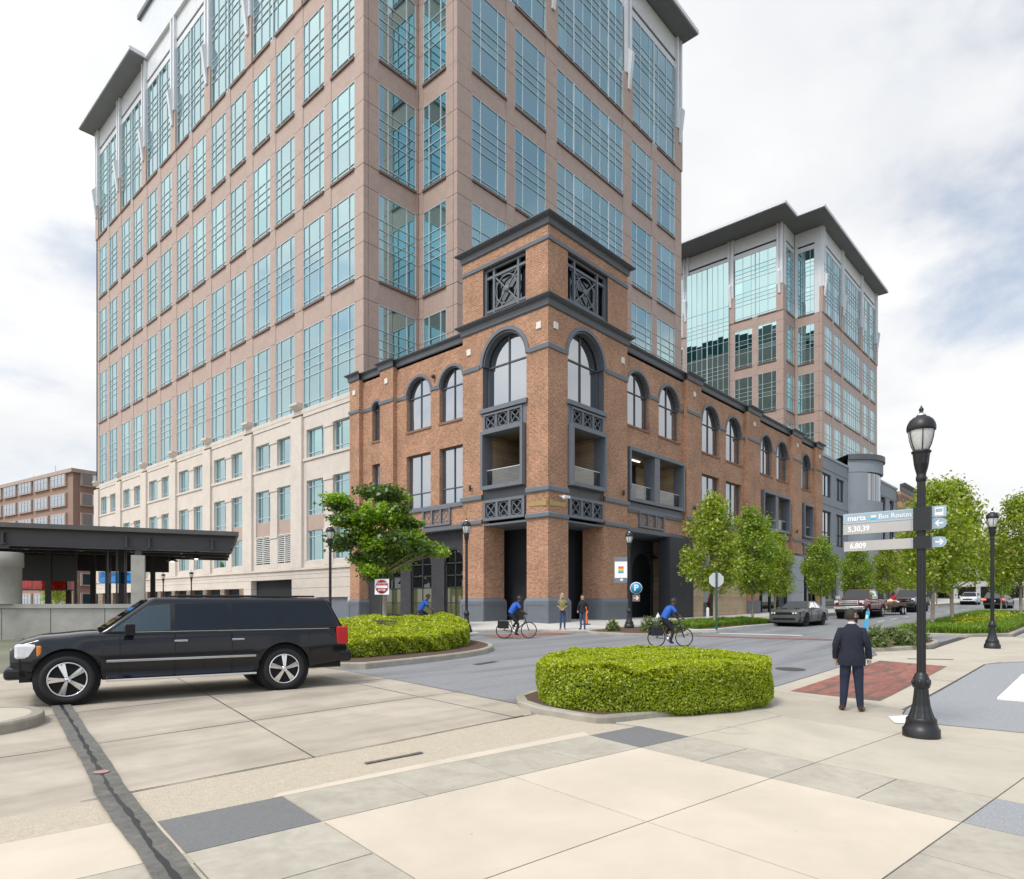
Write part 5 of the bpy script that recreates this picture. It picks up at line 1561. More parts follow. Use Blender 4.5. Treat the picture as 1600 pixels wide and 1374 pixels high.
p_ = plate('number_plate', s2, .085, 1.04, 2.735, 2.885, mt=SIGNGREY, bord=False); letter('6,809', .115, (-.0145,.84,2.81), SIGNWHITE, p_, bold=True, sx=.9)
g = MB(); g.box(-.014,-.0125,.085,.105,2.735,2.885); g.box(-.014,-.0125,.12,.132,2.745,2.875); g.build('edge_stripe', SIGNBLUE, p_)
g = MB(); g.box(-.075,.075,-.13,.09,2.72,2.90); g.build('clamp', LAMPBLK, s2)
p_ = round_plate('arrow_plate', s2, -.315,-.135,2.735,2.885, True); arrow(p_, -.225, 2.81, 1)

# ---- panel and parking signs on the island lamp (faces the camera)
fx, fy = 28.0,17.66; fz = G(fx,fy)+.15; FROT = R(-57.5)      # local x runs to the right as seen from the street corner
ps = thing('panel_sign', 'white boxed sign with a rainbow square hung on the island lamp', 'sign', (fx,fy,fz), FROT)
SLATEB = pm('sign_slate', (0.16,0.19,0.23), .5, .05, 3)
def fbox(nm, x0,x1,z0,z1,y0,y1,mt,par):
    g = MB(); g.box(x0,x1,y0,y1,z0,z1); return g.build(nm, mt, par)
fbox('panel', -.70,-.10,2.42,3.22,-.10,.10,SIGNWHITE,ps); fbox('head_panel', -.71,-.09,3.22,3.44,-.105,.105,SLATEB,ps); fbox('foot_panel', -.71,-.09,2.19,2.42,-.105,.105,SLATEB,ps)
RB = [(0.62,0.12,0.05),(0.78,0.28,0.04),(0.82,0.55,0.06),(0.30,0.42,0.25),(0.04,0.30,0.55)]
for k, c_ in enumerate(RB): fbox('colour_stripe', -.53,-.27,2.98-k*.066-.064,2.98-k*.066,-.106,-.101,pm('stripe_%d'%k,c_,.5,.02,3),ps)
g = MB(); g.lathe([(.0,-.004),(.075,-.004),(.075,.0),(.0,.0)],20,(-.36,-.106,2.305),axis='y'); g.build('disc', SIGNWHITE, ps); fbox('disc_arrow',-.372,-.348,2.255,2.355,-.113,-.111,SLATEB,ps)
pk = thing('parking_sign', 'round blue parking sign with arrow plate on the island lamp', 'sign', (fx,fy,fz), FROT)
g = MB(); g.lathe([(.0,-.02),(.29,-.02),(.29,.0),(.0,.0)],32,(.33,-.06,1.92),axis='y'); g.build('disc', SIGNWHITE, pk)
g = MB(); g.lathe([(.0,-.005),(.265,-.005),(.265,.0),(.0,.0)],32,(.33,-.081,1.92),axis='y'); g.build('blue_face', pm('parking_blue',(0.02,0.26,0.48),.45,.04,3), pk)
letter('P', .42, (.33,-.088,1.92), SIGNWHITE, pk, (R(90),0,0), bold=True)
fbox('arrow_plate', .15,.51,1.27,1.60,-.08,-.065,pm('sign_brown',(0.20,0.12,0.10),.5,.05,3),pk)
g = MB(); g.box(.21,.44,-.084,-.082,1.418,1.452); 
g.add([(.46,-.083,1.435),(.36,-.083,1.545),(.32,-.083,1.52),(.40,-.083,1.435)],[(0,1,2,3)]); g.add([(.46,-.083,1.435),(.40,-.083,1.435),(.32,-.083,1.35),(.36,-.083,1.325)],[(0,1,2,3)]); g.build('arrow', SIGNWHITE, pk)
fbox('bracket', .05,.2,1.9,1.94,-.06,-.02,LAMPBLK,pk)
# ---- do not enter sign
dx_, dy_ = 18.75,25.1
dn = thing('do_not_enter_sign', 'red and white do not enter sign on a leaning post behind the left hedge', 'sign', (dx_,dy_,G(dx_,dy_)+.1), R(-60))
POSTG = pm('dark_green_post', (0.03,0.05,0.045), .5, .1, 4)
g = MB(); g.tube([(-.12,0,0),(.04,0,2.78)],.05,10); g.build('post', POSTG, dn)
g = MB(); g.lathe([(.0,-.07),(.05,-.05),(.068,0),(.05,.05),(0,.07)],14,(.045,0,2.83)); g.build('ball', pm('gold_ball',(0.62,0.42,0.10),.35,.1,5,metal=.4), dn)
fbox('plate', -.33,.37,1.70,2.42,-.075,-.06,SIGNWHITE,dn)
g = MB(); g.lathe([(.0,-.004),(.315,-.004),(.315,.0),(.0,.0)],36,(.02,-.077,2.06),axis='y'); g.build('red_disc', pm('sign_red',(0.52,0.035,0.025),.45,.06,3), dn)
fbox('bar', -.26,.30,2.00,2.12,-.086,-.083,SIGNWHITE,dn); letter('DO NOT', .125, (.02,-.083,2.215), SIGNWHITE, dn, (R(90),0,0), bold=True); letter('ENTER', .125, (.02,-.083,1.905), SIGNWHITE, dn, (R(90),0,0), bold=True)
# ---- back of a stop sign
sx_, sy_ = 29.7,13.95
sp_ = thing('stop_sign', 'stop sign seen from behind as a bare pale octagon on a green post', 'sign', (sx_,sy_,G(sx_,sy_)+.14), R(-57))
g = MB(); g.tube([(0,0,0),(0,0,2.72)],.045,8); g.build('post', pm('green_post',(0.02,0.075,0.055),.5,.1,4), sp_)
g = MB(); g.prism([(.36*math.cos(R(22.5+45*k)),.06,2.36+.36*math.sin(R(22.5+45*k))) for k in range(8)], (0,.02,0)); g.build('octagon', pm('bare_aluminium',(0.55,0.55,0.54),.45,.06,3,metal=.3), sp_)
# ---- hydrant, bollard, cone
hx, hy = 28.05,16.1
hy_ = thing('fire_hydrant', 'silver fire hydrant at the kerb behind the planted island', 'hydrant', (hx,hy,G(hx,hy)+.13))
SILVER = pm('silver_paint', (0.55,0.56,0.58), .4, .1, 6, metal=.3)
g = MB(); g.lathe([(.15,0),(.15,.05),(.10,.07),(.10,.12),(.13,.14),(.13,.17),(.10,.19),(.10,.52),(.125,.54),(.125,.58),(.11,.62),(.07,.70),(.03,.73),(.03,.78),(0,.79)],18); g.build('barrel', SILVER, hy_)
for a in (0,math.pi/2,math.pi): 
    g = MB(); d_ = Vector((math.cos(a),math.sin(a),0)); g.tube([Vector((0,0,.42))+d_*.08,Vector((0,0,.42))+d_*.17],.055,10); g.build('outlet', SILVER, hy_)
bx_, by_ = 43.95,21.3
b_ = MB(); b_.lathe([(.10,0),(.10,.62),(.07,.68),(0,.7)],14); o = b_.build('bollard', SIGNWHITE); o.location = (bx_,by_,G(bx_,by_)+.13); tag(o,'short white bollard by the wood clad entrance','bollard')
cx_, cy_ = 27.9,20.2
cn = thing('traffic_cone', 'tall orange traffic cone beside the brick pier', 'cone', (cx_,cy_,G(cx_,cy_)+.13))
CONEO = pm('cone_orange',(0.78,0.14,0.03),.5,.05,4)
g = MB(); g.lathe([(.13,.04),(.035,1.0),(.03,1.0)],16); g.build('cone', CONEO, cn); g = MB(); g.box(-.18,.18,-.18,.18,0,.04); g.build('foot', NEARBLACK, cn)
# ================================================================== vegetation
BARK = pm('grey_bark', (0.30,0.25,0.19), .9, .25, 9, bump=.6, bscale=25, obj=True); BARKD = pm('brown_bark', (0.13,0.10,0.075), .9, .3, 9, bump=.6, bscale=25, obj=True)
LEAF_A = leaf_mat('maple_leaf', (0.15,0.235,0.012), (0.42,0.50,0.035), .48, (0.46,0.36,0.08))
LEAF_B = leaf_mat('maple_leaf_deep', (0.12,0.215,0.012), (0.36,0.47,0.03), .48)
LEAF_L = leaf_mat('left_tree_leaf', (0.10,0.21,0.008), (0.34,0.50,0.012), .45)
LEAF_LD = leaf_mat('left_tree_old_leaf', (0.05,0.10,0.012), (0.12,0.20,0.03), .4)
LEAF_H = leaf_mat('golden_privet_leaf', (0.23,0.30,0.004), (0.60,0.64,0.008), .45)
LEAF_H2 = leaf_mat('golden_spirea_leaf', (0.16,0.235,0.006), (0.50,0.58,0.010), .45)
LEAF_HG = leaf_mat('privet_leaf_green', (0.17,0.25,0.005), (0.47,0.54,0.010), .45)  # side leaves: greener tone with shading mixed into the colour
LEAF_R = leaf_mat('red_shrub_leaf', (0.15,0.03,0.02), (0.24,0.10,0.03), .3)
LEAF_S = leaf_mat('shrub_leaf', (0.075,0.12,0.03), (0.20,0.25,0.07), .35)
LEAF_Y = leaf_mat('yellow_shrub_leaf', (0.25,0.31,0.01), (0.48,0.52,0.02), .4)
GRASSM = leaf_mat('liriope_blade', (0.075,0.155,0.012), (0.26,0.40,0.03), .42)
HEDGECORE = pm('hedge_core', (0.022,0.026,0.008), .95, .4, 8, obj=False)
def leaf_cloud(P, Nn, size, rng, m_list=None, flat=.5, stretch=1.5):
    """P (n,3) centres, Nn (n,3) preferred normals -> arrays of rhombic leaf quads"""
    n = len(P)
    d = Nn*flat + rng.normal(0,1,(n,3))*(1-flat)
    d /= np.linalg.norm(d,axis=1,keepdims=True)+1e-9
    t = np.cross(d, rng.normal(0,1,(n,3))); t /= np.linalg.norm(t,axis=1,keepdims=True)+1e-9
    b = np.cross(d,t)
    s = size*rng.uniform(.6,1.25,(n,1))
    V = np.stack([P-t*s*stretch*.5, P+b*s*.42+d*s*.10, P+t*s*stretch*.5, P-b*s*.42+d*s*.10],1)
    return V.reshape(-1,3)
def cloud_mesh(name, V, mat):
    n = len(V)//4
    me = bpy.data.meshes.new(name)
    me.vertices.add(n*4); me.vertices.foreach_set('co', V.astype(np.float32).ravel())
    me.loops.add(n*4); me.loops.foreach_set('vertex_index', np.arange(n*4,dtype=np.int32))
    me.polygons.add(n); me.polygons.foreach_set('loop_start', np.arange(0,n*4,4,dtype=np.int32)); 
    me.materials.append(mat); me.update(calc_edges=True)
    return me
def link(me, name, parent=None):
    o = bpy.data.objects.new(name, me); col.objects.link(o)
    if parent: o.parent = parent
    return o
def tree_meshes(seed, h, cw, base, nclump, nleaf, leaf, lmat, trunk_r=.06, bark=BARK, layered=False, top_taper=.75, lmat2=None):
    rng = np.random.default_rng(seed); rnd = random.Random(seed)
    tb = MB()
    lean = Vector((rnd.uniform(-.03,.03)*h, rnd.uniform(-.03,.03)*h, 0))
    pts = [Vector((0,0,-.15)), Vector((0,0,.15))]+[Vector((lean.x*f+rnd.uniform(-.03,.03), lean.y*f+rnd.uniform(-.03,.03), h*f*.9)) for f in (.18,.35,.5,.65,.8,.95)]
    rad = [trunk_r*1.5,trunk_r*1.08,trunk_r,trunk_r*.9,trunk_r*.72,trunk_r*.5,trunk_r*.3,trunk_r*.1]
    tb.tube(pts, rad, 8)
    clumps = []
    for k in range(nclump):
        f = (k+.5)/nclump
        z = base + (h-base)*f**.9
        a = k*2.399963+rnd.uniform(-.4,.4)
        # oval outline: widest about a third of the way up
        prof = math.sin(math.pi*min(1,max(0,(.18+.82*f))))**.6 if not layered else (1-.55*abs(f-.35)**.9)
        if f > .8: prof *= top_taper
        rr = cw/2*prof*rnd.uniform(.35,.95)
        c = Vector((math.cos(a)*rr+lean.x*z/h, math.sin(a)*rr+lean.y*z/h, z+rnd.uniform(-.2,.2)))
        cr_ = cw*rnd.uniform(.13,.22)*(1.25 if layered else 1)
        clumps.append((c, cr_, rnd.random()))
        zj = max(base*.8, c.z-rr*rnd.uniform(.7,1.2))
        j = Vector((lean.x*zj/h, lean.y*zj/h, zj))
        mid = j.lerp(c,.55)+Vector((0,0,-.06*rr))
        if (c-j).length > .3: tb.tube([j,mid,c], [trunk_r*.34,trunk_r*.2,trunk_r*.06], 5, caps=False)
    P = []; Nn = []; sel = []
    tot = sum(c[1]**2 for c in clumps)
    for c, cr_, q in clumps:
        n = int(nleaf*cr_**2/tot)
        d = rng.normal(0,1,(n,3)); d /= np.linalg.norm(d,axis=1,keepdims=True)
        r = cr_*rng.uniform(.25,1.0,(n,1))**.5*(1+.25*rng.normal(0,1,(n,1)))
        off = d*r
        off[:,2] *= .34 if layered else .95
        P.append(np.array(c)[None]+off); nn = d*.6+np.array([0,0,.9 if layered else .45]); Nn.append(nn); sel.append(np.full(n,q))
    P = np.concatenate(P); Nn = np.concatenate(Nn); sel = np.concatenate(sel)
    Nn /= np.linalg.norm(Nn,axis=1,keepdims=True)
    trunk = tb.mesh('trunk', bark)
    if lmat2 is None:
        return trunk, [cloud_mesh('crown', leaf_cloud(P,Nn,leaf,rng), lmat)]
    m = (sel+rng.normal(0,.12,len(sel))) < .38
    return trunk, [cloud_mesh('crown', leaf_cloud(P[~m],Nn[~m],leaf,rng), lmat), cloud_mesh('crown', leaf_cloud(P[m],Nn[m],leaf,rng), lmat2)]
def padded_tree(seed, pads, leaf, n_per, trunk_pts, trunk_rad):
    """spreading tree whose foliage lies in flattish pads at the ends of its limbs"""
    rng = np.random.default_rng(seed); rnd = random.Random(seed); tb = MB(); tb.tube(trunk_pts, trunk_rad, 9)
    side = np.array([.6717,-.7408,0]); back = np.array([.7408,.6717,0]); A, B_ = [[],[]], [[],[]]
    for (s_, z, r_, dk) in pads:
        for q in range(3):
            dpt = rnd.uniform(-1.5,1.5)*(.5+.5*r_)
            c = side*(s_+rnd.uniform(-.3,.3)*r_)+back*dpt+np.array([0,0,z+rnd.uniform(-.15,.2)])
            n = int(n_per*r_*r_)
            d = rng.normal(0,1,(n,3)); d /= np.linalg.norm(d,axis=1,keepdims=True)
            rr_ = rng.uniform(.1,1.0,(n,1))**.5*(1+.2*rng.normal(0,1,(n,1)))
            P_ = c+d*rr_*np.array([r_,r_,r_*.42])
            k = 1 if rnd.random() < dk else 0
            A[k].append(P_); B_[k].append(d*.35+np.array([0,0,1.0]))
            j = Vector((0,0,min(z*.72,5.2))); e = Vector(c); m_ = j.lerp(e,.5)+Vector((0,0,.12))
            tb.tube([j,m_,e],[.05,.03,.008],5,caps=False)
    out = []
    for k, mt_ in ((0,LEAF_L),(1,LEAF_LD)):
        if A[k]:
            P_ = np.concatenate(A[k]); N_ = np.concatenate(B_[k]); N_ /= np.linalg.norm(N_,axis=1,keepdims=True)
            out.append(cloud_mesh('crown', leaf_cloud(P_,N_,leaf,rng,flat=.55), mt_))
    return tb.mesh('trunk', BARK), out
PADS = [(-1.9,5.9,.75,.75),(-1.2,5.2,.85,.35),(-.5,6.6,.8,.7),(.35,6.35,.75,.6),(.75,5.7,.6,.7),(-1.0,4.6,.9,.4),(.1,5.3,.95,.15),(1.2,5.0,.55,.5),(-1.6,4.1,.75,.6),(-.3,4.1,1.0,.1),(.9,4.3,.9,.25),(1.75,3.9,.75,.3),(2.45,3.75,.5,.2),(-.9,3.3,.8,.15),(.2,3.3,.8,.1),(.9,3.4,.6,.4),(-.35,2.7,.75,.1),(-1.9,5.0,.6,.8)]
TREES = {'P': padded_tree(4, PADS, .15, 620, [(0,0,-.15),(0,0,.2),(.03,.02,1.6),(.0,.05,3.0),(.05,.0,4.4),(0,0,6.0)], [.17,.13,.11,.09,.06,.02]), 'A': tree_meshes(3,6.6,2.9,2.0,52,9500,.125,LEAF_A,.075), 'B': tree_meshes(11,6.4,3.0,1.9,56,9500,.125,LEAF_B,.07), 'C': tree_meshes(29,7.2,3.5,2.2,60,10500,.13,LEAF_A,.085)}
def plant_tree(kind, x, y, off, sc_, rz, label, group='street trees', name='street_tree', sz=1.0):
    t = thing(name, label, 'tree', (x,y,G(x,y)+off), R(rz), group); t.scale = (sc_,sc_,sc_*sz)
    tr, cr_ = TREES[kind]
    link(tr,'trunk',t)
    for c in cr_: link(c,'crown',t)
    return t
plant_tree('P',19.45,25.85,.1,1.0,0,'large layered green tree behind the do not enter sign',None,'shade_tree')
plant_tree('A',33.4,15.8,.14,1.0,10,'street tree right behind the stop sign, nearest of the row before the brick wing')
plant_tree('B',40.1,16.5,.14,1.02,120,'street tree between the stop sign tree and the grey coupe')
plant_tree('A',46.6,17.6,.14,.86,240,'street tree behind the roof of the grey coupe')
plant_tree('B',53.4,16.7,.05,.88,310,'street tree left of the red pickup before the grey building',sz=1.0)
plant_tree('B',62.0,16.5,.1,.86,40,'street tree above the red pickup cab')
plant_tree('A',72.0,16.5,.14,.92,160,'street tree above the trailer behind the pickup')
plant_tree('C',83.0,16.6,.14,.92,260,'street tree left of the lamp post above the grey pickup')
plant_tree('B',97.0,16.6,.14,.95,80,'distant street tree on the far pavement behind the bed trees')
plant_tree('C',39.2,6.9,.12,.98,15,'tree in the grass bed nearest the lamp with signs','trees in the grass bed')
plant_tree('C',45.4,7.0,.12,1.10,130,'tall tree in the grass bed between the two right hand lamps','trees in the grass bed')
plant_tree('C',54.2,4.6,.12,1.06,215,'tree at the right edge of the grass bed','trees in the grass bed')
plant_tree('B',71.0,7.4,.05,.90,300,'smaller bright tree far along the grass bed before the white car','trees in the grass bed')
for i,(x,y,s_,k,lab) in enumerate(((6,78,.9,'A','tree seen through the station screens, leftmost'),(13,82,1.0,'B','tree seen through the station screens, middle'),(20,84,.95,'C','tree seen through the station screens, rightmost'))):
    plant_tree(k,x,y,.05,s_,60*i,lab,'trees beyond the station')

def in_poly(px, py, poly):
    ins = np.zeros(len(px),bool); n = len(poly); j = n-1
    for i in range(n):
        xi,yi = poly[i]; xj,yj = poly[j]
        c = ((yi > py) != (yj > py)) & (px < (xj-xi)*(py-yi)/(yj-yi+1e-12)+xi)
        ins ^= c; j = i
    return ins
def lump(x, y, z, s=1.0):
    return (np.sin(x*2.1*s+1.3)*np.sin(y*1.9*s+.7)+.6*np.sin(x*4.7*s+z*5.0)*np.sin(y*4.1*s+2.1)+.4*np.sin(x*9.0*s+y*7*s+z*8))/2
def hedge(name, label, poly, base, height, nleaf, leaf, mat, mat2, seed, rnd_edge=.12, lumpy=.06, extra=None, z_of=None):
    """clipped hedge: a dark inner body under a skin of single leaves"""
    rng = np.random.default_rng(seed)
    t = thing(name, label, 'hedge', (poly[0][0],poly[0][1],G(*poly[0])+base))
    org = np.array(t.location[:])
    poly = dense(smooth_closed(poly,2),.15)
    hz_ = (lambda x,y: height+0*x) if z_of is None else z_of
    # body
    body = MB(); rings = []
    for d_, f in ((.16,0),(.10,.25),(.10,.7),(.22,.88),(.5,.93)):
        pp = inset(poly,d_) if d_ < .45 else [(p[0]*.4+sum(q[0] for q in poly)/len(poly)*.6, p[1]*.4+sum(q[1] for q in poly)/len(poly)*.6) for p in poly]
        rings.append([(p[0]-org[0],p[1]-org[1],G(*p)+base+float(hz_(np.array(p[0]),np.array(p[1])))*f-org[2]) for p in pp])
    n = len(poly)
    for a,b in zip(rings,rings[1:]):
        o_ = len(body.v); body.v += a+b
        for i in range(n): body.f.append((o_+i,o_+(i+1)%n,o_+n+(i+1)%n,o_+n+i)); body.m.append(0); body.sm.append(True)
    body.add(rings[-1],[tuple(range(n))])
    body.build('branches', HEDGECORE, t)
    # skin: sides
    pa = np.array(poly); pb = np.roll(pa,-1,0); seg = pb-pa; ln = np.linalg.norm(seg,axis=1); per = ln.sum()
    ar = abs((pa[:,0]*pb[:,1]-pb[:,0]*pa[:,1]).sum())/2
    sgn = 1 if (pa[:,0]*pb[:,1]-pb[:,0]*pa[:,1]).sum() > 0 else -1
    ns = int(nleaf*per*height/(per*height+ar)); nt_ = nleaf-ns
    ii = rng.choice(len(pa), ns, p=ln/per); u = rng.random((ns,1))
    q = pa[ii]+seg[ii]*u; nrm = np.c_[seg[ii,1],-seg[ii,0]]/ln[ii,None]*sgn
    f = rng.random(ns)**.9
    inn = np.where(f > .8, (f-.8)**2*rnd_edge*25, 0)+np.where(f < .15, (.15-f)*.8, 0)
    H = hz_(q[:,0],q[:,1])
    lm_ = lump(q[:,0],q[:,1],f)*lumpy
    depth = rng.exponential(.035,ns)
    xy = q+nrm*(lm_-inn-depth+.02)[:,None]
    z = Gv(q[:,0],q[:,1])+base+f*H*(1+.05*lump(q[:,0],q[:,1],0))
    P1 = np.c_[xy,z]; N1 = np.c_[nrm,.35+.6*(f>.8)]
    # skin: top
    mn, mx_ = pa.min(0), pa.max(0); need = nt_; acc = []
    while need > 0:
        c = rng.uniform(mn,mx_,(need*2,2)); c = c[in_poly(c[:,0],c[:,1],poly)][:need]; acc.append(c); need -= len(c)
    c = np.concatenate(acc)
    dist = np.min(np.linalg.norm(c[:,None,:]-pa[None,::3],axis=2),axis=1)
    H = hz_(c[:,0],c[:,1])
    z = Gv(c[:,0],c[:,1])+base+H*(1+.10*lump(c[:,0],c[:,1],0,.9)-.16*np.exp(-((c[:,0]-9.9)**2+(c[:,1]-7.4)**2)/.35))-np.exp(-dist/.10)*.10+lumpy*.6*lump(c[:,0],c[:,1],1,1.7)-rng.exponential(.03,len(c))
    P2 = np.c_[c,z]; N2 = np.tile([0,0,1.0],(len(c),1))+rng.normal(0,.2,(len(c),3))
    P = np.concatenate([P1,P2]); Nn = np.concatenate([N1,N2]); Nn /= np.linalg.norm(Nn,axis=1,keepdims=True)
    side_mask = np.concatenate([f < .80+.12*rng.normal(0,1,len(f)), rng.random(len(c)) < .12])  # sides take the darker leaf, part greener growth, part shading in its colour
    for sel, mt_, nm in ((~side_mask,mat,'top_leaves'),(side_mask,mat2,'foliage')):
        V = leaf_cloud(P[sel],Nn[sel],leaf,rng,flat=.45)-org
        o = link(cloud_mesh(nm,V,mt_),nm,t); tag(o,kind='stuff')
    return t
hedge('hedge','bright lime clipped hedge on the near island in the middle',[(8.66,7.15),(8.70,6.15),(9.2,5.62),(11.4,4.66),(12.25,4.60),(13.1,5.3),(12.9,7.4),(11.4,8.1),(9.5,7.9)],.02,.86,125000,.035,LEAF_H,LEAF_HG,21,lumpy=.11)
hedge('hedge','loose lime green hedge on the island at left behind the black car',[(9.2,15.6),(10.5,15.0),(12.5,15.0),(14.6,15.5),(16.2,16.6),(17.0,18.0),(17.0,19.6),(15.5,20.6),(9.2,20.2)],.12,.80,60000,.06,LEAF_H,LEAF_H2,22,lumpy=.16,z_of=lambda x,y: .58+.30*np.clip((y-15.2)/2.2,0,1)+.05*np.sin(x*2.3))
def bush(name, label, x, y, off, r, h, n, leaf, mat, seed, cat='shrub', group=None, spiky=False):
    rng = np.random.default_rng(seed)
    t = thing(name, label, cat, (x,y,G(x,y)+off), group=group)
    d = rng.normal(0,1,(n,3)); d[:,2] = np.abs(d[:,2]); d /= np.linalg.norm(d,axis=1,keepdims=True)
    rad = rng.uniform(.25,1.0,(n,1))**.6*(1+.18*np.sin(d[:,:1]*7+seed)+.12*rng.normal(0,1,(n,1)))
    P = d*rad*np.array([r,r,h]); 
    o = link(cloud_mesh('foliage',leaf_cloud(P,d+np.array([0,0,.3]),leaf,rng,flat=.1 if spiky else .5,stretch=2.4 if spiky else 1.5),mat),'foliage',t)
    g = MB()
    for k in range(7):
        a = k*.9; g.tube([(0,0,-.05),(math.cos(a)*r*.3,math.sin(a)*r*.3,h*.4),(math.cos(a)*r*.6,math.sin(a)*r*.6,h*.75)],[.014,.01,.004],5)
    g.build('stems', BARKD, t)
    return t
for i,(x,y,r_,lab) in enumerate(((26.0,17.3,.30,'small round shrub in the island, first from the left'),(26.9,15.9,.40,'round shrub in the island, second from the left'),(27.6,15.6,.40,'round shrub in the island, just right of the parking sign lamp'),(27.9,14.95,.30,'small round shrub in the island, rightmost'))):
    bush('shrub',lab,x,y,.14,r_,r_*1.5,900,.07,LEAF_S,40+i,group='shrubs in the planted island',spiky=True)
for i,(x,y,r_,h_,lab) in enumerate(((24.7,6.0,.42,.62,'feathery green shrub nearest the man in the suit'),(26.4,6.4,.3,.42,'low shrub behind the middle of the right shrub bed'),(26.0,5.35,.38,.48,'low green shrub in the middle of the right shrub bed'),(28.0,5.5,.42,.55,'feathery shrub right of the lamp pole in the shrub bed'),(28.9,6.5,.3,.4,'small pale shrub at the back of the right shrub bed'))):
    bush('shrub',lab,x,y,.14,r_,h_,1400,.07,LEAF_S,60+i,group='shrubs in the right bed',spiky=True)
bush('red_shrub','small red leaved shrub at the tail of the black car',9.0,15.2,.12,.45,.6,900,.06,LEAF_R,80)
def grass(name, label, poly, off, n, h, seed, mat=GRASSM, w=.014):
    rng = np.random.default_rng(seed)
    pa = np.array(poly); mn, mx_ = pa.min(0), pa.max(0); acc = []; need = n
    while need > 0:
        c = rng.uniform(mn,mx_,(need*2,2)); c = c[in_poly(c[:,0],c[:,1],poly)][:need]; acc.append(c); need -= len(c)
    c = np.concatenate(acc); a = rng.uniform(0,2*np.pi,n); hh = h*rng.uniform(.6,1.25,n)*(1+.25*lump(c[:,0],c[:,1],0)); le = hh*rng.uniform(.2,.9,n)
    z = Gv(c[:,0],c[:,1])+off; dx_ = np.cos(a); dy_ = np.sin(a); b = np.stack([c[:,0],c[:,1],z],1)
    side = np.stack([-dy_,dx_,0*a],1)*w; tip = b+np.stack([dx_*le,dy_*le,hh],1); mid = b+np.stack([dx_*le*.35,dy_*le*.35,hh*.72],1)
    V = np.stack([b-side,b+side,mid+side*.9,mid-side*.9],1).reshape(-1,3); V2 = np.stack([mid-side*.9,mid+side*.9,tip+side*.2,tip-side*.2],1).reshape(-1,3)
    o = link(cloud_mesh(name,np.concatenate([V,V2]),mat),name); tag(o,label,'grass',None,'stuff')
grass('bed_grass','grassy ground cover in the bed by the stop sign',[(29.7,14.95),(38.6,14.8),(39.6,16.9),(30.3,16.9),(29.8,16.0)],.13,26000,.26,1)
grass('bed_grass','grassy ground cover in the right hand bed',[(34.1,7.5),(34.6,4.95),(36.2,3.65),(61,3.6),(61,7.8)],.12,60000,.28,2,w=.018)
grass('bed_grass','ground cover in the distant beds',[(64,15.5),(74.5,15.5),(76,17),(63,17)],.12,6000,.3,3,LEAF_S,w=.03)
for i,(x,y,r_,lab) in enumerate(((40.2,5.6,.75,'yellow green shrub in the right bed, nearest of the row'),(42.2,5.4,.8,'yellow green shrub in the right bed, second of the row'),(44.4,5.2,.8,'yellow green shrub in the right bed, third of the row'),(46.8,5.1,.85,'yellow green shrub in the right bed, fourth of the row'),(49.6,5.0,.9,'yellow green shrub in the right bed, furthest of the row'))):
    bush('yellow_shrub',lab,x,y,.12,r_,.55,2200,.085,LEAF_Y,90+i,group='yellow shrubs in the right bed')
for i,(x,y,lab) in enumerate(((10.5,60,'pale shrub beyond the station screens, left'),(14.5,61,'bright shrub beyond the station screens, right'))):
    bush('shrub',lab,x,y,.05,1.6,1.3,1800,.14,LEAF_Y,120+i,group='shrubs beyond the station')
# ================================================================== vehicles
TYRE = pm('tyre_rubber', (0.012,0.012,0.013), .75, .2, 12); CHROME = pm('chrome', (0.72,0.73,0.75), .12, .03, 3, metal=1.0); ALLOY = pm('alloy', (0.55,0.56,0.58), .25, .05, 4, metal=.9); BLACKTRIM = pm('black_trim', (0.012,0.012,0.013), .45, .2, 6); UNDER = pm('underbody', (0.006,0.006,0.007), .9, .2, 3)
CARGLASS = glass_mat('car_glass', (0.010,0.013,0.015), (0.85,0.92,0.93), .02, .015, 1.42); TINTED = glass_mat('tinted_car_glass', (0.003,0.004,0.005), (0.8,0.82,0.88), .02, .015, 1.42)
CABGLASS = clear_glass('front_door_glass', (0.50,0.68,0.64), .12)
LENS = pm('headlamp_lens', (0.70,0.71,0.72), .1, .1, 20, coat=.6); REDLENS = pm('tail_lens', (0.42,0.012,0.012), .15, .15, 14, coat=.6); AMBER = pm('amber_lens', (0.65,0.20,0.03), .2, .1, 10, coat=.5); BRAKE = emit_mat('lit_brake_lens', (1.0,0.16,0.05), .9); PLATEW = pm('number_plate', (0.70,0.70,0.70), .5, .05, 5)
def paint(name, c, rough=.22, metal=.0): return pm(name, c, rough, .05, 1.0, metal=metal, coat=.40, spec=.28)
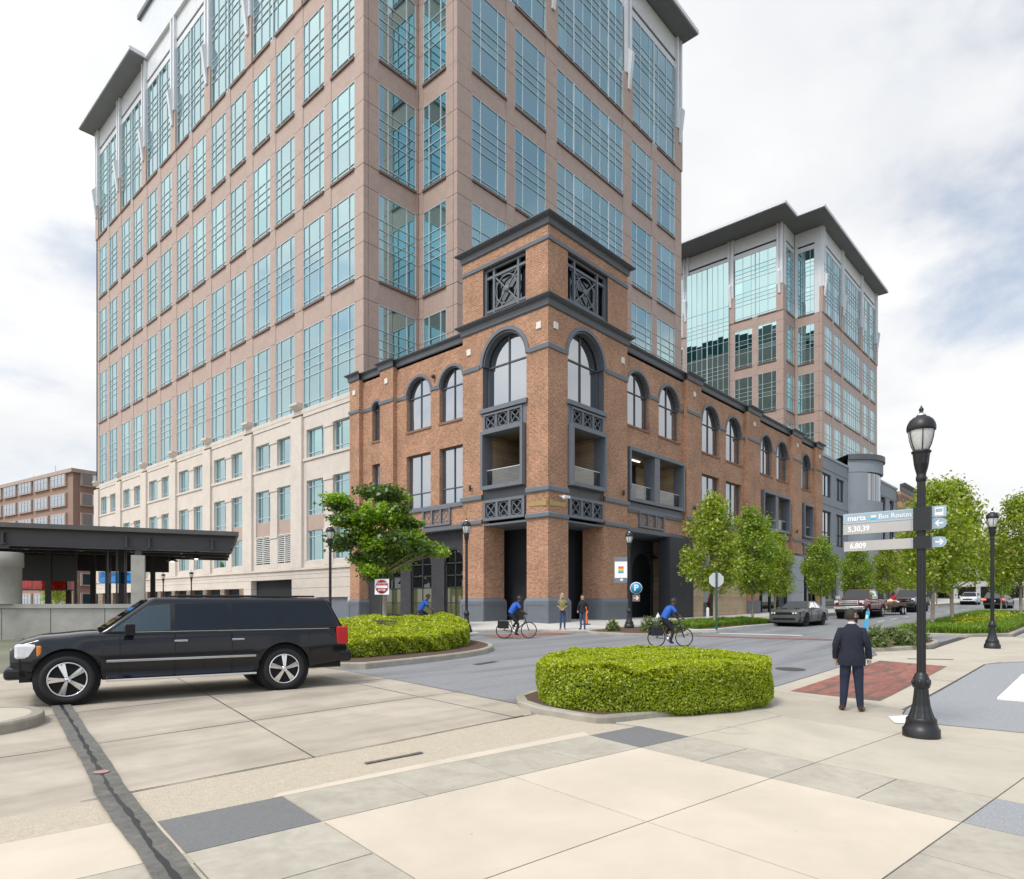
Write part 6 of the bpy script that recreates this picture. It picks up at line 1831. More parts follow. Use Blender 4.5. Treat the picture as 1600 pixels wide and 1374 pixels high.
def wheel(parent, x, y, r, w, rim, side, spokes=5, twist=0.0, rimr=.66, steer=0.0):
    t = MB(); rr = r*rimr
    t.lathe([(rr,-w/2+.01),(r*.90,-w/2),(r*.975,-w/2+.025),(r,-w/2+.06),(r,w/2-.06),(r*.975,w/2-.025),(r*.90,w/2),(rr,w/2-.01),(rr*.96,w/2-.05),(rr*.96,-w/2+.05),(rr,-w/2+.01)],36,axis='y')
    o = bpy.data.objects.new('wheel', t.mesh('wheel', TYRE)); col.objects.link(o); o.parent = parent; o.location = (x,y,r); o.rotation_euler = (0,0,steer)
    s = side
    m_ = MB(); m_.lathe([(rr*.99,s*(w/2-.03)),(rr*.95,s*(w/2-.005)),(rr*.90,s*(w/2-.01)),(rr*.87,s*(w/2-.06))],36,axis='y',caps=False)
    for k in range(spokes):
        a = 2*math.pi*k/spokes+twist
        for d_ in (-.11,.11):
            p = Vector((rr*.15*math.cos(a),s*(w/2-.02),rr*.15*math.sin(a))); q = Vector((rr*.92*math.cos(a+d_),s*(w/2-.035),rr*.92*math.sin(a+d_)))
            m_.bar(p,q,.045*r/.4,.05*r/.4,up=(0,1,0))
    m_.lathe([(0,s*(w/2+.0)),(rr*.13,s*(w/2-.005)),(rr*.2,s*(w/2-.03)),(rr*.2,s*(w/2-.08))],16,axis='y',caps=False)
    m_.build('rim', rim, o)
    d = MB(); d.lathe([(0,s*(w/2-.12)),(rr*.9,s*(w/2-.12))],24,axis='y'); d.lathe([(0,s*(w/2-.10)),(rr*.55,s*(w/2-.10)),(rr*.55,s*(w/2-.12))],24,axis='y'); d.build('brake_disc', BLACKTRIM, o)
    return o
def interp(tab, x):
    for (x0,v0),(x1,v1) in zip(tab,tab[1:]):
        if x <= x1: 
            f = 0 if x1 == x0 else (x-x0)/(x1-x0); f = min(max(f,0),1); f = f*f*(3-2*f)
            return v0+(v1-v0)*f
    return tab[-1][1]
def car_body(t, p):
    """lofted lower body with wheel arches, bevelled greenhouse, glazing, wheels"""
    xr, xf, W = p['xr'], p['xf'], p['w']/2
    ax = p['axles']; r = p['r']; Ra = p.get('ra', r*1.17)
    xs = set(np.linspace(xr,xf,60).round(3).tolist())
    for a in ax: xs |= set((a+Ra*np.cos(np.linspace(0,np.pi,15))).round(3).tolist())
    xs = sorted(x for x in xs if xr <= x <= xf)
    # drop nearly coincident stations
    keep = [xs[0]]
    for x in xs[1:]:
        if x-keep[-1] > .012: keep.append(x)
    xs = keep
    mb = MB(); rows = []
    for x in xs:
        zb = interp(p['sill'],x); zt = interp(p['top'],x); wf = interp(p['plan'],x)*W
        arch = 0
        for a in ax:
            d = abs(x-a)
            if d < Ra: arch = max(arch, r+math.sqrt(Ra*Ra-d*d))
        zb2 = max(zb, arch); zt = max(zt, zb2+.05)
        hh = zt-zb; fl = p.get('flare',.02) if arch > 0 else 0
        sh = p.get('shoulder',.06)
        prof = [(wf*.91,zb2),(wf*.965+fl,zb2+.02),(wf*.995+fl*.8,max(zb2+.03,zb+hh*.30)),(wf*1.0+fl*.4,max(zb2+.04,zb+hh*.55)),(wf*.975,max(zb2+.045,zt-sh*2.4)),(wf*.945,max(zb2+.048,zt-sh*.7)),(wf*.90,max(zb2+.05,zt)),(wf*.45,max(zb2+.05,zt)+p.get('crown',.03)),(0,max(zb2+.05,zt)+p.get('crown',.03)*1.15)]
        full = [(y,z) for y,z in prof]+[(-y,z) for y,z in prof[-2::-1]]
        rows.append([(x,y,z) for y,z in full])
    n = len(rows[0]); vs = [q for r_ in rows for q in r_]
    fs = [(i*n+k,i*n+k+1,(i+1)*n+k+1,(i+1)*n+k) for i in range(len(rows)-1) for k in range(n-1)]
    mb.add(vs,[f[::-1] for f in fs],0,True); mb.add(rows[0],[tuple(range(n))]); mb.add(rows[-1],[tuple(range(n-1,-1,-1))])
    body = mb.build('body', p['paint'], t)
    ub = MB(); ub.box(xr+.12,xf-.12,-W*.9,W*.9,interp(p['sill'],0)+.02,min(.8,interp(p['top'],0)-.05)); ub.build('underbody', UNDER, t)
    for a in ax:
        wb = MB(); wb.lathe([(0,-W*.93),(Ra*.99,-W*.93),(Ra*.99,W*.93),(0,W*.93)],24,(a,0,r),axis='y'); 
        wb.build('wheel_well', UNDER, t)
    # greenhouse
    g = p['cab']   # (x_rear_base, x_rear_top, x_front_top, x_front_base, z_base, z_roof, w_base, w_top)
    xrb,xrt,xft,xfb,zb,zr,wb_,wt = g; zbf = p.get('zbf', zb)
    c_ = MB(); zf = lambda x: zb+(zbf-zb)*(x-xrb)/(xfb-xrb)
    V = [(xrb,wb_,zb),(xfb,wb_,zbf),(xfb,-wb_,zbf),(xrb,-wb_,zb),(xrt,wt,zr),(xft,wt,zr),(xft,-wt,zr),(xrt,-wt,zr)]
    c_.add(V,[(0,3,2,1),(0,1,5,4),(1,2,6,5),(2,3,7,6),(3,0,4,7),(4,5,6,7)])
    cab = c_.build('cabin', p.get('cabpaint',p['paint']), t); bevel(cab,p.get('cbev',.07),4)
    for f in cab.data.polygons: f.use_smooth = True
    def side_y(z): return wb_+(wt-wb_)*(z-zb)/(zr-zb)
    for s in (1,-1):
        for (pts,mt) in p['windows']:
            q = [Vector((x,s*(side_y(z)+.006),z)) for x,z in pts]
            w_ = MB(); w_.prism(q, (0,s*.006,0)); w_.build('side_window', mt, t)
    def slope_quad(x0,z0,x1,z1,wA,wB,mt,nm):
        d = Vector((x1-x0,0,z1-z0)); nn = Vector((d.z,0,-d.x)).normalized()
        if (x0 > 0) != (nn.x > 0): nn = -nn
        a = Vector((x0,0,z0))+d*.09+nn*.008; b = Vector((x0,0,z0))+d*.93+nn*.008
        w_ = MB(); w_.prism([a+Vector((0,wA*.93,0)),b+Vector((0,wB*.92,0)),b-Vector((0,wB*.92,0)),a-Vector((0,wA*.93,0))], nn*.006); return w_.build(nm, mt, t)
    slope_quad(xfb,zbf,xft,zr,wb_,wt,p.get('screen',CARGLASS),'windscreen'); slope_quad(xrb,zb,xrt,zr,wb_,wt,p.get('rearglass',TINTED),'rear_window')
    tw = p.get('tw',.26)
    for i,a in enumerate(ax):
        for s in (1,-1): wheel(t, a, s*(W-tw/2-.02), r, tw, p['rim'], s, p.get('spokes',5), .3*i, p.get('rimr',.66), p.get('steer',0) if i == 0 else 0)
    return body
def pbox(t, nm, mt, x0,x1,y0,y1,z0,z1, bev=0, both=False):
    r_ = []
    for s in ((1,-1) if both else (1,)):
        g = MB(); g.box(x0,x1,s*y0,s*y1,z0,z1); o = g.build(nm, mt, t)
        if bev: bevel(o,bev,2)
        r_.append(o)
    return r_
def mirrors(t, x, y, z, mt, s_=1.0):
    for s in (1,-1):
        g = MB(); g.obox((x,s*(y+.14*s_),z),(.07*s_,0.01,0),(0,.12*s_,0),(0,0,.085*s_)); g.bar((x,s*y*.97,z-.04),(x,s*(y+.06),z-.03),.05,.04); o = g.build('mirror', mt, t); bevel(o,.025,3)
# ---- long black estate in the foreground
BLK = paint('black_car_paint', (0.006,0.0065,0.009), .16)
su = thing('suv', 'large black sport utility car with bright spoked wheels driving left in the foreground', 'car', (5.28,13.30,G(5.28,13.30)+.008), R(165))
W2 = 1.0
car_body(su, dict(xr=-2.88,xf=2.64,w=2.0,axles=(1.87,-1.63),r=.40,ra=.485,flare=.018,paint=BLK,cabpaint=BLK,rim=CHROME,spokes=5,rimr=.74,tw=.28,
  sill=[(-2.9,.50),(-2.3,.44),(-2.0,.36),(1.3,.36),(2.3,.40),(2.64,.46)], top=[(-2.88,1.12),(-2.6,1.20),(1.0,1.17),(1.5,1.15),(2.2,1.10),(2.5,1.03),(2.64,.90)], plan=[(-2.88,.90),(-2.6,.985),(-1.5,1.0),(1.6,1.0),(2.2,.97),(2.5,.91),(2.64,.82)],
  cab=(-2.82,-2.52,.62,1.50,1.12,1.77,.945,.77),zbf=1.11,cbev=.09,
  windows=[([(.34,1.180),(1.26,1.180),(.70,1.619),(.34,1.649)],CABGLASS),([(-.62,1.180),(.26,1.180),(.26,1.653),(-.62,1.662)],TINTED),([(-1.55,1.180),(-.70,1.180),(-.70,1.662),(-1.45,1.657)],TINTED),([(-2.60,1.232),(-1.64,1.180),(-1.54,1.657),(-2.42,1.627)],TINTED)]))
for s in (1,-1):
    for z0,z1,mt,nm in ((.66,.70,CHROME,'side_moulding'),(.335,.375,CHROME,'running_board')):
        pbox(su,nm,mt,-1.10 if nm == 'side_moulding' else -1.1,1.32,s*(1.004 if nm == 'side_moulding' else .93),s*(1.016 if nm == 'side_moulding' else 1.06),z0,z1,.008)
    pbox(su,'belt_trim',CHROME,-2.5,.9,s*.972,s*.985,1.158,1.172)
    for x in (.18,-.78): pbox(su,'door_handle',CHROME,x-.11,x+.11,s*1.0,s*1.03,.98,1.015,.01)
    for x in (1.12,.27,-.68):
        g = MB(); g.box(x-.004,x+.004,s*.985,s*1.003,.42,1.12); g.build('door_seam', UNDER, su)
    pbox(su,'tail_lamp',REDLENS,-2.90,-2.66,s*.82,s*.975,.84,1.20,.03)
    pbox(su,'headlamp',LENS,2.27,2.58,s*.60,s*.925,.76,1.0,.04); pbox(su,'side_marker',AMBER,2.22,2.29,s*.90,s*.965,.78,.97,.02)
    pbox(su,'roof_rail',BLACKTRIM,-2.3,.2,s*.62,s*.66,1.785,1.82,.01)
mirrors(su,.98,.97,1.22,BLK,1.1)
pbox(su,'grille',CHROME,2.52,2.66,-.55,.55,.62,.92,.03); pbox(su,'grille_mesh',BLACKTRIM,2.60,2.668,-.50,.50,.66,.88)
pbox(su,'front_bumper',BLK,2.28,2.73,-.90,.90,.42,.62,.06); pbox(su,'rear_bumper',BLK,-2.99,-2.6,-.95,.95,.48,.72,.06)
pbox(su,'number_plate',PLATEW,-3.0,-2.895,-.15,.15,.85,.98)
for y in (.42,-.42):
    g = MB(); g.box(-.15,.3,y-.25,y+.25,.7,.95); g.box(-.28,-.1,y-.24,y+.24,.8,1.42); g.lathe([(.0,-.1),(.12,-.08),(.13,.05),(.08,.12),(0,.13)],12,(-.2,y,1.52)); g.build('front_seat', BLACKTRIM, su)
# ---- grey two-door coupe
GRYP = paint('matte_grey_paint', (0.085,0.09,0.088), .38)
ch = thing('coupe', 'grey two door muscle coupe parked by the grass bed', 'car', (40.75,13.95,G(40.75,13.95)+.008), R(180))
car_body(ch, dict(xr=-2.5,xf=2.5,w=1.92,axles=(1.55,-1.40),r=.36,flare=.035,paint=GRYP,rim=BLACKTRIM,spokes=5,rimr=.70,tw=.27,steer=R(-14),crown=.02,
  sill=[(-2.5,.36),(-1.9,.26),(1.9,.22),(2.5,.26)], top=[(-2.5,.90),(-2.3,1.02),(-1.0,1.02),(-.4,.96),(.9,.97),(1.6,.95),(2.35,.86),(2.5,.74)], plan=[(-2.5,.90),(-2.2,.98),(-1.4,1.0),(-.2,.96),(1.5,1.0),(2.2,.95),(2.5,.86)],
  cab=(-1.95,-.95,.10,.95,.98,1.43,.82,.60),cbev=.06,windows=[([(-.42,1.03),(.72,1.03),(.10,1.36),(-.36,1.37)],CARGLASS),([(-1.15,1.05),(-.50,1.03),(-.46,1.36),(-.78,1.34)],CARGLASS)]))
pbox(ch,'grille',UNDER,2.40,2.52,-.72,.72,.66,.80,.02); pbox(ch,'lower_intake',UNDER,2.40,2.515,-.62,.62,.34,.48,.02); pbox(ch,'splitter',BLACKTRIM,2.1,2.58,-.88,.88,.20,.25,.01)
for s in (1,-1):
    for y in (.52,.66):
        g = MB(); g.lathe([(0,.03),(.055,.02),(.065,0),(.065,-.05)],16,(2.50,s*y,.735),axis='x'); g.build('headlamp', LENS, ch)
    pbox(ch,'hood_scoop',BLACKTRIM,1.2,1.7,s*.28,s*.46,.985,1.012,.01); pbox(ch,'tail_lamp',REDLENS,-2.53,-2.4,s*.2,s*.85,.80,.90,.02)
    g = MB(); g.box(.78,.79,s*.945,s*.962,.35,.93); g.box(-.52,-.51,s*.94,s*.958,.35,.95); g.build('door_seam', UNDER, ch)
    pbox(ch,'door_handle',GRYP,-.38,-.18,s*.94,s*.975,.86,.885,.01)
mirrors(ch,.62,.86,1.0,GRYP,.85)
# ---- pickups
def pickup(name, label, loc, rz, pt, chrome=True, lift=0.0):
    t = thing(name, label, 'pickup', loc, R(rz))
    car_body(t, dict(xr=-3.05,xf=3.05,w=2.02,axles=(2.05,-1.85),r=.43,ra=.53,flare=.04,paint=pt,rim=ALLOY if chrome else BLACKTRIM,spokes=6,rimr=.6,tw=.28,
      sill=[(-3.05,.66),(-2.4,.60),(2.2,.58),(3.05,.62)], top=[(-3.05,1.34),(-.62,1.34),(-.60,1.26),(1.2,1.25),(1.5,1.27),(2.8,1.22),(3.05,1.05)], plan=[(-3.05,.97),(-1.85,1.0),(2.3,1.0),(2.85,.97),(3.05,.90)],
      cab=(-.72,-.60,.85,1.55,1.24,2.0,.94,.74),cbev=.08,windows=[([(.38,1.32),(1.34,1.32),(.86,1.86),(.38,1.88)],CARGLASS),([(-.52,1.32),(.28,1.32),(.28,1.88),(-.50,1.88)],TINTED)]))
    tr = CHROME if chrome else BLACKTRIM
    pbox(t,'grille',tr,2.96,3.10,-.62,.62,.90,1.20,.03); pbox(t,'grille_bar',BLACKTRIM if chrome else CHROME,3.06,3.115,-.55,.55,.96,1.02); pbox(t,'grille_bar',BLACKTRIM if chrome else CHROME,3.06,3.115,-.55,.55,1.08,1.13)
    pbox(t,'front_bumper',tr,2.9,3.22,-.98,.98,.58,.82,.05); pbox(t,'lower_valance',BLACKTRIM,2.7,3.15,-.85,.85,.40,.58,.03); pbox(t,'rear_bumper',tr,-3.2,-3.0,-.98,.98,.6,.8,.04)
    pbox(t,'bed_void',UNDER,-2.95,-.72,-.82,.82,1.30,1.385); pbox(t,'running_board',BLACKTRIM,-.9,1.4,.86,1.06,.46,.52,.01,True)
    for s in (1,-1):
        pbox(t,'headlamp',LENS,2.78,3.05,s*.66,s*.94,.94,1.20,.04); pbox(t,'tail_lamp',REDLENS,-3.08,-2.95,s*.84,s*.99,.95,1.3,.02); pbox(t,'bed_rail',BLACKTRIM,-3.0,-.7,s*.86,s*.98,1.355,1.39,.01)
        for x in (1.40,.33,-.55):
            g = MB(); g.box(x-.005,x+.005,s*.99,s*1.012,.66,1.22); g.build('door_seam', UNDER, t)
        for x in (.42,-.45): pbox(t,'door_handle',tr,x-.02,x+.2,s*1.0,s*1.035,1.1,1.14,.01)
    mirrors(t,1.25,1.0,1.42,tr,1.4)
    return t
RED = paint('dark_red_paint', (0.16,0.012,0.014), .2); GRY2 = paint('mid_grey_paint', (0.11,0.12,0.135), .2)
pickup('pickup_truck','dark red crew cab pickup with chrome front parked at the kerb',(52.5,13.65,G(52.5,13.65)+.008),180,RED)
pickup('pickup_truck','grey pickup parked behind the trailer, half hidden by the lamp pole',(69.3,13.9,G(69.3,13.9)+.008),180,GRY2,False)
# ---- flat trailer with rubbish bags
tl = thing('utility_trailer','brown flat trailer with twin wheels behind the red pickup','trailer',(59.2,13.6,G(59.2,13.6)+.008),R(180))
RUST = pm('rusty_brown', (0.14,0.085,0.05), .8, .3, 6)
g = MB(); g.box(-2.2,2.0,-.95,.95,.62,.72); g.build('deck', RUST, tl)
for x0,x1,y0,y1 in ((-2.2,2.0,.92,.97),(-2.2,2.0,-.97,-.92),(-2.25,-2.18,-.95,.95),(1.98,2.05,-.95,.95)):
    g = MB(); g.box(x0,x1,y0,y1,.72,.98); g.build('side_board', RUST, tl)
g = MB(); g.bar((2.0,.6,.64),(3.4,0,.6),.08); g.bar((2.0,-.6,.64),(3.4,0,.6),.08); g.build('drawbar', BLACKTRIM, tl)
for x in (-.2,-1.0):
    for s in (1,-1): wheel(tl,x,s*1.08,.34,.2,SIGNWHITE,s,4,.2,.6)
g = MB(); g.bar((-1.5,1.12,.74),(.3,1.12,.74),.26,.03); g.bar((-1.5,-1.12,.74),(.3,-1.12,.74),.26,.03); g.build('mudguard', RUST, tl)
BAG = pm('white_sack', (0.68,0.66,0.62), .6, .15, 6); ORNG = pm('orange_timber', (0.62,0.30,0.05), .6, .2, 5)
for k,(x,y,s_) in enumerate(((-.6,.2,.42),(-1.2,-.3,.36),(-1.5,.4,.34))):
    rng = random.Random(k); g = MB(); g.lathe([(0,0),(.9*s_,.06*s_),(1.05*s_,.4*s_),(.8*s_,.85*s_),(.3*s_,1.1*s_),(.12*s_,1.2*s_),(.2*s_,1.32*s_)],12,flute=.12)
    o = g.build('rubbish_sack', BAG); o.matrix_world = tl.matrix_world; o.location = (59.2-x,13.6-y,G(59.2,13.6)+.74); tag(o,('large white sack at the front of the trailer load','white sack at the back of the trailer on the road side','white sack at the back of the trailer on the kerb side')[k],'sack','sacks on the trailer')
g = MB(); g.box(-1.4,1.5,-.15,.15,0,.10); o = g.build('timber_plank', ORNG); o.location = (58.6,13.0,G(59.2,13.6)+1.0); o.rotation_euler = (0,0,R(6)); tag(o,'orange plank lying across the trailer','plank')
# ---- small distant cars
def small_suv(name, label, loc, rz, pt, brake=False):
    t = thing(name, label, 'car', loc, R(rz))
    car_body(t, dict(xr=-2.3,xf=2.35,w=1.92,axles=(1.42,-1.35),r=.36,paint=pt,rim=ALLOY,spokes=5,tw=.24,
      sill=[(-2.3,.42),(-1.9,.32),(1.9,.30),(2.35,.36)], top=[(-2.3,1.02),(-2.1,1.08),(.9,1.06),(1.3,1.04),(2.1,.96),(2.35,.80)], plan=[(-2.3,.90),(-2.0,.985),(1.4,1.0),(2.1,.95),(2.35,.84)],
      cab=(-2.22,-1.75,.30,1.12,1.03,1.68,.90,.68),cbev=.08,windows=[([(.15,1.1),(.92,1.1),(.32,1.55),(.15,1.56)],TINTED),([(-.75,1.1),(.07,1.1),(.07,1.57),(-.75,1.57)],TINTED),([(-1.75,1.14),(-.83,1.1),(-.83,1.57),(-1.55,1.55)],TINTED)]))
    pbox(t,'grille',BLACKTRIM,2.24,2.37,-.5,.5,.62,.80,.02); pbox(t,'number_plate',PLATEW,-2.36,-2.3,-.2,.2,.72,.86)
    for s in (1,-1):
        pbox(t,'headlamp',LENS,2.12,2.33,s*.55,s*.86,.72,.86,.03); pbox(t,'tail_lamp',BRAKE if brake else REDLENS,-2.34,-2.12,s*.60,s*.92,.86,1.04,.03)
    pbox(t,'bumper',BLACKTRIM,2.1,2.42,-.8,.8,.34,.5,.04); pbox(t,'bumper',BLACKTRIM,-2.40,-2.1,-.85,.85,.36,.54,.04)
    mirrors(t,.75,.93,1.1,pt,.9)
    return t
small_suv('car','white sport utility car coming down the far street',(108,14.6,G(108,14.6)+.008),180,paint('white_car_paint',(0.72,0.72,0.71),.25))
small_suv('car','black sport utility car with lit tail lamps driving away up the street',(86.5,9.2,G(86.5,9.2)+.008),-6,paint('black_far_paint',(0.012,0.012,0.02),.2),True)
# ================================================================== people
SKIN1 = pm('light_skin', (0.56,0.36,0.27), .55, .06, 8); SKIN2 = pm('dark_skin', (0.115,0.062,0.04), .5, .08, 8)
NAVY = pm('navy_suit_cloth', (0.010,0.013,0.026), .85, .25, 14, bump=.15, bscale=200); NAVYT = pm('navy_trousers', (0.012,0.017,0.040), .85, .3, 10, bump=.15, bscale=200)
HAIRD = pm('dark_hair', (0.020,0.014,0.010), .6, .4, 30, bump=.5, bscale=120); HAIRB = pm('blond_hair', (0.50,0.40,0.25), .6, .25, 30, bump=.5, bscale=120); HAIRBR = pm('brown_hair', (0.11,0.055,0.03), .6, .3, 30, bump=.5, bscale=120)
SHOEB = pm('brown_leather', (0.075,0.028,0.017), .4, .2, 10); SHOEK = pm('black_shoe', (0.012,0.012,0.013), .5, .2, 8); TANBOOT = pm('tan_boot', (0.38,0.21,0.10), .6, .15, 8)
JEANS = pm('blue_jeans', (0.035,0.065,0.14), .85, .3, 9, bump=.2, bscale=150); SHIRTW = pm('white_shirt', (0.70,0.71,0.74), .7, .05, 6)
OLIVE = pm('olive_sweater', (0.22,0.195,0.075), .85, .15, 9, bump=.3, bscale=120); BLACKTOP = pm('black_top', (0.012,0.012,0.014), .85, .2, 9); BLUESHIRT = pm('royal_blue_shirt', (0.012,0.09,0.42), .75, .15, 8, bump=.2, bscale=90); REDSHIRT = pm('red_shirt', (0.42,0.015,0.03), .8, .1, 8); BLACKSH = pm('black_cycling_shorts', (0.012,0.012,0.016), .8, .2, 9)
def skin_mesh(name, J, bones, mats, matof, parent, root='pelvis', sub=2):
    """continuous body grown over a skeleton; each face takes the material of the bone it belongs to"""
    names = list(J); idx = {k:i for i,k in enumerate(names)}
    me = bpy.data.meshes.new(name)
    me.from_pydata([J[k][0] for k in names], [(idx[a],idx[b]) for a,b in bones], [])
    o = bpy.data.objects.new(name, me); col.objects.link(o)
    md = o.modifiers.new('skin','SKIN'); md.use_smooth_shade = True; md.branch_smoothing = .6
    sv = me.skin_vertices[0].data
    for k in names:
        r_ = J[k][1]; sv[idx[k]].radius = r_ if hasattr(r_,'__len__') else (r_,r_); sv[idx[k]].use_root = (k == root)
    s2 = o.modifiers.new('sub','SUBSURF'); s2.levels = sub; s2.render_levels = sub
    dg = bpy.context.evaluated_depsgraph_get()
    nm = bpy.data.meshes.new_from_object(o.evaluated_get(dg))
    bpy.data.objects.remove(o); bpy.data.meshes.remove(me)
    nm.name = name; nm.materials.clear()
    for m_ in mats: nm.materials.append(m_)
    segs = []
    for a,b in bones:
        ra = J[a][1] if not hasattr(J[a][1],'__len__') else sum(J[a][1])/2; rb = J[b][1] if not hasattr(J[b][1],'__len__') else sum(J[b][1])/2
        segs.append((Vector(J[a][0]),Vector(J[b][0]),(ra+rb)/2,matof(a,b)))
    for f in nm.polygons:
        c = f.center; best = None
        for a,b,r_,m_ in segs:
            ab = b-a; t_ = max(0,min(1,(c-a).dot(ab)/max(ab.length_squared,1e-9))); d = (c-(a+ab*t_)).length/r_
            if best is None or d < best[0]: best = (d,m_)
        f.material_index = best[1]; f.use_smooth = True
    ob = bpy.data.objects.new(name, nm); col.objects.link(ob); ob.parent = parent
    return ob
def loft(levels, n=20, m=0, mb=None, wob=0.0):
    """closed elliptical rings (cx,cy,z,rx,ry) joined into one garment"""
    mb = mb or MB(); V = []
    for i,(cx,cy,z,rx,ry) in enumerate(levels):
        for k in range(n):
            a = 2*math.pi*k/n; w_ = 1+wob*math.sin(a*3+i*1.7)
            V.append((cx+rx*w_*math.cos(a), cy+ry*w_*math.sin(a), z))
    F_ = [(i*n+k,i*n+(k+1)%n,(i+1)*n+(k+1)%n,(i+1)*n+k) for i in range(len(levels)-1) for k in range(n)]
    mb.add(V,F_,m,True); mb.add(V[:n],[tuple(range(n-1,-1,-1))],m); mb.add(V[-n:],[tuple(range(n))],m)
    return mb
def hand(parent, w, d, up, skin, s=1.0, curl=.5):
    """palm, four unequal bent fingers and a thumb; w wrist, d pointing direction, up = back of hand"""
    w, d, up = Vector(w), Vector(d).normalized(), Vector(up).normalized(); sd_ = d.cross(up).normalized(); up = sd_.cross(d)
    mb = MB(); mb.tube([w-d*.01,w+d*.03*s,w+d*.06*s,w+d*.09*s],[.024*s,.033*s,.036*s,.030*s],10)
    for k,l in enumerate((.070,.080,.076,.058)):
        b = w+d*.085*s+sd_*(.027-.018*k)*s; p1 = b+(d*.9-up*curl*.35)*l*.45*s; p2 = p1+(d*(1-curl)-up*curl)*l*.35*s; p3 = p2+(d*(.3-curl)-up*.9*curl+d*.3)*l*.25*s
        mb.tube([b,p1,p2,p3],[.0095*s,.009*s,.008*s,.006*s],7)
    b = w+d*.03*s+sd_*.03*s; mb.tube([b,b+(sd_*.6+d*.6-up*.3)*.035*s,b+(sd_*.5+d*1.2-up*.5)*.05*s],[.012*s,.0105*s,.008*s],7)
    return mb.build('hand', skin, parent)
def head_parts(t, c, fw, s, skin, hairm, style):
    """nose, ears, eyes, mouth and hair set on a head centred at c, facing fw"""
    c = Vector(c); f = Vector(fw).normalized(); l = Vector((0,0,1)).cross(f).normalized(); u = f.cross(l)
    P = lambda a,b,d: c+f*a*s+l*b*s+u*d*s
    g = MB(); g.add([P(.090,0,.025),P(.092,.016,-.028),P(.092,-.016,-.028),P(.122,0,-.024),P(.09,0,-.038)],[(0,1,3),(0,3,2),(1,4,3),(3,4,2)],0,True); g.build('nose', skin, t)
    for sg in (1,-1):
        g = MB(); g.tube([P(-.005,.094*sg,.03),P(.0,.104*sg,.02),P(-.01,.107*sg,-.005),P(-.004,.098*sg,-.035)],[.009*s,.017*s,.016*s,.008*s],8); g.build('ear', skin, t)
        g = MB(); e = P(.086,.036*sg,.008); g.lathe([(0,-.009*s),(.011*s,-.004*s),(.011*s,.004*s),(0,.009*s)],8,e); g.build('eye', SHOEK, t)
    g = MB(); g.tube([P(.087,.024,-.058),P(.094,0,-.060),P(.087,-.024,-.058)],.005*s,6); g.build('mouth', pm('lip',(0.30,0.10,0.09),.5,.05,5) if 'lip' not in MATS else MATS['lip'], t)
    g = MB()
    def cap(a0, lo, bulge=1.0, extra=0):
        n1, n2 = 10, 20; V = []
        for i in range(n1+1):
            th = i/n1
            for k in range(n2):
                a = 2*math.pi*k/n2; fr = math.cos(a)        # fr>0 towards the face
                end = R(a0) if fr < -.1 else R(a0)*(1-(1-lo)*min(1,(fr+.1)/.7))
                an = th*end
                V.append(P((math.sin(an)*math.cos(a)*.108-.004)*bulge, math.sin(an)*math.sin(a)*.100*bulge, math.cos(an)*.128*bulge-.008))
        F_ = [(i*n2+k,(i+1)*n2+k,(i+1)*n2+(k+1)%n2,i*n2+(k+1)%n2) for i in range(n1) for k in range(n2)]
        g.add(V,F_,0,True)
    if style == 'short': cap(118,.50)
    if style in ('long','longb'):
        cap(120,.45,1.06)
        for k in range(9):
            a = R(100+k*20); b = P(math.cos(a)*.085,math.sin(a)*.092,.0)
            g.tube([b+u*.05*s,b-u*.08*s+f*-.01,b-u*.20*s-f*.01*s,b-u*.27*s+f*.01*s],[.03*s,.036*s,.032*s,.012*s],7)
    if style == 'helmet':
        cap(82,.80,1.22); g.build('helmet', SHOEK, t); g = MB()
        for k in (-.5,0,.5): g.tube([P(.10,k*.07,.075),P(.02,k*.09,.152),P(-.09,k*.07,.09)],.014*s,6)
        g.build('helmet_ridges', BLACKTRIM, t); return
    g.build('hair', hairm, t)
    if style == 'short':
        b = MB(); V = []
        n1, n2 = 5, 11
        for i in range(n1):
            for k in range(n2):
                a = R(-95+190*k/(n2-1)); zz = -.03-.075*i/(n1-1); r_ = .097-.018*i/(n1-1)+.006
                V.append(P(math.cos(a)*r_*1.0,math.sin(a)*r_*.97,zz-(.02*math.cos(a) if i == n1-1 else 0)))
        b.add(V,[(i*n2+k,(i+1)*n2+k,(i+1)*n2+k+1,i*n2+k+1) for i in range(n1-1) for k in range(n2-1) if not (i < 2 and 4 <= k <= 5)],0,True); b.build('beard', hairm, t)
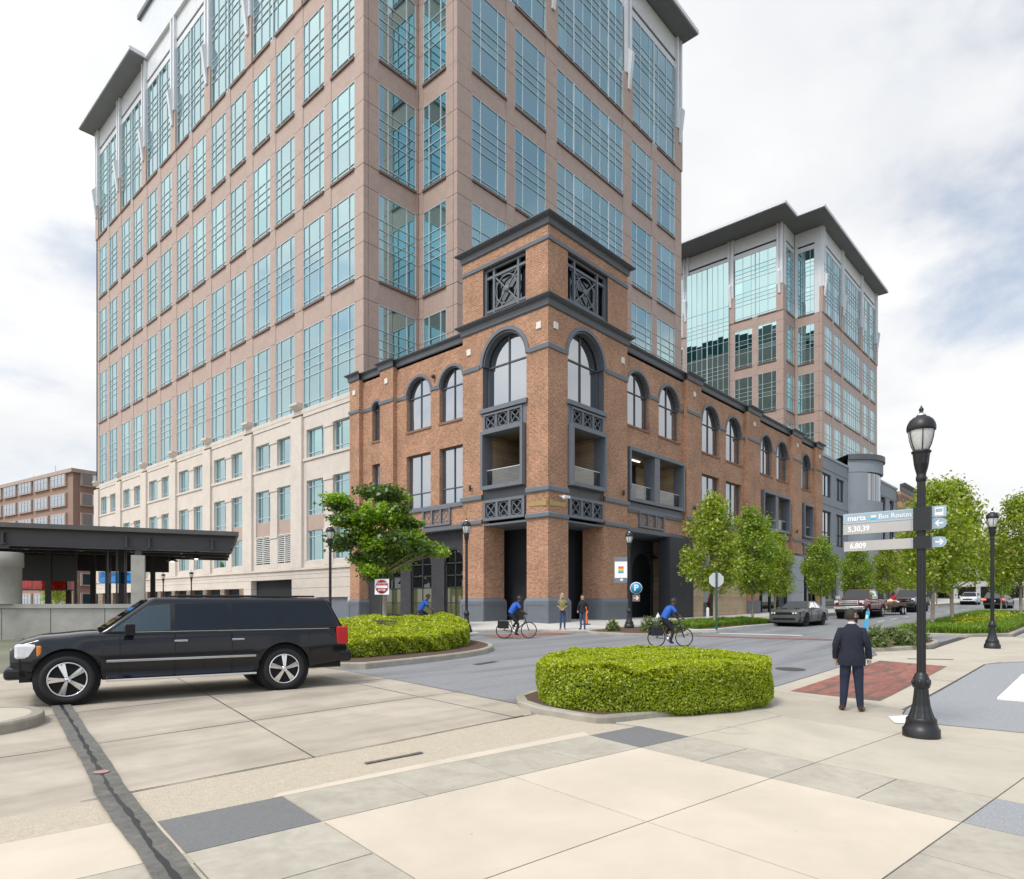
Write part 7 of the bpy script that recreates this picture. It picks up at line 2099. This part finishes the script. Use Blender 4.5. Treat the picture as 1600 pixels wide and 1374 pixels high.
def standing(name, label, loc, rz, h, mats, top, hair, style, arms, head_turn=0.0, feet=.11, female=False, toplv=None, sleeve=(.06,.052,.040), handrot=None, group=None, fat=1.0):
    """mats = (skin, legs, shoes); arms = ((elbow, wrist) left, right) in units of a 1.78 m figure"""
    k = h/1.78; skin, legs, shoes = mats
    t = thing(name, label, 'person', loc, rz, group)
    S = lambda p: Vector(p)*k
    hipw = .088; shw = .155 if female else .178
    J = {'pelvis':(S((0,0,.97)),.125*k),'waist':(S((0,0,1.12)),.115*k),'chest':(S((0,0,1.33)),.13*k),'neck0':(S((-.005,0,1.475)),.07*k),'neck':(S((.005,0,1.54)),.054*k),
         'head0':(S((.018,0,1.60)),.080*k),'head1':(S((.020,0,1.675)),.102*k),'head2':(S((.012,0,1.745)),.078*k)}
    B = [('pelvis','waist'),('waist','chest'),('chest','neck0'),('neck0','neck'),('neck','head0'),('head0','head1'),('head1','head2')]
    for sg,n_ in ((1,'L'),(-1,'R')):
        e_, w_ = arms[0] if sg == 1 else arms[1]
        J.update({'hip'+n_:(S((0,sg*hipw,.90)),.10*k*fat),'knee'+n_:(S((.015,sg*(hipw+feet)/2,.50)),.066*k*fat),'shin'+n_:(S((-.005,sg*(hipw*.3+feet*.7),.30)),.058*k*fat),'ankle'+n_:(S((-.01,sg*feet,.11)),.050*k*fat),'heel'+n_:(S((-.035,sg*feet,.046)),.044*k),'ball'+n_:(S((.11,sg*(feet+.03),.042)),.044*k),'toe'+n_:(S((.195,sg*(feet+.055),.034)),.030*k),
                  'sh'+n_:(S((0,sg*shw,1.40)),.056*k),'el'+n_:(S((e_[0],sg*e_[1],e_[2])),.043*k),'wr'+n_:(S((w_[0],sg*w_[1],w_[2])),.030*k)})
        B += [('pelvis','hip'+n_),('hip'+n_,'knee'+n_),('knee'+n_,'shin'+n_),('shin'+n_,'ankle'+n_),('ankle'+n_,'heel'+n_),('heel'+n_,'ball'+n_),('ball'+n_,'toe'+n_),('chest','sh'+n_),('sh'+n_,'el'+n_),('el'+n_,'wr'+n_)]
    def mo(a,b):
        if 'head' in a or 'head' in b or b == 'neck' or 'wr' in b: return 0
        if any(x in b for x in ('heel','ball','toe')): return 2
        return 1
    J = {a:(tuple(v[0]),v[1]) for a,v in J.items()}
    skin_mesh('body', J, B, [skin,legs,shoes], mo, t)
    lv = toplv or [(0,0,.90,.145,.185),(0,0,1.0,.135,.175),(0,0,1.12,.118,.155),(.01,0,1.30,.135,.175),(0,0,1.40,.115,.18),(-.01,0,1.46,.085,.12),(-.01,0,1.495,.066,.075)]
    g = loft([(a*k,b*k,c*k,d*k,e*k) for a,b,c,d,e in lv], 22, wob=.012)
    for sg,(e_,w_) in ((1,arms[0]),(-1,arms[1])):
        sh = S((0,sg*shw*.93,1.405)); el_ = S((e_[0],sg*e_[1],e_[2])); wr = S((w_[0],sg*w_[1],w_[2]))
        g.tube([S((0,sg*shw*.5,1.41)),sh,sh.lerp(el_,.5),el_,el_.lerp(wr,.5),el_.lerp(wr,.93)],[sleeve[0]*k*.8,sleeve[0]*k*1.05,sleeve[0]*k,sleeve[1]*k,(sleeve[1]+sleeve[2])/2*k,sleeve[2]*k],12)
    g.build('jacket' if toplv else 'top', top, t)
    for sg,(e_,w_),n_ in ((1,arms[0],0),(-1,arms[1],1)):
        el_ = S((e_[0],sg*e_[1],e_[2])); wr = S((w_[0],sg*w_[1],w_[2])); d_ = (wr-el_).normalized()
        if handrot: d_ = (d_+Vector(handrot)*.7).normalized()
        hand(t, wr-d_*.01, d_, Vector((0,sg,0)) if d_.z < -.5 else Vector((0,0,1)), skin, k)
    fw = (math.cos(head_turn),math.sin(head_turn),0)
    head_parts(t, S((.018,0,1.668)), fw, k*1.08, skin, hair, style)
    return t
# ---- the man in the suit, seen from behind
mx0, my0 = 12.72,3.46
man = standing('person','man in a navy suit with brown shoes seen from behind',(mx0,my0,G(mx0,my0)+.014),R(14),1.80,(SKIN1,NAVYT,SHOEB),NAVY,HAIRD,'short',
  (((-.045,.245,1.16),(.035,.252,.90)),((-.04,.250,1.16),(.05,.268,.905))),R(-55),.135,
  toplv=[(.0,0,.800,.150,.218),(-.005,0,.90,.155,.220),(-.01,0,.99,.150,.210),(-.005,0,1.12,.130,.188),(0,0,1.28,.142,.206),(0,0,1.36,.136,.208),(-.005,0,1.415,.118,.180),(-.008,0,1.455,.098,.135),(-.01,0,1.495,.078,.092),(-.01,0,1.525,.064,.068)],sleeve=(.068,.062,.052),fat=1.2)
g = MB(); g.lathe([(.064,1.515),(.066,1.535),(.062,1.565)],20,(0,0,0)); o = g.build('collar', SHIRTW, man); o.scale = (1.02,1.02,1.01)
g = MB(); g.box(-.158,-.150,-.006,.006,.815,1.0); g.build('vent', UNDER, man)
for s in (1,-1):
    g = MB(); g.lathe([(.049,-.012),(.050,.012)],14,(.04,s*(.252 if s>0 else .268),.925)); g.build('shirt_cuff', SHIRTW, man)
# ---- two women talking
standing('person','blond woman in an olive sweater and jeans standing by the corner pier',(24.75,19.25,G(24.75,19.25)+.135),R(215),1.68,(SKIN1,JEANS,TANBOOT),OLIVE,HAIRB,'long',(((-.02,.23,1.17),(.17,.07,1.02)),((-.02,.23,1.17),(.17,.06,1.0))),R(12),.10,True,toplv=[(0,0,.93,.135,.175),(0,0,1.05,.130,.168),(0,0,1.15,.120,.155),(.012,0,1.30,.142,.172),(0,0,1.40,.112,.168),(-.01,0,1.46,.08,.11),(-.01,0,1.49,.062,.068)],sleeve=(.062,.056,.046))
standing('person','dark haired woman in a black top and jeans left of the orange cone',(25.45,18.6,G(25.45,18.6)+.135),R(205),1.62,(SKIN1,JEANS,SHOEK),BLACKTOP,HAIRBR,'longb',(((-.05,.24,1.17),(.0,.25,.95)),((-.05,.24,1.17),(.0,.25,.95))),R(-15),.10,True)
standing('person','man in a red shirt standing behind the trailer load',(64.3,14.2,G(64.3,14.2)+.01),R(200),1.78,(SKIN2,BLACKSH,SHOEK),REDSHIRT,HAIRD,'short',(((-.02,.24,1.16),(.12,.2,.95)),((-.02,.24,1.16),(.12,.2,.95))))
# ---- cyclists
def bicycle(name, label, loc, rz):
    t = thing(name, label, 'bicycle', loc, rz, 'patrol bicycles')
    R_ = .34
    for x in (-.52,.52):
        m_ = MB(); n1, n2 = 32, 8
        V = [((R_-.02+.02*math.cos(b))*math.cos(a)+x,.02*math.sin(b),(R_-.02+.02*math.cos(b))*math.sin(a)+R_) for a in [2*math.pi*i/n1 for i in range(n1)] for b in [2*math.pi*j/n2 for j in range(n2)]]
        m_.add(V,[(i*n2+j,((i+1)%n1)*n2+j,((i+1)%n1)*n2+(j+1)%n2,i*n2+(j+1)%n2) for i in range(n1) for j in range(n2)],0,True); w_ = m_.build('wheel', TYRE, t)
        m_ = MB()
        for k in range(14):
            a = 2*math.pi*k/14; m_.tube([(x,.02*(-1)**k,R_),(x+.31*math.cos(a),0,R_+.31*math.sin(a))],.003,4,caps=False)
        m_.lathe([(.02,-.04),(.03,0),(.02,.04)],10,(x,0,R_),axis='y'); m_.build('spokes', ALLOY, w_)
    bb_ = (-.08,0,.28); seat = (-.26,0,.80); hd = (.36,0,.84); fk = (.40,0,.70)
    m_ = MB()
    for a,b,r_ in ((bb_,seat,.017),(bb_,fk,.02),(seat,hd,.018),(hd,fk,.02),(fk,(.52,.05,R_),.013),(fk,(.52,-.05,R_),.013),(bb_,(-.52,.05,R_),.012),(bb_,(-.52,-.05,R_),.012),((-.24,0,.74),(-.52,.05,R_),.010),((-.24,0,.74),(-.52,-.05,R_),.010),(hd,(.33,0,.98),.014),((-.26,0,.80),(-.28,0,.92),.014)): m_.tube([a,b],r_,8)
    m_.build('frame', BLACKTRIM, t)
    m_ = MB(); m_.tube([(.36,.30,1.0),(.34,.15,1.0),(.33,0,.98),(.34,-.15,1.0),(.36,-.30,1.0)],.014,8); m_.build('handlebar', BLACKTRIM, t)
    m_ = MB(); m_.add([(-.42,.09,.95),(-.42,-.09,.95),(-.14,.02,.95),(-.14,-.02,.95),(-.42,.07,.90),(-.42,-.07,.90),(-.14,.015,.92),(-.14,-.015,.92)],[(0,1,3,2),(4,6,7,5),(0,2,6,4),(1,5,7,3),(0,4,5,1),(2,3,7,6)]); o = m_.build('saddle', SHOEK, t); bevel(o,.02,3)
    m_ = MB(); m_.lathe([(.0,-.01),(.09,-.01),(.09,.01),(0,.01)],20,(-.08,-.06,.28),axis='y'); m_.tube([(-.08,-.08,.28),(-.02,-.09,.12)],.012,6); m_.tube([(-.08,.08,.28),(-.14,.09,.44)],.012,6); m_.box(-.06,.04,-.18,-.09,.105,.13); m_.box(-.19,-.09,.09,.18,.43,.455); m_.build('crank', ALLOY, t)
    m_ = MB(); m_.box(-.75,-.36,.10,.24,.42,.72); m_.box(-.75,-.36,-.24,-.10,.42,.72); m_.box(-.75,-.34,-.07,.07,.74,.76); m_.build('pannier', BLACKSH, t)
    return t
def cyclist(label, blabel, x, y, rz, raise_hand=False):
    z = G(x,y)+.012
    bicycle('bicycle', blabel, (x,y,z), rz)
    t = thing('person', label, 'person', (x,y,z), rz, 'cyclists in blue shirts')
    lh = (.44,-.34,1.02) if raise_hand else (.36,-.27,1.03); rh = (.36,.27,1.03)
    J = {'pelvis':((-.27,0,1.03),.115),'waist':((-.17,0,1.16),.12),'chest':((-.02,0,1.36),.135),'neck0':((.06,0,1.46),.07),'neck':((.09,0,1.515),.055),'head0':((.125,0,1.57),.074),'head1':((.14,0,1.64),.094),'head2':((.13,0,1.71),.072),
         'hipL':((-.25,.09,.99),.098),'kneeL':((.12,.12,.83),.066),'shinL':((.02,.13,.66),.058),'ankleL':((-.12,.13,.52),.042),'toeL':((.0,.135,.465),.032),'heelL':((-.155,.13,.475),.034),
         'hipR':((-.25,-.09,.99),.098),'kneeR':((.06,-.11,.58),.066),'shinR':((.01,-.12,.39),.056),'ankleR':((-.05,-.13,.19),.042),'toeR':((.09,-.135,.145),.032),'heelR':((-.085,-.13,.15),.034),
         'shL':((.0,.17,1.42),.062),'elL':((.13,.27,1.18),.042),'wrL':(tuple(Vector(rh)-Vector((.04,0,-.03))),.029),'shR':((.0,-.17,1.42),.062),'elR':((.15,-.28,1.19),.042),'wrR':(tuple(Vector(lh)-Vector((.04,0,-.03))),.029)}
    B = [('pelvis','waist'),('waist','chest'),('chest','neck0'),('neck0','neck'),('neck','head0'),('head0','head1'),('head1','head2')]
    for n_ in 'LR': B += [('pelvis','hip'+n_),('hip'+n_,'knee'+n_),('knee'+n_,'shin'+n_),('shin'+n_,'ankle'+n_),('ankle'+n_,'heel'+n_),('ankle'+n_,'toe'+n_),('chest','sh'+n_),('sh'+n_,'el'+n_),('el'+n_,'wr'+n_)]
    def mo(a,b):
        if 'head' in b or b == 'neck' or 'wr' in b: return 0
        if b[:-1] in ('heel','toe'): return 2
        if b[:-1] == 'ankle': return 1
        return 1
    skin_mesh('body', J, B, [SKIN2,BLACKSH,SHOEK], mo, t)
    g = MB(); pts = [(-.24,1.02,.13,.175),(-.19,1.14,.132,.17),(-.10,1.28,.145,.185),(-.015,1.39,.14,.20),(.035,1.445,.10,.14),(.065,1.475,.066,.07)]
    V = []; n = 20; ax_ = Vector((.3,0,.46)).normalized(); pe = Vector((ax_.z,0,-ax_.x))
    for px_,pz_,rx,ry in pts:
        for k in range(n):
            a = 2*math.pi*k/n; q = Vector((px_,0,pz_))+pe*rx*math.cos(a)+Vector((0,ry*math.sin(a),0)); V.append(q)
    g.add(V,[(i*n+k,i*n+(k+1)%n,(i+1)*n+(k+1)%n,(i+1)*n+k) for i in range(len(pts)-1) for k in range(n)],0,True)
    for s,nn in ((1,'L'),(-1,'R')):
        a = Vector(J['sh'+nn][0]); b = Vector(J['el'+nn][0]); g.tube([Vector((0,s*.09,1.40)),a,a.lerp(b,.5),a.lerp(b,.72)],[.07,.078,.066,.066],12)
    g.build('shirt', BLUESHIRT, t)
    for nn,w_ in (('L',rh),('R',lh)): hand(t, J['wr'+nn][0], Vector(w_)-Vector(J['wr'+nn][0])+Vector((.05,0,-.01)), (0,0,1), SHOEK if nn == 'L' else SKIN2, 1.0, .75)
    head_parts(t, (.138,0,1.63), (1,0,-.05), 1.0, SKIN2, HAIRD, 'helmet')
    return t
cyclist('cyclist in a blue shirt and black helmet behind the left hedge','black patrol bicycle behind the left hedge',20.4,24.0,R(-42),True)
cyclist('cyclist in a blue shirt passing the dark arch left of the corner pier','black patrol bicycle on the brick crosswalk',20.5,18.35,R(-38))
cyclist('cyclist in a blue shirt riding past the fire hydrant and planted island','black patrol bicycle on the asphalt by the planted island',21.6,11.9,R(-40))
# ---- tilted blue marker in the shrub bed
mk = thing('marker_banner','slim tilted blue and white marker banner beside the man in the suit','banner',(26.9,6.85,G(26.9,6.85)+.13),R(-57))
g = MB(); g.tube([(-.02,0,0),(.0,0,.5)],.018,8); g.build('pole', SIGNWHITE, mk)
g = MB(); g.prism([(-.07,-.01,.45),(.06,-.01,.43),(.15,-.01,1.12),(.03,-.01,1.14)],(0,.02,0)); g.build('banner', SIGNCYAN, mk)
g = MB(); g.prism([(.0,-.014,.86),(.07,-.014,.85),(.085,-.014,.98),(.02,-.014,.99)],(0,.003,0)); g.build('white_mark', SIGNYEL, mk)
